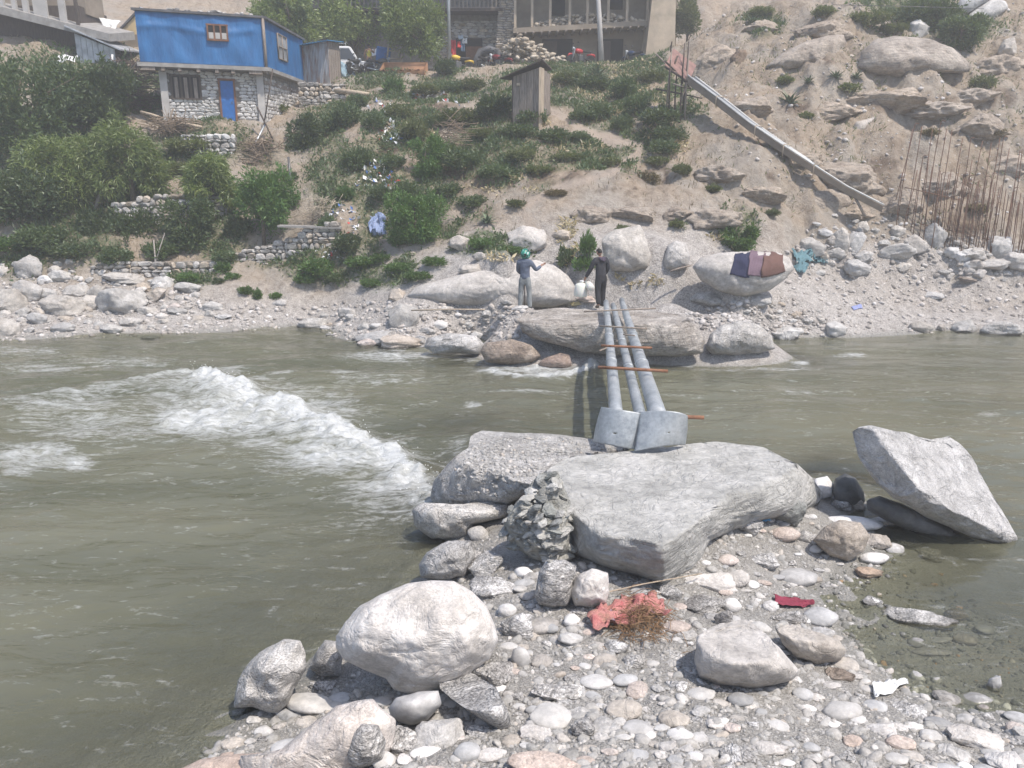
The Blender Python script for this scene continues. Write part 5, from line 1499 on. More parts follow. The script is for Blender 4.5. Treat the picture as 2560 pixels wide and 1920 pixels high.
m = MB(); m.hexa([(x, y, ZS - .17) for x, y in q2], [(x, y, ZS) for x, y in q2]); m.build('floor_slab', M_['slab'], house)
SB = .55                                                         # lower storey is set back under the overhang
LA = P2(A) + fd * .72 + fn_ * SB; LB = P2(B) - fd * .12 + fn_ * SB; LC = Vector((Cc.x - .1, Cc.y)); LD = P2(Dd) + fd * .5
for s in (.3, .9, 1.6, 2.4, 3.2, 3.9, 4.7, WL - .45):
    mm = MB(); p = P2(A) + fd * s
    M = Matrix.Rotation(math.atan2(fd.y, fd.x), 3, 'Z')
    mm.box((p.x + fn_.x * .28, p.y + fn_.y * .28, ZS - .25), (.16 if .5 < s < WL - .6 else .55, .75, .15), M); mm.build('beam', M_['wood'], house)
m = MB(); q = [LA, LB, LC, LD]
m.hexa([(p.x, p.y, Z0 - .3) for p in q], [(p.x, p.y, ZS - .175) for p in q]); m.build('lower_wall', M_['mortar'], house)
LW = (LB - LA).length; ld = (LB - LA) / LW; ln = Vector((-ld.y, ld.x)); lang = math.atan2(ld.y, ld.x); LM3 = Matrix.Rotation(lang, 3, 'Z')
def on_front(s, z, out=.0): p = LA + ld * s - ln * out; return (p.x, p.y, z)
def s_of(px, py=240):
    best = min(range(0, 401), key=lambda k: abs(project(*(np.array(v) for v in on_front(LW * k / 400, 8.5)))[0] - px)); return LW * best / 400
sd0, sd1 = s_of(548), s_of(590); sw0, sw1 = s_of(432), s_of(503)
zb = 7.45
stones_on(house, LA + ld * .28, LB - ld * .30, zb - .25, ZS - .2, .135, .30, [M_['stonewhite']], skip=[(sd0 - .36, sd1 - .2, 0, zb + 1.95), (sw0 - .36, sw1 - .2, zb + 1.05, zb + 2.05)], depth=.16, proud=.06, limit=300, seed=4)
for s in (.14, LW - .16):
    mm = MB(); c = on_front(s, (Z0 - .3 + ZS - .18) / 2, .02); mm.box(c, (.32, .34, ZS - .18 - Z0 + .3), LM3); mm.build('pillar', M_['plaster'], house)
mm = MB(); c = on_front(LW / 2, zb - .30, .25); mm.box(c, (LW + .5, .7, .22), LM3); mm.build('plinth', M_['mud'], house)
door = MB().box(on_front((sd0 + sd1) / 2, zb + .93, .04), (sd1 - sd0 - .16, .06, 1.86), LM3).build('door', M_['blue_paint'], house)
mm = MB()
for s in (sd0 + .04, sd1 - .04): mm.box(on_front(s, zb + .95, .05), (.09, .12, 1.95), LM3)
mm.box(on_front((sd0 + sd1) / 2, zb + 1.93, .052), (sd1 - sd0 + .06, .12, .08), LM3)
frm = mm.build('door_frame', M_['wood_red'], door)
MB().box(on_front(sd1 - .2, zb + .9, .09), (.03, .04, .12), LM3).build('handle', M_['steel_dark'], door)
win = MB().box(on_front((sw0 + sw1) / 2, zb + 1.52, .02), (sw1 - sw0, .05, .98), LM3).build('window', M_['dark'], house)
mm = MB()
for k in range(4): mm.box(on_front(sw0 + (sw1 - sw0) * k / 3, zb + 1.52, .05), (.09, .1, 1.05), LM3)
for z in (zb + 1.02, zb + 2.03): mm.box(on_front((sw0 + sw1) / 2, z, .052), (sw1 - sw0 + .1, .1, .07), LM3)
mm.build('window_frame', M_['wood_dark'], win)
for k in range(3):
    MB().box(on_front(sw0 + (sw1 - sw0) * (k + .5) / 3, zb + 1.5, .045), (.16, .03, .9), LM3).build('shutter', M_['wood'], win)
# right-hand side: rubble stone below, blue sheet with window above
stones_on(house, LB + Vector((.02, .1)), LC, zb - .5, ZS - .18, .17, .30, [M_['stonew'], M_['stonewhite']], depth=.16, proud=.05, limit=300, seed=6)
MB().wall(LB + Vector((.06, 0)), LC + Vector((.06, 0)), 9.25, 9.42, .12).build('wall_beam', M_['wood'], house)
def sidept(u, z, out=.03):
    p = P2(B).lerp(P2(Cc), u); return (p.x + out, p.y, z)
wv = MB().add([sidept(.30, 10.6), sidept(.52, 10.6), sidept(.52, 11.7), sidept(.30, 11.7)], [(0, 1, 2, 3)])
wv.add([sidept(.30, 10.6, .0), sidept(.52, 10.6, .0), sidept(.52, 11.7, .0), sidept(.30, 11.7, .0)], [(3, 2, 1, 0)])
sw = wv.build('side_window', M_['tin'], house)
mm = MB()
for u in (.30, .41, .52): mm.tube([sidept(u, 10.58, .05), sidept(u, 11.72, .05)], .035, 4)
for z in (10.58, 11.15, 11.72): mm.tube([sidept(.30, z, .05), sidept(.52, z, .05)], .035, 4)
mm.build('window_frame', M_['wood'], sw)
def frontpt(px, py, out=.09):
    s = min(range(0, 401), key=lambda k: abs(float(project(*(np.array(c) for c in (*(P2(A) + fd * WL * k / 400), 11.2)))[0]) - px)) * WL / 400
    p = P2(A) + fd * s - fn_ * out; return p, s
pw, s_ = frontpt(544, 72)
fw = MB().box((pw.x, pw.y, 11.32), (.86, .10, .62), Matrix.Rotation(math.atan2(fd.y, fd.x), 3, 'Z')).build('window', M_['dark'], house)
mm = MB(); Mf = Matrix.Rotation(math.atan2(fd.y, fd.x), 3, 'Z')
for du in (-.42, -.14, .14, .42): mm.box((pw.x + fd.x * du - fn_.x * .05, pw.y + fd.y * du - fn_.y * .05, 11.32), (.07, .06, .66), Mf)
for dz in (-.32, .32): mm.box((pw.x - fn_.x * .052, pw.y - fn_.y * .052, 11.32 + dz), (.95, .06, .07), Mf)
mm.build('window_frame', M_['wood_red'], fw)
mm = MB()
for k in (-.28, 0, .28): mm.box((pw.x + fd.x * k - fn_.x * .056, pw.y + fd.y * k - fn_.y * .056, 11.18), (.2, .03, .26), Mf)
mm.build('curtain', M_['plaster'], fw)
MB().tube([(B.x + .05, B.y - .06, ZS - .3), (B.x + .05, B.y - .06, ZT + .05)], .07, 6).build('corner_post', M_['wood'], house)
MB().tube([sidept(.99, 8.6, .1), sidept(.99, ZT - .3, .12)], .05, 6).build('corner_post', M_['wood'], house)
tag(house, 'two-storey house with blue sheet upper floor over whitewashed stone', 'house', kind='thing')

# ---- tin shed with the blue roof
def prism_house(): pass
sh = at(757, 205, 46.8); sr = at(826, 207, 46.2); se = at(853, 200, 47.6)
zs0 = min(gnd(sh.x, sh.y), sh.z) - .3; zs1 = at(757, 118, 46.8).z; zs2 = at(845, 98, 46.4).z
shed = empty('tin_shed', (sh.x, sh.y, zs0))
q = [P2(sh), P2(sr), P2(se), P2(sh) + (P2(se) - P2(sr))]
# corrugated face
V, F = [], []
nc = 60
for k in range(nc + 1):
    p = q[0].lerp(q[1], k / nc); off = .025 * math.sin(k * 1.9)
    zt = zs1 + (zs2 - zs1) * .8 * k / nc
    V += [(p.x, p.y + off, zs0), (p.x, p.y + off, zt)]
for k in range(nc): F.append((2*k, 2*k+2, 2*k+3, 2*k+1))
t = NT('rusty_tin'); nn = t.noise(t.pos(3, 3, .6), 1.5, 5, .65)
rt = t.done(t.bsdf(t.ramp(nn, [(.42, (.40,.41,.42)), (.55, (.30,.27,.25)), (.68, (.22,.09,.06))]), .6, None, .2))
MB().add(V, F, True).build('tin_wall', rt, shed)
g3 = random.Random(8)
for k in range(5):
    a, b = q[1].lerp(q[2], k / 5 + .012), q[1].lerp(q[2], (k + 1) / 5 - .012)
    MB().wall(a, b, zs0, zs2 - .05 - g3.random() * .04, .04).build('board', M_['wood'], shed)
mm = MB(); mm.wall(q[3], q[2], zs0, zs2 - .3, .05); mm.wall(q[0], q[3], zs0, zs1 - .1, .05); mm.build('back_wall', M_['wood_dark'], shed)
rf = [(q[0].x - .5, q[0].y - .3, zs1 + .02), (q[1].x + .1, q[1].y - .45, zs2 - .12), (q[2].x + .25, q[2].y + .1, zs2 + .05), (q[3].x - .3, q[3].y + .2, zs1 + .3)]
V, F = [], []
nr = 40
for k in range(nr + 1):
    u = k / nr
    a = Vector(rf[0]).lerp(Vector(rf[1]), u); b = Vector(rf[3]).lerp(Vector(rf[2]), u); w = .02 * math.sin(k * 2.0)
    V += [(a.x, a.y, a.z + w), (b.x, b.y, b.z + w), (a.x, a.y, a.z + w - .012), (b.x, b.y, b.z + w - .012)]
for k in range(nr): F += [(4*k, 4*k+4, 4*k+5, 4*k+1), (4*k+2, 4*k+3, 4*k+7, 4*k+6), (4*k, 4*k+2, 4*k+6, 4*k+4)]
MB().add(V, F, True).build('roof', M_['blue_roof'], shed)
tag(shed, 'small rusty tin and plank shed with a bright blue roof', 'shed', kind='thing')

# ---- grey plank outhouse on the hillside
b0, b1, b2 = at(1282, 288, 36.6), at(1352, 280, 36.0), at(1375, 268, 37.2)
zo = min(gnd(b0.x, b0.y), b0.z, b1.z) - .25
out = empty('outhouse', (b0.x, b0.y, zo))
q = [P2(b0), P2(b1), P2(b2), P2(b0) + (P2(b2) - P2(b1))]
zl, zh = at(1276, 190, 36.6).z, at(1352, 166, 36.0).z
g3 = random.Random(2)
for k in range(4):
    u0, u1 = k / 4 + .008, (k + 1) / 4 - .008
    a, b = q[0].lerp(q[1], u0), q[0].lerp(q[1], u1)
    MB().wall(a, b, zo, zl + (zh - zl) * u0 - .02, .045, zb0=zo, zb1=zl + (zh - zl) * u1 - .02).build('plank', M_['wood'], out)
for k in range(3):
    a, b = q[1].lerp(q[2], k / 3 + .01), q[1].lerp(q[2], (k + 1) / 3 - .01)
    MB().wall(a, b, zo, zh - .04 - k * .07, .045).build('plank', M_['wood_pale'] if k == 0 else M_['wood'], out)
MB().wall(q[3], q[2], zo, zl - .1, .04).build('back_wall', M_['wood_dark'], out)
MB().wall(q[0], q[3], zo, zl - .1, .04).build('side_wall', M_['wood_dark'], out)
MB().wall(q[1] - Vector((.09, .035)), q[1] + Vector((.0, -.035)), zo, zh - .03, .08).build('corner_post', M_['wood_pale'], out)
MB().box((*q[0].lerp(q[1], .2), zl - .35), (.16, .14, .10)).build('latch', M_['wood_pale'], out)
r0, r1 = at(1250, 198, 36.4), at(1356, 150, 35.8); r2, r3 = at(1380, 176, 37.5), at(1285, 205, 38.0)
r2.z = zh + .02; r3.z = zl - .05
rr = [Vector(r0), Vector(r1), Vector(r2), Vector(r3)]
for k in range(5):
    a0, a1 = rr[0].lerp(rr[3], k / 5), rr[0].lerp(rr[3], (k + .96) / 5); c0, c1 = rr[1].lerp(rr[2], k / 5), rr[1].lerp(rr[2], (k + .96) / 5)
    up = Vector((0, 0, .05))
    MB().hexa([a0, c0, c1, a1], [a0 + up, c0 + up, c1 + up, a1 + up]).build('roof_board', M_['wood_dark'], out)
tag(out, 'narrow grey plank outhouse with a slanting roof on the hillside', 'shed', kind='thing')

# ---- long stone house left of the buttress
zr = 10.75
Fy = 54.6
xa, xb = at(1080, 100, Fy).x, at(1262, 100, Fy).x
sth = empty('stone_house', (xa, Fy, zr))
MB().wall((xa - 9, Fy), (xb, Fy), zr - .4, 19, 4.0).build('wall', M_['mortar'], sth)
dx0, dx1 = at(1140, 100, Fy).x, at(1206, 100, Fy).x
n1 = stones_on(sth, (at(1070,100,Fy).x, Fy), (xb, Fy), zr, 14.2, .17, .50, [M_['stonetan'], M_['stonew']], skip=[(dx0 - at(1070,100,Fy).x, dx1 - at(1070,100,Fy).x, 0, zr + 2.55)], depth=.16, proud=.05, limit=290, seed=9)
dr = MB().box(((dx0 + dx1) / 2, Fy - .02, zr + 1.22), (dx1 - dx0, .1, 2.55)).build('door', M_['dark'], sth)
MB().box((dx1 - .55, Fy - .09, zr + 1.0), (1.0, .06, 2.0)).build('door_leaf', M_['wood_red'], dr)
zbal = at(1170, 24, Fy - 1.4).z
bal = MB().box(((xa + xb) / 2 - 3.6, Fy - .7, zbal), (xb - xa + 7, 1.5, .16)).build('balcony', M_['wood_dark'], sth)
for k in range(46):
    x = xa - 7 + (xb - xa + 7) * k / 46
    MB().box((x, Fy - 1.36, zbal + .5), (.07, .05, .9)).build('baluster', M_['wood'], bal)
MB().box(((xa + xb) / 2 - 3.6, Fy - 1.36, zbal + .98), (xb - xa + 7, .09, .08)).build('hand_rail', M_['wood'], bal)
MB().box(((xa + xb) / 2 - 3.6, Fy - 1.36, zbal + .09), (xb - xa + 7, .09, .08)).build('bottom_rail', M_['wood'], bal)
# battered end buttress of thin stone courses
bx0, bx1, bt0, bt1 = at(1232,130,Fy-1.7).x, at(1280,130,Fy-1.7).x, at(1256,0,Fy-.9).x, at(1280,0,Fy-.9).x
bz1 = 18.0
bm_ = MB().hexa([(bx0, Fy - 1.7, zr - .3), (bx1, Fy - 1.7, zr - .3), (bx1, Fy, zr - .3), (bx0, Fy, zr - .3)], [(bt0, Fy - .9, bz1), (bt1 + .3, Fy - .9, bz1), (bt1 + .3, Fy, bz1), (bt0, Fy, bz1)])
but = bm_.build('buttress', M_['mortar'], sth)
g3 = random.Random(14)
z = zr
while z < 16.2:
    u = (z - zr) / (bz1 - zr); yy = Fy - 1.7 + .8 * u; x0 = bx0 + (bt0 - bx0) * u; x1 = bx1 + (bt1 + .3 - bx1) * u
    x = x0
    while x < x1 - .1:
        l = min(g3.uniform(.3, .6), x1 - x)
        PW = WORLD(but).translation
        obj('stone', with_mat(WS[g3.randrange(6)], M_['stonetan']), None, but, (x + l / 2 - PW.x, yy + .06 - PW.y, z + .06 - PW.z), (0, g3.uniform(-.05, .05), 0), (l * .97, .3, .125)); x += l
    obj('stone', with_mat(WS[g3.randrange(6)], M_['stonetan']), None, but, (x1 - .04 - PW.x, yy + .7 - PW.y, z + .06 - PW.z), (0, 0, 1.57), (1.2, .2, .12))
    z += .135
MB().box(((xa + xb) / 2 - 3.6, Fy - .8, 17.6), (xb - xa + 8, 3.4, .2)).build('roof', M_['tar'], sth)
tag(sth, 'long stone house with timber balcony and battered stone buttress', 'house', kind='thing')

# ---- mud house with the posted gallery
My = 54.3; zm = 11.15
mx0, mx1 = at(1284, 100, My).x, at(1690, 100, My).x
mud = empty('mud_house', (mx0, My, zm))
MB().wall((mx0, My), (mx1, My), zm - .5, 20, 3.5).build('wall', M_['mud'], mud)
g0, g1 = at(1283, 70, 52.6), at(1626, 51, 52.9)
fl = MB().hexa([(g0.x, g0.y, g0.z - .28), (g1.x, g1.y, g1.z - .28), (g1.x, My, g1.z - .28), (g0.x, My, g0.z - .28)], [(g0.x, g0.y, g0.z), (g1.x, g1.y, g1.z), (g1.x, My, g1.z), (g0.x, My, g0.z)]).build('gallery_floor', M_['mud'], mud)
for k in range(17):
    u = (k + .5) / 17; p = g0.lerp(g1, u)
    MB().tube([(p.x, p.y - .16, p.z - .34), (p.x, My, p.z - .34)], .07, 6).build('joist_end', M_['wood'], fl)
for px in (1288, 1330, 1375, 1424, 1468, 1520, 1567, 1618):
    u = (px - 1283) / 343; p = g0.lerp(g1, u)
    MB().box((p.x, p.y + .1, p.z + 1.5), (.15, .15, 3.0)).build('post', M_['wood_pale'], mud)
for i, (x0, x1, y0, y1) in enumerate(((1356,1430,90,165),(1498,1556,84,158))):
    p0, p1 = at(x0, y0, My), at(x1, y1, My)
    d_ = MB().box(((p0.x + p1.x) / 2, My - .03, zm + 1.0), (p1.x - p0.x, .1, 2.0)).build('door', M_['dark'], mud)
    MB().box(((p0.x + p1.x) / 2 - .45, My - .1, zm + .95), (.85, .05, 1.85)).build('door_leaf', M_['wood_dark'], d_)
for (x0, x1, y1) in ((1378,1412,42),(1524,1556,26)):
    p0, p1 = at(x0, y1, My), at(x1, y1, My)
    MB().box(((p0.x + p1.x) / 2, My - .03, p0.z + .9), (p1.x - p0.x, .1, 1.7)).build('window', M_['dark'], mud)
e0, e1 = at(1626, 140, 52.2).x, at(1682, 140, 52.2).x
mm = MB().hexa([(e0 - .45, 51.9, zm - .6), (e1 + .1, 51.9, zm - .4), (e1 + .1, My, zm - .4), (e0 - .45, My, zm - .6)], [(e0 + .25, 52.6, 18), (e1, 52.6, 18), (e1, My + .2, 18), (e0 + .25, My + .2, 18)])
mm.build('end_wall', M_['mud_pale'], mud)
zrf = g0.z + 2.75
MB().hexa([(mx0 - .3, 51.9, zrf), (mx1, 51.9, zrf - .1), (mx1, My + 3, zrf + .5), (mx0 - .3, My + 3, zrf + .5)], [(mx0 - .3, 51.9, zrf + .2), (mx1, 51.9, zrf + .1), (mx1, My + 3, zrf + .7), (mx0 - .3, My + 3, zrf + .7)]).build('roof', M_['tar'], mud)
tag(mud, 'mud-walled house with a long posted gallery above dark doorways', 'house', kind='thing')
# heap of fodder or stone lying along the gallery floor
pts = []
g3 = random.Random(4)
hs, hz = [], []
for k in range(420):
    u = g3.uniform(.15, .97); p = g0.lerp(g1, u)
    hgt = .62 * max(0, math.sin(max(0, min(1, (u - .12) / .8)) * math.pi)) ** .7
    hs.append((p.x, p.y + g3.uniform(.15, .9), p.z + hgt * g3.random())); hz.append(g3.uniform(.14, .4))
scatter('stacked_rubble', np.array(hs), np.array(hz), vsm, gravel_mat('rubble_tan', [(0, (.30,.25,.19)), (.5, (.42,.36,.28)), (1, (.48,.43,.36))]), 'tan rubble heaped along the gallery of the mud house')
# rubble pile between the two houses
hs, hz = [], []
pc = at(1335, 165, 51.6)
for k in range(520):
    px = g3.uniform(1262, 1440); u = (px - 1262) / 178
    top = np.interp(u, [0, .12, .2, .4, .7, 1], [115, 92, 92, 112, 138, 160])
    y = g3.uniform(51.2, 53.4); z1_ = at(px, top, 52.3).z
    hs.append((at(px, 100, y).x, y, zm - .3 + (z1_ - zm + .3) * g3.random())); hz.append(g3.uniform(.18, .5))
scatter('rubble_pile', np.array(hs), np.array(hz), vsm, gravel_mat('rubble_tan2', [(0, (.30,.25,.19)), (.5, (.42,.36,.28)), (1, (.48,.43,.36))]), 'tumbled tan stone pile between the stone house and the mud house')

# ---- houses at the top left
oh = empty('timber_house', tuple(at(100, 130, 45)))
Yh = 45.5
l0, l1 = at(-260, 120, Yh), at(214, 150, Yh)
MB().wall((l0.x, Yh), (l1.x, Yh), 7.5, at(100, 45, Yh).z + .6, 3).build('wall', M_['wood_dark'], oh)
e0, e1 = at(-260, -30, Yh - 1.2), at(275, 104, Yh - 1.2)
up = Vector((0, 0, .38))
MB().hexa([e0, e1, e1 + Vector((0, 3, .5)), e0 + Vector((0, 3, .5))], [e0 + up, e1 + up, e1 + Vector((0, 3, .9)), e0 + Vector((0, 3, .9))]).build('roof', M_['slab'], oh)
for px, w in ((8, 14), (40, 10), (68, 12), (104, 30), (158, 14), (193, 6)):
    p = at(px, 40, Yh - .9); u = (px + 260) / 535; zt = e0.lerp(e1, u).z + .38
    MB().box((p.x, Yh - .9, zt + 1.0), (w * Yh / FPX, .16, 2.0)).build('post', M_['plaster'] if w > 8 else M_['wood_dark'], oh)
MB().wall((l0.x, Yh + .6), (at(200, 20, Yh).x, Yh + .6), at(0, 30, Yh).z, 16.5, 2).build('upper_wall', M_['mud'], oh)
tag(oh, 'shadowed timber house under a long grey slanting roof, top left', 'house', kind='thing')
w0, w1 = at(196, 165, 44.6), at(292, 168, 44.9)
ts = empty('tin_lean_to', (w0.x, w0.y, w0.z))
for k in range(7):
    a, b = P2(w0).lerp(P2(w1), k / 7 + .005), P2(w0).lerp(P2(w1), (k + 1) / 7 - .005)
    zt0, zt1 = at(196 + 96 * k / 7, 84 + 38 * k / 7, 44.7).z, at(196 + 96 * (k + 1) / 7, 84 + 38 * (k + 1) / 7, 44.7).z
    MB().wall(a, b, w0.z - .6, zt0, .05, zb1=zt1).build('panel', M_['tin'], ts)
MB().wall(P2(w0) + Vector((0, 2)), P2(w1) + Vector((0, 2)), w0.z - .6, at(196, 84, 44.7).z - .2, .05, zb1=at(292, 122, 44.7).z - .2).build('back_panel', M_['wood_dark'], ts)
a0, a1 = at(160, 66, 44.2), at(300, 126, 44.2)
MB().hexa([a0, a1, a1 + Vector((0, 2.6, .2)), a0 + Vector((0, 2.6, .2))], [p + Vector((0, 0, .07)) for p in (a0, a1, a1 + Vector((0, 2.6, .2)), a0 + Vector((0, 2.6, .2)))]).build('roof', M_['tin'], ts)
tag(ts, 'grey corrugated lean-to under the end of the timber house', 'shed', kind='thing')
y0 = 48.0
yh = empty('yellow_house', tuple(at(300, 130, y0)))
g_ = [at(292, 86, y0), at(440, 86, y0), at(348, 30, y0)]
gb = [at(292, 150, y0), at(440, 150, y0)]
zz = 3.0
def ext(pts, dy): return [Vector((p.x, p.y + dy, p.z)) for p in pts]
MB().add(g_ + ext(g_, 3), [(0, 1, 2), (5, 4, 3), (0, 3, 4, 1), (1, 4, 5, 2), (2, 5, 3, 0)]).build('gable', plain_mat('tan_paint', (.52,.40,.22), .8, .1, 3, .05), yh)
MB().hexa([gb[0], gb[1], gb[1] + Vector((0, 3, 0)), gb[0] + Vector((0, 3, 0))], [p - Vector((0, 0, .01)) for p in (g_[0], g_[1], g_[1] + Vector((0, 3, 0)), g_[0] + Vector((0, 3, 0)))]).build('wall', M_['mud'], yh)
a0, a1 = at(276, 100, y0 - .12), at(350, 22, y0 - .12); a2 = at(460, 92, y0 - .12)
def slab4(a, b, dy, th): return [a, b, b + Vector((0, dy, 0)), a + Vector((0, dy, 0))], [p + Vector((0, 0, th)) for p in (a, b, b + Vector((0, dy, 0)), a + Vector((0, dy, 0)))]
MB().hexa(*slab4(a0, a1, 4.2, .12)).build('roof', M_['tar'], yh)
MB().hexa(*slab4(a1, a2, 4.2, .12)).build('roof', M_['tin'], yh)
tag(yh, 'tan gabled house with dark roof behind the left end of the blue house', 'house', kind='thing')
def sheet(name, label, corners, mat, cat, bul=.15, n=14, seed=1, th=.012, group=None):
    """a hanging or lying flexible sheet between four corners (bl, br, tr, tl)"""
    g2 = np.random.default_rng(seed)
    c = [np.array(p) for p in corners]
    nrm = np.cross(c[1] - c[0], c[3] - c[0]); nrm /= np.linalg.norm(nrm)
    uu, vv = np.meshgrid(np.linspace(0, 1, n + 1), np.linspace(0, 1, n + 1)); u, v = uu.ravel()[:, None], vv.ravel()[:, None]
    P = (c[0] * (1-u) + c[1] * u) * (1-v) + (c[3] * (1-u) + c[2] * u) * v
    w = fbm(np.concatenate([u * 3, v * 3, u * 0], 1) + seed * 3.3, 3)[:, None]
    P = P + nrm * bul * w
    k = np.arange((n + 1) * (n + 1)).reshape(n + 1, n + 1)
    F = np.stack([k[:-1, :-1].ravel(), k[:-1, 1:].ravel(), k[1:, 1:].ravel(), k[1:, :-1].ravel()], 1)
    org = P.mean(0); org[2] = P[:, 2].min()
    o = obj(name, mesh_np(name, P - org, F), mat, None, tuple(org))
    md = o.modifiers.new('thick', 'SOLIDIFY'); md.thickness = th
    return tag(o, label, cat, group)
sheet('tarpaulin', 'white sheet hanging between the timber house and the tan gable', [at(270, 92, 46.5), at(276, 88, 46.5), at(302, 52, 47), at(248, 44, 47)], M_['white'], 'tarpaulin', .1, seed=2)
sheet('tarpaulin', 'white sheet laid on top of the dark trees by the lean-to', [at(140, 158, 41.5), at(186, 152, 41.5), at(196, 142, 42.5), at(146, 138, 42.5)], M_['white'], 'tarpaulin', .08, seed=3)

# ---- dry-stone walls on the slope
def dry_wall(label, base_px, heights, course, length, mats, seed, group='dry-stone walls', lift=0.0, thick=.35):
    pts = [hit(*p) for p in base_px]
    root = empty('dry_stone_wall', tuple(pts[0]))
    core = MB()
    for i in range(len(pts) - 1):
        a, b = pts[i], pts[i + 1]
        z0_ = min(a.z, b.z) - .15
        ha, hb = heights[i], heights[i + 1]
        za, zb_ = a.z + ha, b.z + hb
        d = (P2(b) - P2(a)).normalized(); n_ = Vector((-d.y, d.x)) * .1
        core.wall(P2(a) + n_, P2(b) + n_, z0_, za - .06, thick, zb0=z0_, zb1=zb_ - .06)
        stones_on(root, a, b, z0_, max(za, zb_), course, length, mats, depth=.26, proud=.06, limit=130, seed=seed + i, jitter=.5, ztop=lambda u, za=za, zb_=zb_: za + (zb_ - za) * u)
    core.build('core', M_['mortar'], root)
    return tag(root, label, 'wall', group, 'thing')
sm = [M_['stonew'], M_['stonew'], M_['stonetan']]
dry_wall('curved dry-stone wall under the bushy green tree', [(556,662),(640,656),(715,650),(785,628),(850,604)], [.28, .55, .72, .9, .75], .17, .30, sm, 31)
dry_wall('low tumbled stone wall above the left boulder heap', [(228,690),(330,688),(430,684),(545,674)], [.3, .5, .45, .35], .18, .34, sm, 41)
dry_wall('terrace stone wall behind the willow trunks', [(285,566),(380,560),(470,552),(570,540)], [.9, 1.05, 1.0, .8], .18, .34, sm, 51)
dry_wall('stone wall under the terrace of the blue house', [(455,385),(520,386),(590,380)], [.75, .85, .7], .17, .30, [M_['stonewhite'], M_['stonew']], 61)
dry_wall('rough stone retaining wall right of the blue house', [(748,270),(800,264),(866,252)], [1.15, 1.15, .9], .2, .34, [M_['stonew'], M_['stonew'], M_['stonetan']], 71)
pk = at(775, 567, 30.9)
pln = MB().box((0, 0, 0), (2.35, .5, .07), Matrix.Rotation(.03, 3, 'Y')).build('stone_slab', M_['slab'], None, local=True)
pln.location = pk
tag(pln, 'long flat slab laid across the top of the curved wall', 'slab')
# ------------------------------------------------------------------ bridge of steel poles
galv = NT('galvanised_pole')
t = galv
n1 = t.noise(t.pos(1, 1, 1), 3.2, 5, .65); n2 = t.noise(t.pos(), 24, 4, .6)
gc = t.ramp(n1, [(.32, (.24,.265,.28)), (.5, (.36,.385,.395)), (.7, (.45,.47,.475))])
gc = t.mix(.35, gc, t.ramp(n2, [(.3, (.3,)*3), (.7, (.7,)*3)]), 'OVERLAY')
GALV = t.done(t.bsdf(gc, .5, t.bump(n2, .08, .02), .35, .5))
rod_m = plain_mat('rusty_rod', (.24,.12,.07), .8, .35, 10, .2)
rod_g = plain_mat('grey_rod', (.24,.20,.165), .75, .3, 10, .2)
def pole(label, near_px, far_px, zn, zf, r_near, r_far, rings):
    a, b = at_z(*near_px, zn), at_z(*far_px, zf)
    d = (b - a).normalized(); a = a - d * .75                     # runs on under the plates
    root = empty('steel_pole', tuple(a))
    N = 12
    m = MB()
    m.tube([a.lerp(b, k / N) for k in range(N + 1)], [r_near + (r_far - r_near) * k / N for k in range(N + 1)], 20)
    m.build('shaft', GALV, root)
    for u in rings:
        p = a.lerp(b, u); r = r_near + (r_far - r_near) * u
        MB().tube([p - d * .09, p - d * .085, p + d * .085, p + d * .09], [r * 1.0, r + .012, r + .012, r], 20, False).build('joint_collar', GALV, root)
        MB().tube([p - d * .11, p - d * .098], r + .006, 20, False).build('seam', M_['steel_dark'], root)
    tag(root, label, 'pole', 'steel poles bridging the river')
    return a, b
pole('left steel pole of the three bridging the river', (1539,1022), (1515,755), 1.36, 1.56, .125, .078, (.36, .58, .86))
pole('middle steel pole of the three, thinnest at its near end', (1598,1027), (1533,763), 1.34, 1.50, .105, .08, (.34, .56))
pole('right steel pole of the three, thickest at its near end', (1640,1024), (1554,750), 1.38, 1.62, .16, .078, (.34, .58))
def rod(label, p, q, z, r=.022, mat=rod_m, sag=0.0, z2=None):
    a, b = at_z(*p, z), at_z(*q, z if z2 is None else z2)
    m = MB(); m.tube([a, a.lerp(b, .33) + Vector((0, 0, -.3 * sag)), a.lerp(b, .66) + Vector((0, 0, sag * .2)), b], r, 8)
    return tag(m.build('cross_rod', mat, None, loc=a), label, 'rod', 'rods tied across the poles')
rod('thin grey rod across the far ends of the poles', (1460,779), (1639,771), 1.70, .022, rod_g)
rod('second thin grey rod across the poles counted from the far end', (1499,815), (1618,822), 1.66, .022, rod_g)
rod('short wire stub between the middle and right poles', (1558,836), (1587,839), 1.64, .016, rod_g)
rod('tan rod across the poles above the joint collars', (1503,864), (1630,870), 1.66, .028, rod_m)
rod('short slanting rod end under the left pole', (1499,877), (1527,866), 1.5, .02, rod_g)
rod('longest rusty rod across the poles nearest the plates', (1495,918), (1670,928), 1.66, .032, rod_m)
rod('rusty rod sticking out to the right from under the right plate', (1600,1038), (1760,1044), 1.52, .034, rod_m)
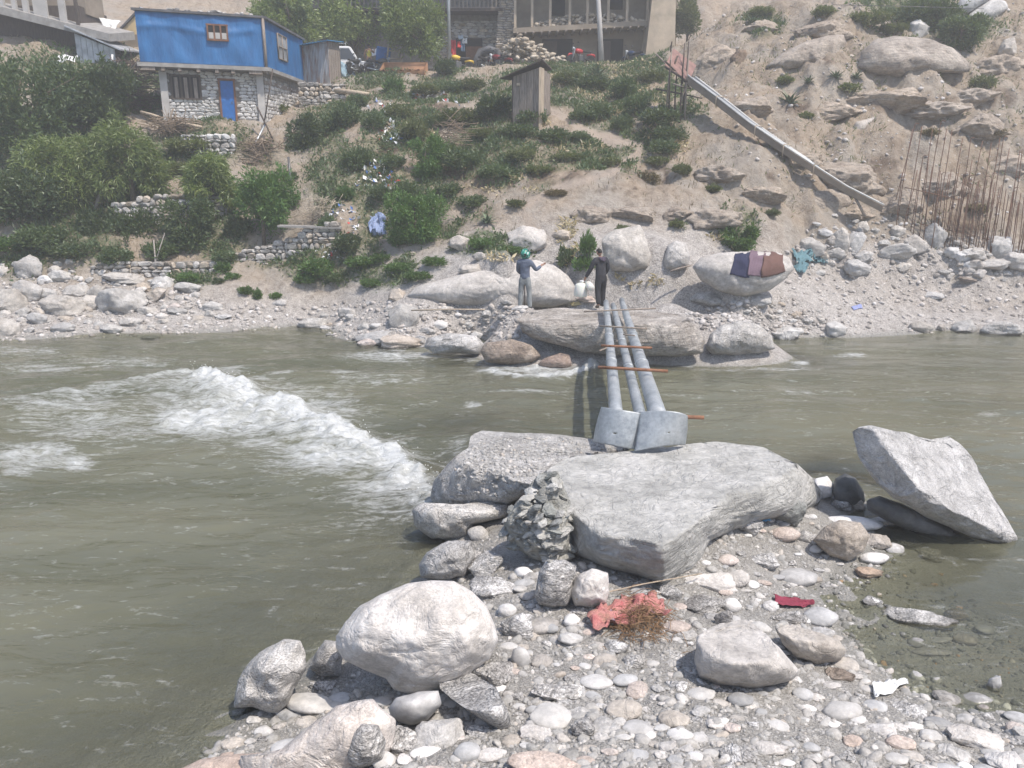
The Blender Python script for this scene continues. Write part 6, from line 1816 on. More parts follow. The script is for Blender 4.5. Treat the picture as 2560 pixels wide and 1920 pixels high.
def curved_plate(label, tl, tr, br, bl, ztop, zbot, bulge, hole, seed):
    c = [np.array(at_z(*bl, zbot)), np.array(at_z(*br, zbot)), np.array(at_z(*tr, ztop)), np.array(at_z(*tl, ztop))]
    n = 28
    uu, vv = np.meshgrid(np.linspace(0, 1, n + 1), np.linspace(0, 1, n + 1)); u, v = uu.ravel()[:, None], vv.ravel()[:, None]
    P = (c[0] * (1-u) + c[1] * u) * (1-v) + (c[3] * (1-u) + c[2] * u) * v
    nr = np.cross(c[1] - c[0], c[3] - c[0]); nr /= np.linalg.norm(nr)
    P = P + nr * (bulge * (1 - (2 * u - 1) ** 2) - .03 * (2 * v - 1) ** 2 + .012 * fbm(np.concatenate([u * 2, v * 2, v * 0], 1) + seed, 2)[:, None])
    k = np.arange((n + 1) ** 2).reshape(n + 1, n + 1)
    F = np.stack([k[:-1, :-1].ravel(), k[:-1, 1:].ravel(), k[1:, 1:].ravel(), k[1:, :-1].ravel()], 1)
    hu, hv = hole
    cu, cv = (np.linspace(0, 1, n + 1)[:-1] + .5 / n), (np.linspace(0, 1, n + 1)[:-1] + .5 / n)
    CU, CV = np.meshgrid(cu, cv)
    F = F[~((np.abs(CU.ravel() - hu) < .6 / n) & (np.abs(CV.ravel() - hv) < .6 / n))]
    org = P.mean(0); org[2] = P[:, 2].min()
    o = obj('steel_plate', mesh_np('steel_plate', P - org, F), GALV, None, tuple(org))
    md = o.modifiers.new('thick', 'SOLIDIFY'); md.thickness = .014
    tag(o, label, 'plate', 'curved steel plates')
    hp = (c[0] * (1-hu) + c[1] * hu) * (1-hv) + (c[3] * (1-hu) + c[2] * hu) * hv + nr * (bulge * (1 - (2*hu-1)**2)) - org
    return o
curved_plate('curved steel plate standing over the left pole end, ring-marked hole', (1501,1017), (1601,1032), (1588,1124), (1480,1104), 1.62, 1.06, .19, (.57, .34), 1.0)
curved_plate('larger curved steel plate covering the right pole ends', (1600,1028), (1722,1038), (1716,1112), (1587,1128), 1.64, 1.08, .21, (.52, .38), 5.0)

# ------------------------------------------------------------------ people
skin = plain_mat('skin', (.30,.17,.115), .6, .1, 20, 0)
hair_m = plain_mat('black_hair', (.012,.011,.010), .6, .2, 40, .2)
def skinned(name, joints, edges, mat, parent, sub=2, root_i=0):
    """one continuous surface grown round a skeleton of joints (xyz, radius or (rx, ry))"""
    me = bpy.data.meshes.new(name)
    me.from_pydata([j[0] for j in joints], edges, [])
    o = obj(name, me, mat, parent)
    md = o.modifiers.new('skin', 'SKIN'); md.use_smooth_shade = True
    if not me.skin_vertices:
        me.skin_vertices.new() if hasattr(me.skin_vertices, 'new') else None
    lay = me.skin_vertices[0].data if me.skin_vertices else None
    for i, j in enumerate(joints):
        r = j[1] if hasattr(j[1], '__len__') else (j[1], j[1])
        lay[i].radius = r
        lay[i].use_root = (i == root_i)
    s = o.modifiers.new('sub', 'SUBSURF'); s.levels = sub; s.render_levels = sub
    return o
def chain(*idx): return [(a, b) for a, b in zip(idx[:-1], idx[1:])]
def hand(J, E, wrist_i, d, side, out, s=1.0):
    """palm and five fingers, closed a little, grown from a wrist joint"""
    w = Vector(J[wrist_i][0]); d = Vector(d).normalized(); out = Vector(out).normalized(); nn = d.cross(out).normalized()
    J.append((tuple(w + d * .05 * s), (.030 * s, .018 * s))); p = len(J) - 1; E.append((wrist_i, p))
    J.append((tuple(w + d * .09 * s), (.034 * s, .016 * s))); k = len(J) - 1; E.append((p, k))
    for f, (off, L) in enumerate(((-.030, .060), (-.010, .072), (.010, .068), (.030, .052))):
        b = w + d * .10 * s + out * off * s
        J.append((tuple(b), .0095 * s)); a = len(J) - 1
        J.append((tuple(b + d * L * .5 * s + nn * .012 * s), .0088 * s)); J.append((tuple(b + d * L * .8 * s + nn * .035 * s), .0075 * s))
        E += [(k, a), (a, a + 1), (a + 1, a + 2)]
    b = w + d * .045 * s - out * .036 * s
    J.append((tuple(b), .011 * s)); a = len(J) - 1
    J.append((tuple(b + d * .035 * s - out * .02 * s + nn * .015 * s), .0095 * s)); E += [(p, a), (a, a + 1)]
def head_mesh(parent, c, yaw, pitch=0.0):
    """skull, jaw, nose, eyes, ears, mouth; looks along +Y before turning"""
    V, F = ico(4)
    V = V.copy()
    x, y, z = V[:, 0], V[:, 1], V[:, 2]
    P = np.stack([x * .076, y * .096, z * .118], 1)
    jaw = smooth(-.1, -.9, z)
    P[:, 0] *= 1 - .30 * jaw; P[:, 1] *= 1 - .10 * jaw
    fr = smooth(.55, .95, y)
    P[:, 1] -= .010 * fr
    P[:, 1] += .026 * np.exp(-((x / .13) ** 2) - ((z + .12) / .22) ** 2) * (y > 0)          # nose
    for sx in (-1, 1): P[:, 1] -= .012 * np.exp(-(((x - sx * .38) / .2) ** 2) - ((z - .05) / .13) ** 2) * (y > 0)
    P[:, 1] += .006 * np.exp(-((x / .3) ** 2) - ((z + .48) / .09) ** 2) * (y > 0)           # lips
    for sx in (-1, 1): P[:, 0] += sx * .022 * np.exp(-(((y + .05) / .22) ** 2) - ((z + .02) / .26) ** 2) * (np.abs(x) > .8) * (np.sign(x) == sx)
    h = obj('head', mesh_np('head', P, F), skin, parent, c, (pitch, 0, yaw))
    return h
def hair_cap(head, low=.12, mat=hair_m):
    V, F = ico(4)
    V = V.copy(); x, y, z = V[:, 0], V[:, 1], V[:, 2]
    P = np.stack([x * .083, y * .103, z * .126], 1)
    # hair ends above the face and at the nape
    lim = np.where(y > .3, .40, np.where(y > -.2, .12, -.38))
    keep = (z > lim)
    Fk = F[keep[F].all(1)]
    P *= (1 + .03 * fbm(V * 9, 3))[:, None]
    o = obj('hair', mesh_np('hair', P, Fk), mat, head)
    md = o.modifiers.new('t', 'SOLIDIFY'); md.thickness = .01
    return o
def eyes(head):
    for sx in (-1, 1):
        MB().lathe([(.001, -.006), (.009, -.003), (.010, 0), (.009, .004), (.001, .006)], Matrix.Translation((sx * .03, .084, .006)) @ Matrix.Rotation(R(-90), 4, 'X'), 8).build('eye', M_['black'], head, local=True)

def helmet_man():
    f = at(1312, 766, 24.7); f.z = gnd(f.x, f.y)
    root = empty('person', tuple(f), R(-12))
    sc = 1.0
    # skeleton: x right, y away from the camera, z up
    J = [((0, 0, .98), (.10, .07)), ((0, .0, 1.15), (.10, .07)), ((0, .0, 1.32), (.13, .085)), ((0, .0, 1.44), (.11, .07)), ((0, .01, 1.53), .055),
         ((-.20, 0, 1.43), .062), ((-.235, .07, 1.17), .05), ((-.16, .24, 1.05), .042), ((-.08, .32, 1.10), .03),
         ((.20, 0, 1.43), .062), ((.33, .04, 1.20), .05), ((.42, .24, 1.27), .042), ((.47, .33, 1.33), .03),
         ((-.10, 0, .86), .075), ((-.13, .02, .50), .055), ((-.145, -.02, .10), .045), ((-.15, .10, .04), .042), ((-.15, .16, .03), .03),
         ((.10, 0, .86), .075), ((.135, .03, .50), .055), ((.17, -.02, .10), .045), ((.185, .10, .04), .042), ((.19, .16, .03), .03)]
    E = chain(0, 1, 2, 3, 4) + chain(3, 5, 6, 7, 8) + chain(3, 9, 10, 11, 12) + chain(0, 13, 14, 15, 16, 17) + chain(0, 18, 19, 20, 21, 22)
    hand(J, E, 8, (.7, .5, .3), -1, (0, .4, 1)); hand(J, E, 12, (.5, .75, .25), 1, (.2, -.2, 1))
    skinned('body', J, E, skin, root)
    sweater = plain_mat('blue_grey_sweater', (.105,.125,.17), .9, .25, 9, 1.0)
    Jj = [((0, 0, .86), (.17, .125)), ((0, 0, 1.0), (.176, .128)), ((0, .0, 1.15), (.158, .112)), ((0, 0, 1.32), (.185, .125)), ((0, 0, 1.44), (.15, .10)), ((0, .005, 1.57), (.082, .082)),
          ((-.20, 0, 1.43), .082), ((-.238, .07, 1.17), .066), ((-.165, .23, 1.05), .056), ((-.12, .28, 1.075), .046),
          ((.20, 0, 1.43), .082), ((.333, .04, 1.20), .066), ((.41, .22, 1.26), .056), ((.445, .29, 1.305), .046)]
    skinned('sweater', Jj, chain(0, 1, 2, 3, 4, 5) + chain(4, 6, 7, 8, 9) + chain(4, 10, 11, 12, 13), sweater, root)
    tr_m = plain_mat('grey_trousers', (.23,.245,.245), .9, .22, 8, 1.0)
    Jt = [((0, 0, 1.10), (.15, .11)), ((0, 0, .95), (.166, .122)), ((-.10, 0, .82), .112), ((-.13, .02, .50), .084), ((-.145, -.02, .02), .072), ((.10, 0, .82), .112), ((.135, .03, .50), .084), ((.17, -.02, .02), .072)]
    skinned('trousers', Jt, chain(0, 1, 2, 3, 4) + chain(1, 5, 6, 7), tr_m, root)
    for sx, x in ((-1, -.15), (1, .18)):
        skinned('shoe', [((x, -.05, .045), (.045, .05)), ((x + .005, .05, .045), (.05, .045)), ((x + .012, .15, .035), (.045, .032))], chain(0, 1, 2), plain_mat('dark_shoe', (.05,.045,.04), .7, .2, 12, 0), root)
    h = head_mesh(root, (0, .03, 1.665), R(-38), R(-10)); eyes(h)
    # full-face helmet, green with white and dark stripes
    V, F = ico(4); V = V.copy(); x, y, z = V[:, 0], V[:, 1], V[:, 2]
    P = np.stack([x * .148, y * .172, z * .165 + .012], 1)
    P[:, 1] += .03 * smooth(-.2, -.8, z) * (y > 0)
    P[:, 2] = np.maximum(P[:, 2], -.14)
    face = (y > .55) & (z > -.35) & (z < .35) & (np.abs(x) < .72)
    Fk = F[~face[F].all(1)]
    t = NT('helmet_paint'); lp = t.local((1, 1, 1)); nn = t.noise(lp, 11, 2, .5, 1.2)
    hm = t.done(t.bsdf(t.ramp(nn, [(.34, (.02,.022,.022)), (.44, (.02,.20,.14)), (.58, (.05,.30,.22)), (.66, (.6,.64,.66))], 'CONSTANT'), .25, None, 0, .5))
    he = obj('helmet', mesh_np('helmet', P, Fk), hm, root, (0, .03, 1.675), (R(-8), 0, R(-38)))
    md = he.modifiers.new('t', 'SOLIDIFY'); md.thickness = .018
    MB().add([(-.11, .13, .03), (.11, .13, .03), (.11, .20, .075), (-.11, .20, .075), (-.11, .13, .09), (.11, .13, .09)], [(0, 1, 2, 3), (3, 2, 5, 4)]).build('visor', M_['black'], he, local=True)
    tag(root, 'person in a green helmet, blue-grey sweater and grey trousers, seen from behind', 'person')
    g_ = empty('measuring_rod', (f.x - .0, f.y + .36, gnd(f.x, f.y + .36)))
    MB().tube([(0, 0, -.05), (0, 0, 1.12)], .018, 8).build('shaft', M_['wood_dark'], g_, local=True)
    MB().lathe([(.018, 1.10), (.03, 1.11), (.03, 1.15), (.012, 1.17)], None, 8).build('knob', M_['black'], g_, local=True)
    tag(g_, 'thin dark rod standing upright in front of the helmeted man', 'rod')
helmet_man()

def black_man():
    f = at(1500, 764, 24.5); f.z = gnd(f.x, f.y)
    root = empty('person', tuple(f), R(22))
    J = [((0, 0, .98), (.10, .07)), ((0, .02, 1.16), (.10, .07)), ((0, .04, 1.34), (.13, .085)), ((0, .06, 1.46), (.11, .07)), ((-.01, .10, 1.55), .056),
         ((-.21, .05, 1.44), .065), ((-.30, .10, 1.17), .052), ((-.38, .22, .94), .042), ((-.41, .27, .86), .03),
         ((.21, .05, 1.44), .065), ((.27, .06, 1.15), .052), ((.22, .20, .96), .042), ((.19, .25, .89), .03),
         ((-.09, 0, .88), .10), ((-.13, -.06, .50), .07), ((-.20, -.30, .16), .048), ((-.22, -.22, .07), .042), ((-.22, -.16, .05), .03),
         ((.10, 0, .88), .10), ((.13, .08, .50), .07), ((.12, .06, .10), .048), ((.12, .17, .04), .042), ((.12, .23, .03), .03)]
    E = chain(0, 1, 2, 3, 4) + chain(3, 5, 6, 7, 8) + chain(3, 9, 10, 11, 12) + chain(0, 13, 14, 15, 16, 17) + chain(0, 18, 19, 20, 21, 22)
    hand(J, E, 8, (-.25, .2, -1), -1, (.3, 1, 0)); hand(J, E, 12, (-.2, .2, -1), 1, (.2, 1, 0))
    skinned('body', J, E, skin, root)
    jk = plain_mat('black_jacket', (.034,.034,.04), .85, .35, 9, 1.0)
    Jj = [((0, 0, .74), (.18, .135)), ((0, 0, .92), (.188, .138)), ((0, .02, 1.16), (.178, .128)), ((0, .04, 1.34), (.205, .14)), ((0, .06, 1.46), (.165, .115)), ((-.005, .085, 1.525), (.085, .08)),
          ((-.21, .05, 1.44), .09), ((-.302, .10, 1.17), .072), ((-.375, .215, .955), .058), ((-.39, .24, .91), .048),
          ((.21, .05, 1.44), .09), ((.273, .06, 1.15), .072), ((.225, .19, .975), .058), ((.21, .22, .93), .048)]
    skinned('jacket', Jj, chain(0, 1, 2, 3, 4, 5) + chain(4, 6, 7, 8, 9) + chain(4, 10, 11, 12, 13), jk, root)
    tm = plain_mat('black_trousers', (.024,.024,.027), .9, .2, 12, .3)
    Jt = [((0, 0, 1.10), (.155, .115)), ((0, 0, .95), (.17, .125)), ((-.09, 0, .82), .118), ((-.13, -.06, .50), .092), ((-.205, -.31, .12), .08), ((.10, 0, .82), .118), ((.13, .08, .50), .092), ((.12, .05, .03), .08)]
    skinned('trousers', Jt, chain(0, 1, 2, 3, 4) + chain(1, 5, 6, 7), tm, root)
    shm = plain_mat('brown_shoe', (.07,.055,.045), .7, .2, 12, 0)
    skinned('shoe', [((-.215, -.33, .10), (.045, .05)), ((-.225, -.25, .06), (.05, .045)), ((-.225, -.15, .04), (.045, .032))], chain(0, 1, 2), shm, root)
    skinned('shoe', [((.12, .02, .045), (.045, .05)), ((.12, .12, .045), (.05, .045)), ((.12, .22, .035), (.045, .032))], chain(0, 1, 2), shm, root)
    hd = plain_mat('patterned_hood', (.075,.06,.085), .9, .6, 30, .3)
    skinned('hood', [((-.10, .0, 1.53), (.05, .04)), ((.0, -.075, 1.47), (.075, .05)), ((.07, -.085, 1.40), (.07, .045)), ((.11, .0, 1.53), (.05, .04))], chain(0, 1, 2) + [(1, 3)], hd, root, root_i=1)
    h = head_mesh(root, (-.012, .13, 1.665), R(18), R(-20)); eyes(h); hair_cap(h)
    tag(root, 'person in a black hooded jacket and black trousers, carrying white jugs', 'person')
    # two jugs held in the left hand
    jm = NT('white_plastic'); t = jm
    pr = t.bsdf((.66,.665,.60), .42, None, 0, .4); pr.inputs['Subsurface Weight'].default_value = .15
    JM = t.done(pr)
    hw = WORLD(root) @ Vector((-.43, .30, .80))
    def jug(label, loc, rot, h, r):
        j = empty('water_jug', loc); j.rotation_euler = rot
        MB().lathe([(r * .85, 0), (r, .025), (r * 1.02, h * .35), (r, h * .68), (r * .8, h * .80), (r * .35, h * .88), (r * .28, h * .90), (r * .28, h * .96)], None, 18).build('bottle', JM, j, local=True)
        MB().lathe([(r * .34, h * .93), (r * .36, h * .94), (r * .36, h * 1.02), (r * .30, h * 1.03)], None, 14).build('cap', M_['white'], j, local=True)
        MB().tube([(r * .25, 0, h * .90), (r * .75, 0, h * .97), (r * 1.0, 0, h * .86), (r * .95, 0, h * .66)], .018, 6).build('handle', JM, j, local=True)
        tag(j, label, 'jug', 'jugs carried by the man in black')
    jug('upright white plastic jug hanging at the side of the man in black', tuple(hw + Vector((-.10, -.05, -.50))), (0, R(6), .6), .50, .20)
    jug('white plastic jug lying sideways, its round bottom towards the camera', tuple(hw + Vector((.20, -.38, -.17))), (R(-78), R(8), R(14)), .46, .11)
black_man()

def vest_man():
    p = at(925, 190, 50.7); p.z = gnd(p.x, p.y)
    root = empty('person', tuple(p), R(15))
    J = [((0, 0, .95), (.14, .10)), ((0, 0, 1.15), (.13, .095)), ((0, .02, 1.38), (.16, .10)), ((0, .03, 1.5), .055), ((-.19, .02, 1.37), .06), ((-.26, .05, 1.1), .05), ((-.22, .18, .92), .04),
         ((.19, .02, 1.37), .06), ((.30, .12, 1.25), .05), ((.34, .25, 1.42), .04), ((-.10, 0, .85), .09), ((-.12, .0, .45), .065), ((-.13, 0, .06), .05), ((.10, 0, .85), .09), ((.12, 0, .45), .065), ((.13, 0, .06), .05)]
    E = chain(0, 1, 2, 3) + chain(2, 4, 5, 6) + chain(2, 7, 8, 9) + chain(0, 10, 11, 12) + chain(0, 13, 14, 15)
    hand(J, E, 6, (0, .4, -1), -1, (1, 0, 0)); hand(J, E, 9, (.2, .4, 1), 1, (1, 0, 0))
    skinned('body', J, E, skin, root)
    skinned('vest', [((0, 0, .92), (.165, .12)), ((0, 0, 1.15), (.155, .115)), ((0, .02, 1.36), (.18, .12)), ((0, .03, 1.45), (.09, .08))], chain(0, 1, 2, 3), plain_mat('yellow_vest', (.48,.42,.05), .8, .15, 10, .1), root)
    skinned('trousers', [((0, 0, 1.08), (.14, .10)), ((0, 0, .93), (.15, .11)), ((-.10, 0, .82), .1), ((-.12, 0, .45), .08), ((-.13, 0, .08), .065), ((.10, 0, .82), .1), ((.12, 0, .45), .08), ((.13, 0, .08), .065)], chain(0, 1, 2, 3, 4) + chain(1, 5, 6, 7), plain_mat('dark_trousers', (.05,.06,.07), .9, .2, 10, 0), root)
    h = head_mesh(root, (0, .04, 1.63), R(10)); eyes(h); hair_cap(h)
    tag(root, 'person in a yellow vest standing beside the white car', 'person')
vest_man()

# ------------------------------------------------------------------ vehicles on the road
def car():
    c = at(858, 190, 52.6); c.z = gnd(c.x, c.y)
    r = empty('car', tuple(c), R(4))
    white = plain_mat('car_white', (.70,.71,.72), .3, .04, 3, 0, spec=.5)
    L, W, H = 4.1, 1.68, 1.0
    prof = [(-2.05, .45), (-2.05, .95), (-1.95, 1.0), (1.0, 1.0), (1.95, .92), (2.05, .75), (2.05, .42), (1.75, .35), (-1.8, .35)]
    m = MB(); n = len(prof)
    V = [(x, -W/2, z) for x, z in prof] + [(x, W/2, z) for x, z in prof]
    m.add(V, [tuple(range(n)), tuple(reversed(range(n, 2*n)))] + [(i, i + n, (i+1) % n + n, (i+1) % n) for i in range(n)])
    m.build('body', white, r, local=True, bevel=.05)
    pr = [(-2.0, .98), (-1.9, 1.80), (.45, 1.82), (.62, 1.78), (1.10, .98)]
    m = MB(); n = len(pr)
    V = [(x, -W/2 * (.98 if z < 1.2 else .88), z) for x, z in pr] + [(x, W/2 * (.98 if z < 1.2 else .88), z) for x, z in pr]
    m.add(V, [tuple(range(n)), tuple(reversed(range(n, 2*n)))] + [(i, i + n, (i+1) % n + n, (i+1) % n) for i in range(n)])
    m.build('cabin', white, r, local=True, bevel=.04)
    for sy in (-1, 1):
        for (x0, x1, t0, t1) in ((-1.85, -1.05, -1.80, -1.05), (-.95, -.10, -.95, -.10), (0, .92, 0, .52)):
            y0, y1 = sy * (W/2 * .965 + .012), sy * (W/2 * .885 + .012)
            q = [(x0, y0, 1.06), (x1, y0, 1.06), (t1, y1, 1.70), (t0, y1, 1.70)]
            q2 = [(x, y - sy * .03, z) for x, y, z in q]
            MB().hexa(q, q2).build('side_window', M_['glass'], r, local=True)
    MB().hexa([(1.075, -.72, 1.06), (1.075, .72, 1.06), (.655, .66, 1.73), (.655, -.66, 1.73)], [(1.03, -.72, 1.06), (1.03, .72, 1.06), (.61, .66, 1.73), (.61, -.66, 1.73)]).build('windscreen', M_['glass'], r, local=True)
    for x in (-1.3, 1.3):
        for sy in (-1, 1):
            w = MB().lathe([(.20, -.1), (.33, -.1), (.36, -.07), (.36, .07), (.33, .1), (.20, .1)], Matrix.Translation((x, sy * .76, .36)) @ Matrix.Rotation(R(90), 4, 'X'), 18).build('wheel', M_['rubber'], r, local=True)
            MB().lathe([(.04, -.105), (.19, -.103), (.19, .103), (.04, .105)], Matrix.Translation((x, sy * .76, .36)) @ Matrix.Rotation(R(90), 4, 'X'), 14).build('rim', M_['steel'], w, local=True)
    for sy in (-1, 1):
        MB().box((2.04, sy * .6, .76), (.06, .28, .16)).build('headlight', M_['glass'], r, local=True)
        MB().box((.85, sy * (W/2 + .06), 1.08), (.08, .12, .14)).build('mirror', M_['black'], r, local=True)
    MB().box((2.07, 0, .5), (.1, 1.6, .18)).build('bumper', M_['black'], r, local=True)
    m = MB()
    for sy in (-.62, .62): m.tube([(-1.7, sy, 1.98), (.3, sy, 1.98), (.36, sy, 2.06)], .02, 6)
    for x in (-1.7, -.9, -.2, .3): m.tube([(x, -.62, 1.98), (x, .62, 1.98)], .02, 6); m.tube([(x, -.62, 1.8), (x, -.62, 1.98)], .02, 6); m.tube([(x, .62, 1.8), (x, .62, 1.98)], .02, 6)
    m.tube([(.36, -.62, 2.06), (.36, .62, 2.06)], .02, 6)
    m.build('roof_rack', M_['steel'], r, local=True)
    tag(r, 'white off-road car with a roof rack parked behind the tin shed', 'car')
car()
def motorbike(label, px, py, Y, yaw, col):
    p = at(px, py, Y); p.z = gnd(p.x, p.y)
    r = empty('motorbike', tuple(p), yaw)
    tilt = R(8)
    for x in (-.65, .65):
        w = MB().lathe([(.22, -.05), (.27, -.055), (.305, -.03), (.31, 0), (.305, .03), (.27, .055), (.22, .05)], Matrix.Translation((x, 0, .31)) @ Matrix.Rotation(R(90), 4, 'X'), 20).build('wheel', M_['rubber'], r, local=True)
        MB().lathe([(.03, -.04), (.22, -.02), (.22, .02), (.03, .04)], Matrix.Translation((x, 0, .31)) @ Matrix.Rotation(R(90), 4, 'X'), 16).build('rim', M_['steel'], w, local=True)
    MB().tube([(-.65, .07, .31), (-.2, .07, .42), (.1, .05, .45), (.42, 0, .85)], .03, 6).tube([(-.65, -.07, .31), (-.2, -.07, .42), (.1, -.05, .45), (.42, 0, .85)], .03, 6).build('frame', M_['steel_dark'], r, local=True)
    MB().tube([(.65, .09, .31), (.50, .09, .72), (.42, .08, .98)], .028, 6).tube([(.65, -.09, .31), (.50, -.09, .72), (.42, -.08, .98)], .028, 6).build('fork', M_['steel'], r, local=True)
    MB().box((.0, 0, .42), (.36, .26, .34)).lathe([(.05, 0), (.09, .02), (.09, .2), (.05, .22)], Matrix.Translation((.08, 0, .5)), 10).build('engine', M_['steel_dark'], r, local=True, bevel=.03)
    MB().lathe([(.02, -.28), (.11, -.22), (.15, -.05), (.155, .1), (.12, .24), (.03, .30)], Matrix.Translation((.12, 0, .80)) @ Matrix.Rotation(R(84), 4, 'Y'), 14).build('fuel_tank', col, r, local=True)
    MB().hexa([(-.72, -.11, .76), (.0, -.13, .74), (.0, .13, .74), (-.72, .11, .76)], [(-.74, -.09, .86), (-.02, -.11, .82), (-.02, .11, .82), (-.74, .09, .86)]).build('seat', M_['black'], r, local=True, bevel=.02)
    MB().tube([(.42, -.08, 1.0), (.40, -.2, 1.08), (.30, -.38, 1.06)], .014, 6).tube([(.42, .08, 1.0), (.40, .2, 1.08), (.30, .38, 1.06)], .014, 6).build('handlebar', M_['steel_dark'], r, local=True)
    MB().lathe([(.03, 0), (.085, .03), (.10, .10), (.095, .13), (.02, .135)], Matrix.Translation((.44, 0, .94)) @ Matrix.Rotation(R(90), 4, 'Y'), 12).build('headlight', M_['steel'], r, local=True)
    MB().tube([(-.95, 0, .5), (-.9, 0, .62), (-.65, 0, .66), (-.4, 0, .6)], [.05, .07, .075, .05], 8).build('rear_mudguard', col, r, local=True)
    MB().tube([(.9, 0, .5), (.78, 0, .63), (.6, 0, .65)], [.04, .06, .05], 8).build('front_mudguard', col, r, local=True)
    MB().tube([(.05, -.14, .35), (-.3, -.17, .28), (-.8, -.18, .36)], [.025, .035, .045], 8).build('exhaust', M_['steel'], r, local=True)
    for sy in (-1, 1):
        MB().tube([(.36, sy * .22, 1.07), (.36, sy * .28, 1.22)], .008, 4).box((.36, sy * .30, 1.25), (.02, .12, .07)).build('mirror', M_['black'], r, local=True)
    tag(r, label, 'motorbike', 'motorbikes parked along the road')
    return r
motorbike('motorbike with yellow panels at the foot of the silver pole', 1146, 172, 50.6, R(200), M_['yellow'])
motorbike('dark motorbike in front of the stone house doorway', 1215, 172, 50.9, R(60), M_['black'])
motorbike('dark red motorbike left of the stone pile', 1246, 172, 50.6, R(150), plain_mat('dark_red_paint', (.16,.02,.025), .35, .15, 8, 0))
motorbike('bright red motorbike in front of the mud house', 1452, 155, 50.9, R(205), M_['red'])
motorbike('blue-black motorbike right of the leaning utility pole', 1582, 150, 51.3, R(130), plain_mat('blue_black_paint', (.03,.05,.10), .3, .15, 8, 0))
motorbike('dark motorbike parked beside the white car', 890, 196, 50.4, R(70), M_['black'])
motorbike('dark motorbike lying beside the person in the vest', 952, 190, 50.5, R(20), M_['steel_dark'])
# ------------------------------------------------------------------ things along the road and on the slope
up_ = at(1124, 150, 50.2); up_.z = gnd(up_.x, up_.y)
up1 = empty('utility_pole', tuple(up_))
MB().tube([(0, 0, -.3), (0, 0, 4.5), (.06, 0, 9)], [.11, .095, .075], 14).build('shaft', M_['steel'], up1, local=True)
MB().box((.02, 0, 8.2), (1.2, .09, .09)).build('cross_arm', M_['steel'], up1, local=True)
for x in (-.5, 0, .5): MB().lathe([(.03, 8.25), (.05, 8.3), (.03, 8.4), (.01, 8.42)], Matrix.Translation((x + .02, 0, 0)), 8).build('insulator', M_['wood_dark'], up1, local=True)
tag(up1, 'straight silver utility pole in front of the stone house', 'utility pole')
p = at(1505, 168, 50.2); p.z = gnd(p.x, p.y)
up2 = empty('utility_pole', tuple(p)); q = at(1492, -60, 50.4) - p
MB().tube([(0, 0, -.3), tuple(q * .5), tuple(q)], [.16, .14, .12], 12).build('shaft', M_['plaster'], up2, local=True)
MB().box(tuple(q * .97), (1.1, .09, .09)).build('cross_arm', M_['steel'], up2, local=True)
tag(up2, 'leaning pale utility pole in front of the mud house', 'utility pole')
def stick(name, label, a, b, r, mat, cat='pole', taper=.8, group=None):
    a, b = Vector(a), Vector(b)
    m = MB(); m.tube([a, a.lerp(b, .5) + Vector((.0, 0, .02)), b], [r, r * (1 + taper) / 2, r * taper], 8)
    return tag(m.build(name, mat, None, loc=a), label, cat, group)
stick('metal_strut', 'pale metal strut leaning towards the corner of the blue house', at(604, 428, 36.6), at(664, 308, 37.4), .05, M_['steel'])
stick('wooden_post', 'dark slanting pole crossing the pale metal strut', at(643, 268, 37.6), at(684, 352, 37.0), .04, M_['wood_dark'])
stick('wooden_post', 'dark thin pole rising to the house corner', at(660, 312, 37.8), at(682, 172, 38.4), .035, M_['wood_dark'])
stick('wooden_post', 'short dark post by the bare path above the lower wall', at(730, 498, 32.7), at(721, 392, 33.0), .06, M_['steel_dark'])
stick('log', 'barked log leaning beside the left willows', at(222, 566, 33.0), at(252, 480, 33.6), .09, bark_pale, 'log')
stick('log', 'pale log on the terrace left of the house door', at(352, 280, 38.2), at(408, 296, 38.0), .07, M_['wood_pale'], 'log')
stick('log', 'split log on the brushwood heap in front of the house', at(440, 308, 37.7), at(505, 318, 37.6), .08, M_['wood_pale'], 'log')
stick('wooden_post', 'white short post by the brush pile left of the blue house', at(280, 172, 42), at(281, 136, 42), .06, M_['white'])
stick('pole', 'thin pole propped from the brush pile to the slab', at(298, 215, 40.5), at(346, 152, 39.2), .03, M_['wood_pale'])
stick('bamboo_stick', 'long thin stick lying on the stony spit', at(1028, 776, 24.4), at(1212, 774, 24.2), .025, M_['wood_pale'], 'stick')
stick('bamboo_stick', 'driftwood stick below the whitish rounded boulder', at(1676, 678, 26.2), at(1728, 664, 26.6), .03, M_['wood'], 'stick')
stick('plank', 'broad weathered plank lying on the retaining wall right of the house', at(836, 226, 44.5), at(948, 240, 44.0), .13, M_['wood_pale'], 'plank')
stick('dead_branch', 'bleached dead branch standing in front of the low tumbled wall', at(392, 690, 30.4), at(384, 600, 30.6), .05, bark_pale, 'branch', .4)
stick('dead_branch', 'bleached fork of a dead branch leaning right by the low wall', at(388, 660, 30.5), at(412, 582, 30.7), .035, bark_pale, 'branch', .3)

stick('overhead_wire', 'thin wire strung across the top of the right slope', at(2080, 12, 40), at(2460, 22, 39.5), .012, M_['steel_dark'], 'wire', 1.0)
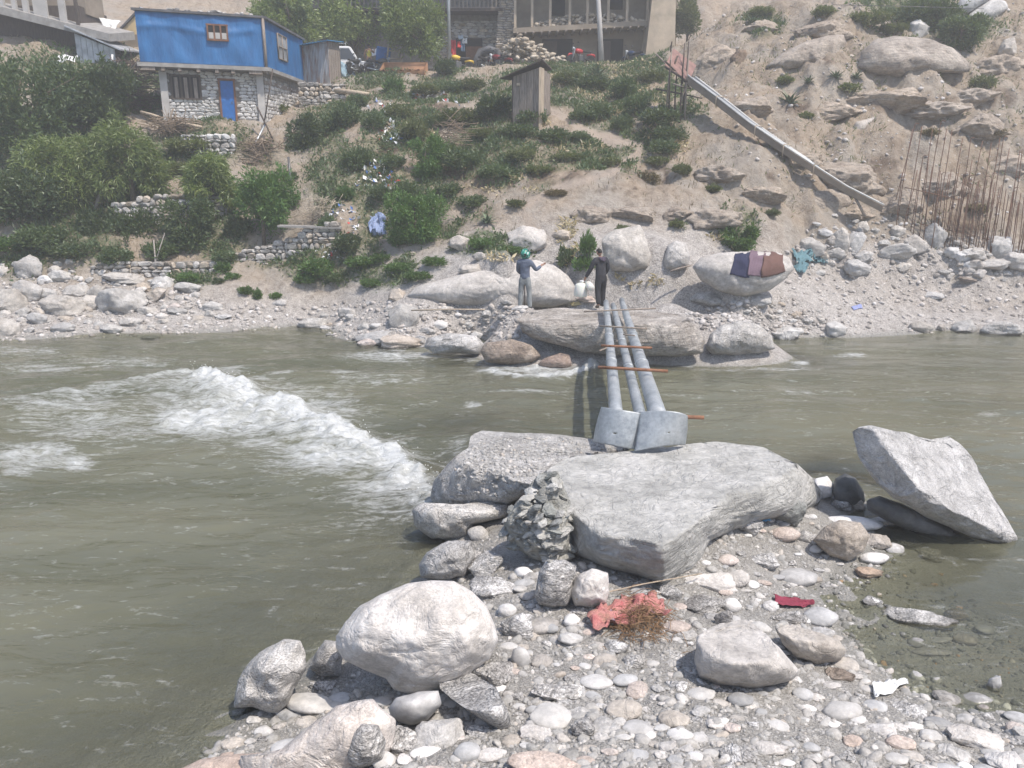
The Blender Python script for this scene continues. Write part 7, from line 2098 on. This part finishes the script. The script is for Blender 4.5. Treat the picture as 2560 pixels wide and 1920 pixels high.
# loader bucket at the road edge
b = at(1010, 192, 48.6)
lb = empty('loader_bucket', (b.x, b.y, b.z - .1), R(-6))
rusto = plain_mat('faded_orange_steel', (.42,.235,.135), .75, .25, 3, .15)
V, F = [], []
NB = 16
for k in range(NB + 1):
    an = R(200) + R(190) * k / NB
    y, z = .55 * math.cos(an), .62 + .62 * math.sin(an)
    for x in (-1.25, 1.25): V += [(x, y, z), (x, y * .93, .62 + (z - .62) * .93)]
for k in range(NB):
    i = k * 4; F += [(i, i+2, i+6, i+4), (i+1, i+5, i+7, i+3), (i, i+4, i+5, i+1), (i+2, i+3, i+7, i+6)]
MB().add(V, F, True).build('shell', rusto, lb, local=True)
for x in (-1.25, 1.25):
    pts = [(x, .55 * math.cos(R(200) + R(190) * k / NB), .62 + .62 * math.sin(R(200) + R(190) * k / NB)) for k in range(NB + 1)]
    pts2 = [(x + .04 * (1 if x > 0 else -1), y, z) for _, y, z in pts]
    n_ = len(pts); MB().add(pts + pts2, [tuple(range(n_)), tuple(reversed(range(n_, 2*n_)))] + [(i, i + n_, i + n_ + 1, i + 1) for i in range(n_ - 1)]).build('side_plate', rusto, lb, local=True)
for k in range(5): MB().hexa([(-1.0 + .5*k - .07, -.6, .36), (-1.0 + .5*k + .07, -.6, .36), (-1.0 + .5*k + .07, -.6, .43), (-1.0 + .5*k - .07, -.6, .43)], [(-1.0 + .5*k - .05, -.8, .40), (-1.0 + .5*k + .05, -.8, .40), (-1.0 + .5*k + .05, -.8, .42), (-1.0 + .5*k - .05, -.8, .42)]).build('tooth', M_['rust'], lb, local=True)
tag(lb, 'faded orange loader bucket lying at the edge of the road', 'loader bucket')
# ladder-like wooden frame and blue panel behind it
fr = at(984, 162, 50.8)
lad = empty('trestle', (fr.x, fr.y, fr.z - .1))
for dx, tx in ((-.45, -.25), (.42, .6)): MB().tube([(dx, 0, 0), (tx, .3, 1.45)], .06, 6).build('leg', M_['wood_pale'], lad, local=True)
for z in (.45, .9): MB().tube([(-.45 + .14 * z, .2 * z, z), (.42 + .12 * z, .2 * z, z)], .04, 6).build('rung', M_['wood_pale'], lad, local=True)
tag(lad, 'pale wooden trestle with rungs behind the loader bucket', 'trestle')
bp = at(958, 140, 51.4)
bb = MB().box((0, 0, 0), (.85, .5, .95)).build('barrel_crate', M_['blue_paint'], None, local=True, bevel=.05); bb.location = bp; bb.rotation_euler = (0, R(8), R(10))
tag(bb, 'blue box standing left of the pale wooden trestle', 'box')
sheet('tarpaulin', 'pale blue tarpaulin draped beside the white car', [at(852, 196, 50.6), at(892, 196, 50.2), at(880, 170, 50.8), at(850, 150, 51.2)], plain_mat('pale_blue_tarp', (.22,.32,.38), .6, .2, 4, .1), 'tarpaulin', .2, seed=8)
sheet('white_board', 'white board leaning behind the person in the vest', [at(930, 140, 51.6), at(948, 136, 51.6), at(946, 120, 51.8), at(928, 124, 51.8)], M_['white'], 'board', .02, seed=9)
gb_ = at(1056, 168, 50.0); gk = empty('green_bucket', (gb_.x, gb_.y, gb_.z - .2))
MB().lathe([(.13, 0), (.18, .3), (.19, .32), (.17, .32), (.12, .03)], None, 16).build('pail', plain_mat('green_plastic', (.02,.22,.10), .4, .1, 6, 0), gk, local=True)
MB().tube([(-.18, 0, .3), (-.12, 0, .46), (0, 0, .52), (.12, 0, .46), (.18, 0, .3)], .008, 5).build('handle', M_['steel'], gk, local=True)
tag(gk, 'small green bucket under the roadside tree', 'bucket')
# clothes on the stone house wall
for i, (x0, x1, y0, y1, c, lab) in enumerate(((1128,1140,100,148,(.45,.04,.05),'long red cloth hanging beside the silver pole'),(1143,1153,104,120,(.55,.05,.04),'bright red jacket hanging in the doorway'),(1152,1162,100,128,(.10,.16,.24),'dark blue garment hanging in the doorway'),(1156,1168,95,108,(.68,.68,.66),'white shirt hanging at the doorway'),(1146,1158,88,98,(.35,.42,.48),'grey-blue cloth hanging above the red jacket'))):
    sheet('hanging_cloth', lab, [at(x0, y1, 53.8), at(x1, y1, 53.8), at(x1, y0, 53.9), at(x0, y0, 53.9)], plain_mat('cloth_%s' % lab.split()[0] + str(i), c, .9, .2, 8, .2), 'clothing', .08, 8, seed=20 + i, group='clothes hung at the stone house')
# tyre arch in front of the stone house
ta = at(1222, 140, 52.6)
ty = empty('stone_oven', (ta.x, ta.y, gnd(ta.x, ta.y)))
m = MB(); m.tube([(-.75, 0, 0), (-.8, 0, .8), (-.5, 0, 1.35), (0, 0, 1.5), (.5, 0, 1.35), (.8, 0, .8), (.75, 0, 0)], .22, 10).build('arch', M_['tar'], ty, local=True)
MB().box((0, .3, .65), (1.4, .3, 1.3)).build('back', M_['dark'], ty, local=True)
MB().box((.1, .0, .6), (.25, .2, 1.0)).build('post', plain_mat('ochre', (.38,.22,.06), .8, .2, 6, 0), ty, local=True)
tag(ty, 'dark arched opening of tarred material in front of the stone house', 'arch')

# ---- stick tower with rusty hopper, and the long metal chute
tw = at(1690, 312, 35.6)
tower = empty('stick_tower', tuple(tw))
g3 = random.Random(77)
STK = [((1664,308),(1680,120)),((1672,300),(1676,150)),((1688,300),(1692,175)),((1690,285),(1716,200)),((1700,300),(1712,108)),((1704,290),(1722,104)),((1712,305),(1724,118)),((1678,130),(1680,104)),((1706,210),(1711,134)),((1640,135),(1668,165)),((1662,152),(1724,218)),((1640,222),(1756,246)),((1684,210),(1728,222)),((1694,140),(1684,180))]
for i, (a, b) in enumerate(STK):
    y1, y2 = 35.6 + g3.uniform(-.4, .5), 35.6 + g3.uniform(-.4, .5)
    pa, pb = at(*a, y1), at(*b, y2)
    if a[1] > 280: pa.z -= .25
    MB().tube([pa, pa.lerp(pb, .5) + Vector((g3.uniform(-.05, .05), 0, 0)), pb], [.04, .035, .025], 6).build('stick', M_['wood_dark'] if i % 3 else M_['wood'], tower)
h0, h1, h2, h3 = at(1662,166,35.5), at(1722,206,35.4), at(1740,166,36.2), at(1684,124,36.4)
up = Vector((0, 0, .05))
MB().hexa([h0, h1, h2, h3], [h0 + up, h1 + up, h2 + up, h3 + up]).build('hopper_plate', plain_mat('rust_pink', (.24,.145,.125), .8, .3, 4, .1), tower)
MB().tube([h0, h1], .05, 6).build('hopper_beam', M_['wood_dark'], tower)
tag(tower, 'rickety tower of sticks with a rusty plate above the chute', 'tower')
cp = [at(1728,204,35.6), at(1800,258,34.6), at(1879,320,33.5), at(1950,368,32.8), at(2018,412,32.2), at(2118,476,31.4), at(2209,522,30.7)]
chute = empty('metal_chute', tuple(cp[-1]))
def strip(pts, w0, w1, z0, z1, y=0.0):
    """a sheet metal strip running along pts"""
    V, F = [], []
    for i, p in enumerate(pts):
        u = i / (len(pts) - 1); w = w0 + (w1 - w0) * u
        V += [p + Vector((-w * .45, -w * .5 + y, z0)), p + Vector((w * .45, w * .5 + y, z1)), p + Vector((w * .45, w * .5 + y, z1 - .02)), p + Vector((-w * .45, -w * .5 + y, z0 - .02))]
    for i in range(len(pts) - 1):
        b_ = i * 4
        for k in range(4): F.append((b_ + k, b_ + (k+1) % 4, b_ + 4 + (k+1) % 4, b_ + 4 + k))
    return MB().add(V, F, False)
def dens(pts, n):
    out = []
    for i in range(len(pts) - 1):
        for k in range(n): out.append(pts[i].lerp(pts[i+1], k / n))
    return out + [pts[-1]]
D_ = dens(cp, 4)
brown_tin = plain_mat('dusty_tin', (.20,.165,.13), .75, .2, 3, .08)
strip(D_, .42, .20, -.10, -.10).build('trough_floor', brown_tin, chute)
m = MB()
V, F = [], []
for i, p in enumerate(D_):
    u = i / (len(D_) - 1); w = .42 - .22 * u
    V += [p + Vector((-w * .45, -w * .5, -.10)), p + Vector((-w * .45, -w * .5, .20 - .08 * u)), p + Vector((-w * .45 - .02, -w * .5 - .02, .20 - .08 * u)), p + Vector((-w * .45 - .02, -w * .5 - .02, -.10))]
for i in range(len(D_) - 1):
    for k in range(4): F.append((i*4 + k, i*4 + (k+1) % 4, i*4 + 4 + (k+1) % 4, i*4 + 4 + k))
MB().add(V, F).build('near_side', brown_tin, chute)
bright = plain_mat('bright_tin', (.46,.46,.44), .5, .12, 3, .03, metal=.2)
MB().tube([p + Vector((-.20 + .1 * i / len(D_), -.22, .23 - .08 * i / len(D_))) for i, p in enumerate(D_)], .035, 8).build('near_rail', bright, chute)
MB().tube([p + Vector((.20 - .1 * i / len(D_), .20, .20 - .06 * i / len(D_))) for i, p in enumerate(D_[:17])], .05, 8).build('far_rail', bright, chute)
MB().tube([p + Vector((.05, .05, .16)) for p in D_[:18]], .04, 8).build('inner_pipe', M_['steel'], chute)
for i in (4, 9, 13, 17): MB().tube([D_[i] + Vector((-.24, -.26, -.18)), D_[i] + Vector((-.23, -.26, .26)), D_[i] + Vector((.22, .22, .25))], .018, 6).build('strap', M_['wood_pale'], chute)
MB().tube([at(1892, 345, 33.3), at(1965, 462, 32.0)], .018, 5).build('stay_wire', M_['rust'], chute)
MB().tube([at(2135, 488, 31.2), at(2162, 540, 30.9)], .05, 6).build('prop', M_['wood'], chute)
tag(chute, 'long sagging metal chute running down the right slope from the tower', 'chute')

# ---- rusty reinforcing bars
rust_bar = plain_mat('rebar_rust', (.15,.085,.058), .85, .4, 9, .2)
g3 = random.Random(99)
bars = []
for k in range(17): bars.append((2228 + k * 20 + g3.uniform(-8, 8), 548 + k * 5 + g3.uniform(-8, 8), g3.uniform(225, 262), 40))
for k in range(24): bars.append((2245 + k * 13.5 + g3.uniform(-6, 6), 585 + k * 2.6 + g3.uniform(-10, 10), g3.uniform(150, 215), 34))
for k in range(26): bars.append((2330 + k * 9.5 + g3.uniform(-5, 5), 618 + k * 1.2 + g3.uniform(-8, 8), g3.uniform(120, 200), 38))
for i, (px, py, hgt, lean) in enumerate(bars):
    b = hit(px, py)
    lx = lean * (hgt / 250) * (1 if i % 9 else 1.5) + g3.uniform(-6, 6)
    tpt = at(px + lx, py - hgt, b.y + g3.uniform(-.15, .35))
    m = MB()
    pts = [b - Vector((0, 0, .2)), b.lerp(tpt, .35) + Vector((g3.uniform(-.04, .04), 0, 0)), b.lerp(tpt, .7) + Vector((g3.uniform(-.04, .04), 0, 0)), tpt]
    if i % 4 == 0: pts += [tpt + Vector((.06, 0, .05)), tpt + Vector((.16, 0, .03))]
    m.tube(pts, .014, 6)
    o = m.build('rebar', rust_bar, None, loc=b)
    auto(o, 'upright rusty reinforcing bar', px, py - hgt / 2, 'rebar', 'rusty bars standing below the right slope')
# rusty tie wire rows are only hinted at by cross ties
for i, (a, b) in enumerate((((2262,468),(2400,500)),((2300,560),(2440,590)),((2420,590),(2560,612)))):
    pa, pb = at(*a, hit(a[0], 585).y), at(*b, hit(b[0], 600).y)
    o = MB().tube([pa, pa.lerp(pb, .5), pb], .016, 5).build('rebar', rust_bar, None, loc=pa)
    tag(o, ('upper', 'middle', 'lower')[i] + ' crosswise rusty bar tied over the upright bars', 'rebar', 'rusty bars tied crosswise')

# ---- cloths drying on the boulder, rags
bpy.context.view_layer.update()
def drape(name, label, quad, mat, cat, off=.03, n=16, seed=1, group=None):
    """cloth laid over whatever stone lies under it"""
    dg = bpy.context.evaluated_depsgraph_get()
    P = []
    last = None
    q = [Vector(c) for c in quad]
    for j in range(n + 1):
        for i in range(n + 1):
            u, v = i / n, j / n
            a = q[0].lerp(q[1], u).lerp(q[3].lerp(q[2], u), v)
            d = ray(a.x, a.y); ok, loc, nrm, idx, o, m = S.ray_cast(dg, Vector((0, 0, CAM_H)), d.normalized())
            P.append(tuple(loc - d.normalized() * off + Vector((0, 0, .01))))
    P = np.array(P)
    P += .03 * fbm(P * 4 + seed, 3)[:, None]
    # even out steps at the edges of stones
    G = P.reshape(n + 1, n + 1, 3)
    for _ in range(2): G[1:-1, 1:-1] = (G[1:-1, 1:-1] * 2 + G[:-2, 1:-1] + G[2:, 1:-1] + G[1:-1, :-2] + G[1:-1, 2:]) / 6
    P = G.reshape(-1, 3)
    k = np.arange((n + 1) ** 2).reshape(n + 1, n + 1)
    F = np.stack([k[1:, :-1].ravel(), k[1:, 1:].ravel(), k[:-1, 1:].ravel(), k[:-1, :-1].ravel()], 1)
    org = P.mean(0); org[2] = P[:, 2].min()
    o = obj(name, mesh_np(name, P - org, F), mat, None, tuple(org))
    md = o.modifiers.new('thick', 'SOLIDIFY'); md.thickness = .02
    return tag(o, label, cat, group)
def cloth_mat(name, c1, c2, sc=6):
    t = NT(name); p_ = t.pos()
    w = t.n('ShaderNodeTexWave'); t.l(p_, w.inputs['Vector']); w.inputs['Scale'].default_value = sc; w.inputs['Distortion'].default_value = 2.5
    nn = t.noise(p_, 9, 4, .6)
    return t.done(t.bsdf(t.mix(t.math('MULTIPLY', w.outputs['Fac'], .8), t.mix(nn, c1, c2), c2), .9, t.bump(nn, .3, .05)))
drape('blanket', 'navy blue cloth spread on the broad grey boulder', [(1838,634),(1878,630),(1874,694),(1826,686)], cloth_mat('navy', (.014,.016,.04), (.03,.034,.075)), 'blanket', seed=1, group='cloths drying on the boulder')
drape('blanket', 'mauve cloth spread between the navy and the brown cloths', [(1874,630),(1914,628),(1908,690),(1870,690)], cloth_mat('mauve', (.10,.065,.085), (.18,.125,.155)), 'blanket', off=.04, seed=2, group='cloths drying on the boulder')
drape('blanket', 'brown patterned cloth at the right end of the row on the boulder', [(1912,627),(1958,637),(1962,682),(1902,697)], cloth_mat('brown_plaid', (.07,.038,.03), (.16,.09,.075), 14), 'blanket', off=.05, seed=3, group='cloths drying on the boulder')
def crumple(name, label, quad, mat, cat, lift=.05, amp=.05, n=26, seed=1, freq=9, parent=None):
    """crumpled cloth lying on the stones"""
    P = []
    q = [Vector(c) for c in quad]
    dg = bpy.context.evaluated_depsgraph_get()
    for j in range(n + 1):
        for i in range(n + 1):
            u, v = i / n, j / n
            a = q[0].lerp(q[1], u).lerp(q[3].lerp(q[2], u), v)
            h = hit(a.x, a.y); P.append((h.x, h.y, h.z))
    P = np.array(P)
    f = fbm(P * freq + seed, 4)
    P[:, 2] += lift + amp * f + amp * .8 * np.abs(fbm(P * freq * .5 + seed + 4, 3))
    P[:, 0] += .6 * amp * fbm(P * freq * .8 + 9, 3); P[:, 1] += .6 * amp * fbm(P * freq * .8 + 19, 3)
    k = np.arange((n + 1) ** 2).reshape(n + 1, n + 1)
    F = np.stack([k[1:, :-1].ravel(), k[1:, 1:].ravel(), k[:-1, 1:].ravel(), k[:-1, :-1].ravel()], 1)
    org = P.mean(0); org[2] = P[:, 2].min()
    o = obj(name, mesh_np(name, P - org, F), mat, None, tuple(org))
    md = o.modifiers.new('thick', 'SOLIDIFY'); md.thickness = .006
    return tag(o, label, cat)
teal = cloth_mat('teal_rag', (.05,.12,.14), (.14,.24,.27))
for i, (qd, lab) in enumerate((([(1978,640),(2030,640),(2040,668),(1990,672)], 'teal netting tangled in the rubble right of the cloths'), ([(1985,672),(2025,674),(2012,700),(1996,690)], 'teal rag hanging below the tangled netting'), ([(2030,650),(2068,646),(2066,664),(2036,668)], 'scrap of teal netting farther right in the rubble'))):
    crumple('rag', lab, qd, teal, 'rag', .12, .13, 18, 30 + i, 4)
crumple('rag', 'crumpled blue and white sack left of the round bush', [(928,566),(966,562),(964,602),(932,606)], cloth_mat('blue_sack', (.05,.11,.34), (.32,.38,.5), 5), 'sack', .15, .2, 20, 40, 3)
drape('rag', 'small blue and white wrapper alone on the right-hand sand', [(2128,768),(2154,760),(2158,770),(2134,776)], cloth_mat('blue_white', (.5,.52,.58), (.12,.16,.4), 30), 'wrapper', off=.05, n=8, seed=41)
drape('rag', 'yellowish cloth scrap at the feet of the man in black', [(1424,757),(1446,755),(1452,764),(1430,766)], plain_mat('yellow_rag', (.5,.42,.22), .9, .2, 8, .2), 'rag', off=.05, n=8, seed=42)

# ------------------------------------------------------------------ litter on the near bank
t = NT('red_net'); p_ = t.pos()
nn = t.noise(p_, 6, 4, .6); nf = t.noise(p_, 70, 3, .7)
c = t.ramp(nn, [(.34, (.42,.13,.13)), (.5, (.50,.23,.21)), (.62, (.36,.20,.15)), (.72, (.30,.24,.36))])
c = t.mix(.5, c, t.ramp(nf, [(.35, (.25,)*3), (.65, (.75,)*3)]), 'OVERLAY')
netm = t.done(t.bsdf(c, .85, t.bump(nf, .8, .02)))
crumple('net_sack', 'torn red net sack crumpled on the cobbles', [(1470,1540),(1640,1500),(1668,1560),(1480,1605)], netm, 'sack', .10, .07, seed=1)
fib = plain_mat('brown_fibre', (.25,.155,.085), .9, .3, 20, .3)
m = MB()
g3 = random.Random(6)
for k in range(330):
    px, py = g3.gauss(1610, 34), g3.gauss(1562, 26)
    if k % 3 == 0: px, py = g3.gauss(1585, 50), g3.gauss(1585, 22)
    h = hit(px, py); a = g3.uniform(0, 6.28); L_ = g3.uniform(.04, .16); z = h.z + g3.uniform(.04, .2) * math.exp(-((px - 1600) / 70) ** 2)
    p = Vector((h.x, h.y, z)); d = Vector((math.cos(a), math.sin(a), g3.uniform(-.3, .3))) * L_
    m.tube([p - d, p + Vector((g3.uniform(-.02, .02), g3.uniform(-.02, .02), .03)), p + d], .0035, 3)
h = hit(1600, 1590)
tag(m.build('plant_fibre', fib, None, loc=h), 'brown matted plant fibre tangled in the red net', 'fibre', kind='stuff')
crumple('cloth_strip', 'maroon cloth strip half buried by the puddle', [(1934,1495),(2030,1510),(2036,1522),(1940,1526)], plain_mat('maroon', (.22,.035,.06), .8, .2, 10, .2), 'cloth', .05, .025, 16, 3)
o = crumple('plastic_wrapper', 'white plastic wrapper folded on the pebbles', [(2178,1722),(2260,1708),(2272,1724),(2184,1752)], plain_mat('white_film', (.74,.75,.74), .3, .05, 6, 0, spec=.5), 'wrapper', .05, .03, 16, 7, 12)
a, b = hit(1440, 1540), hit(1752, 1462)
stick('dry_stick', 'thin dry stick lying slantwise over the red net', a + Vector((0, 0, .20)), b + Vector((0, 0, .14)), .009, M_['wood_pale'], 'stick')
crumple('bottle_scrap', 'small blue plastic scrap under the clay pillars', [(1904,1298),(1922,1294),(1926,1310),(1908,1312)], plain_mat('sky_blue_plastic', (.10,.32,.55), .4, .1, 8, 0), 'plastic', .04, .02, 6, 9)
# spray thrown up along the breaking wave
Sp, Ss = [], []
jl = jump
for k in range(260):
    i = g3.randrange(len(jl) - 1); u = g3.random()
    x = jl[i][0] + (jl[i+1][0] - jl[i][0]) * u; y = jl[i][1] + (jl[i+1][1] - jl[i][1]) * u
    Sp.append((x + g3.gauss(-.1, .25), y + g3.gauss(-.08, .14), .14 + abs(g3.gauss(0, .11)))); Ss.append(g3.uniform(.010, .026))
scatter('water_spray', np.array(Sp), np.array(Ss), [(ico(1)[0] * .5, ico(1)[1])], plain_mat('spray', (.8, .82, .82), .3, .02, 3, 0), 'droplets of spray above the breaking wave', flat=(.8, 1.1))
# ------------------------------------------------------------------ haze volume added to lift the blacks, standing in for lens glare
hz = MB().box((0, 35.5, 20), (196, 130, 50)).build('haze', None, None)
t = NT('haze')
pv = t.n('ShaderNodeVolumePrincipled'); pv.inputs['Color'].default_value = (.95, .95, .94, 1); pv.inputs['Density'].default_value = .0029; pv.inputs['Anisotropy'].default_value = .25
t.l(pv.outputs[0], t.out.inputs['Volume'])
hz.data.materials.append(t.m)
tag(hz, 'pale haze added to veil the distance', kind='stuff')
finish_labels()
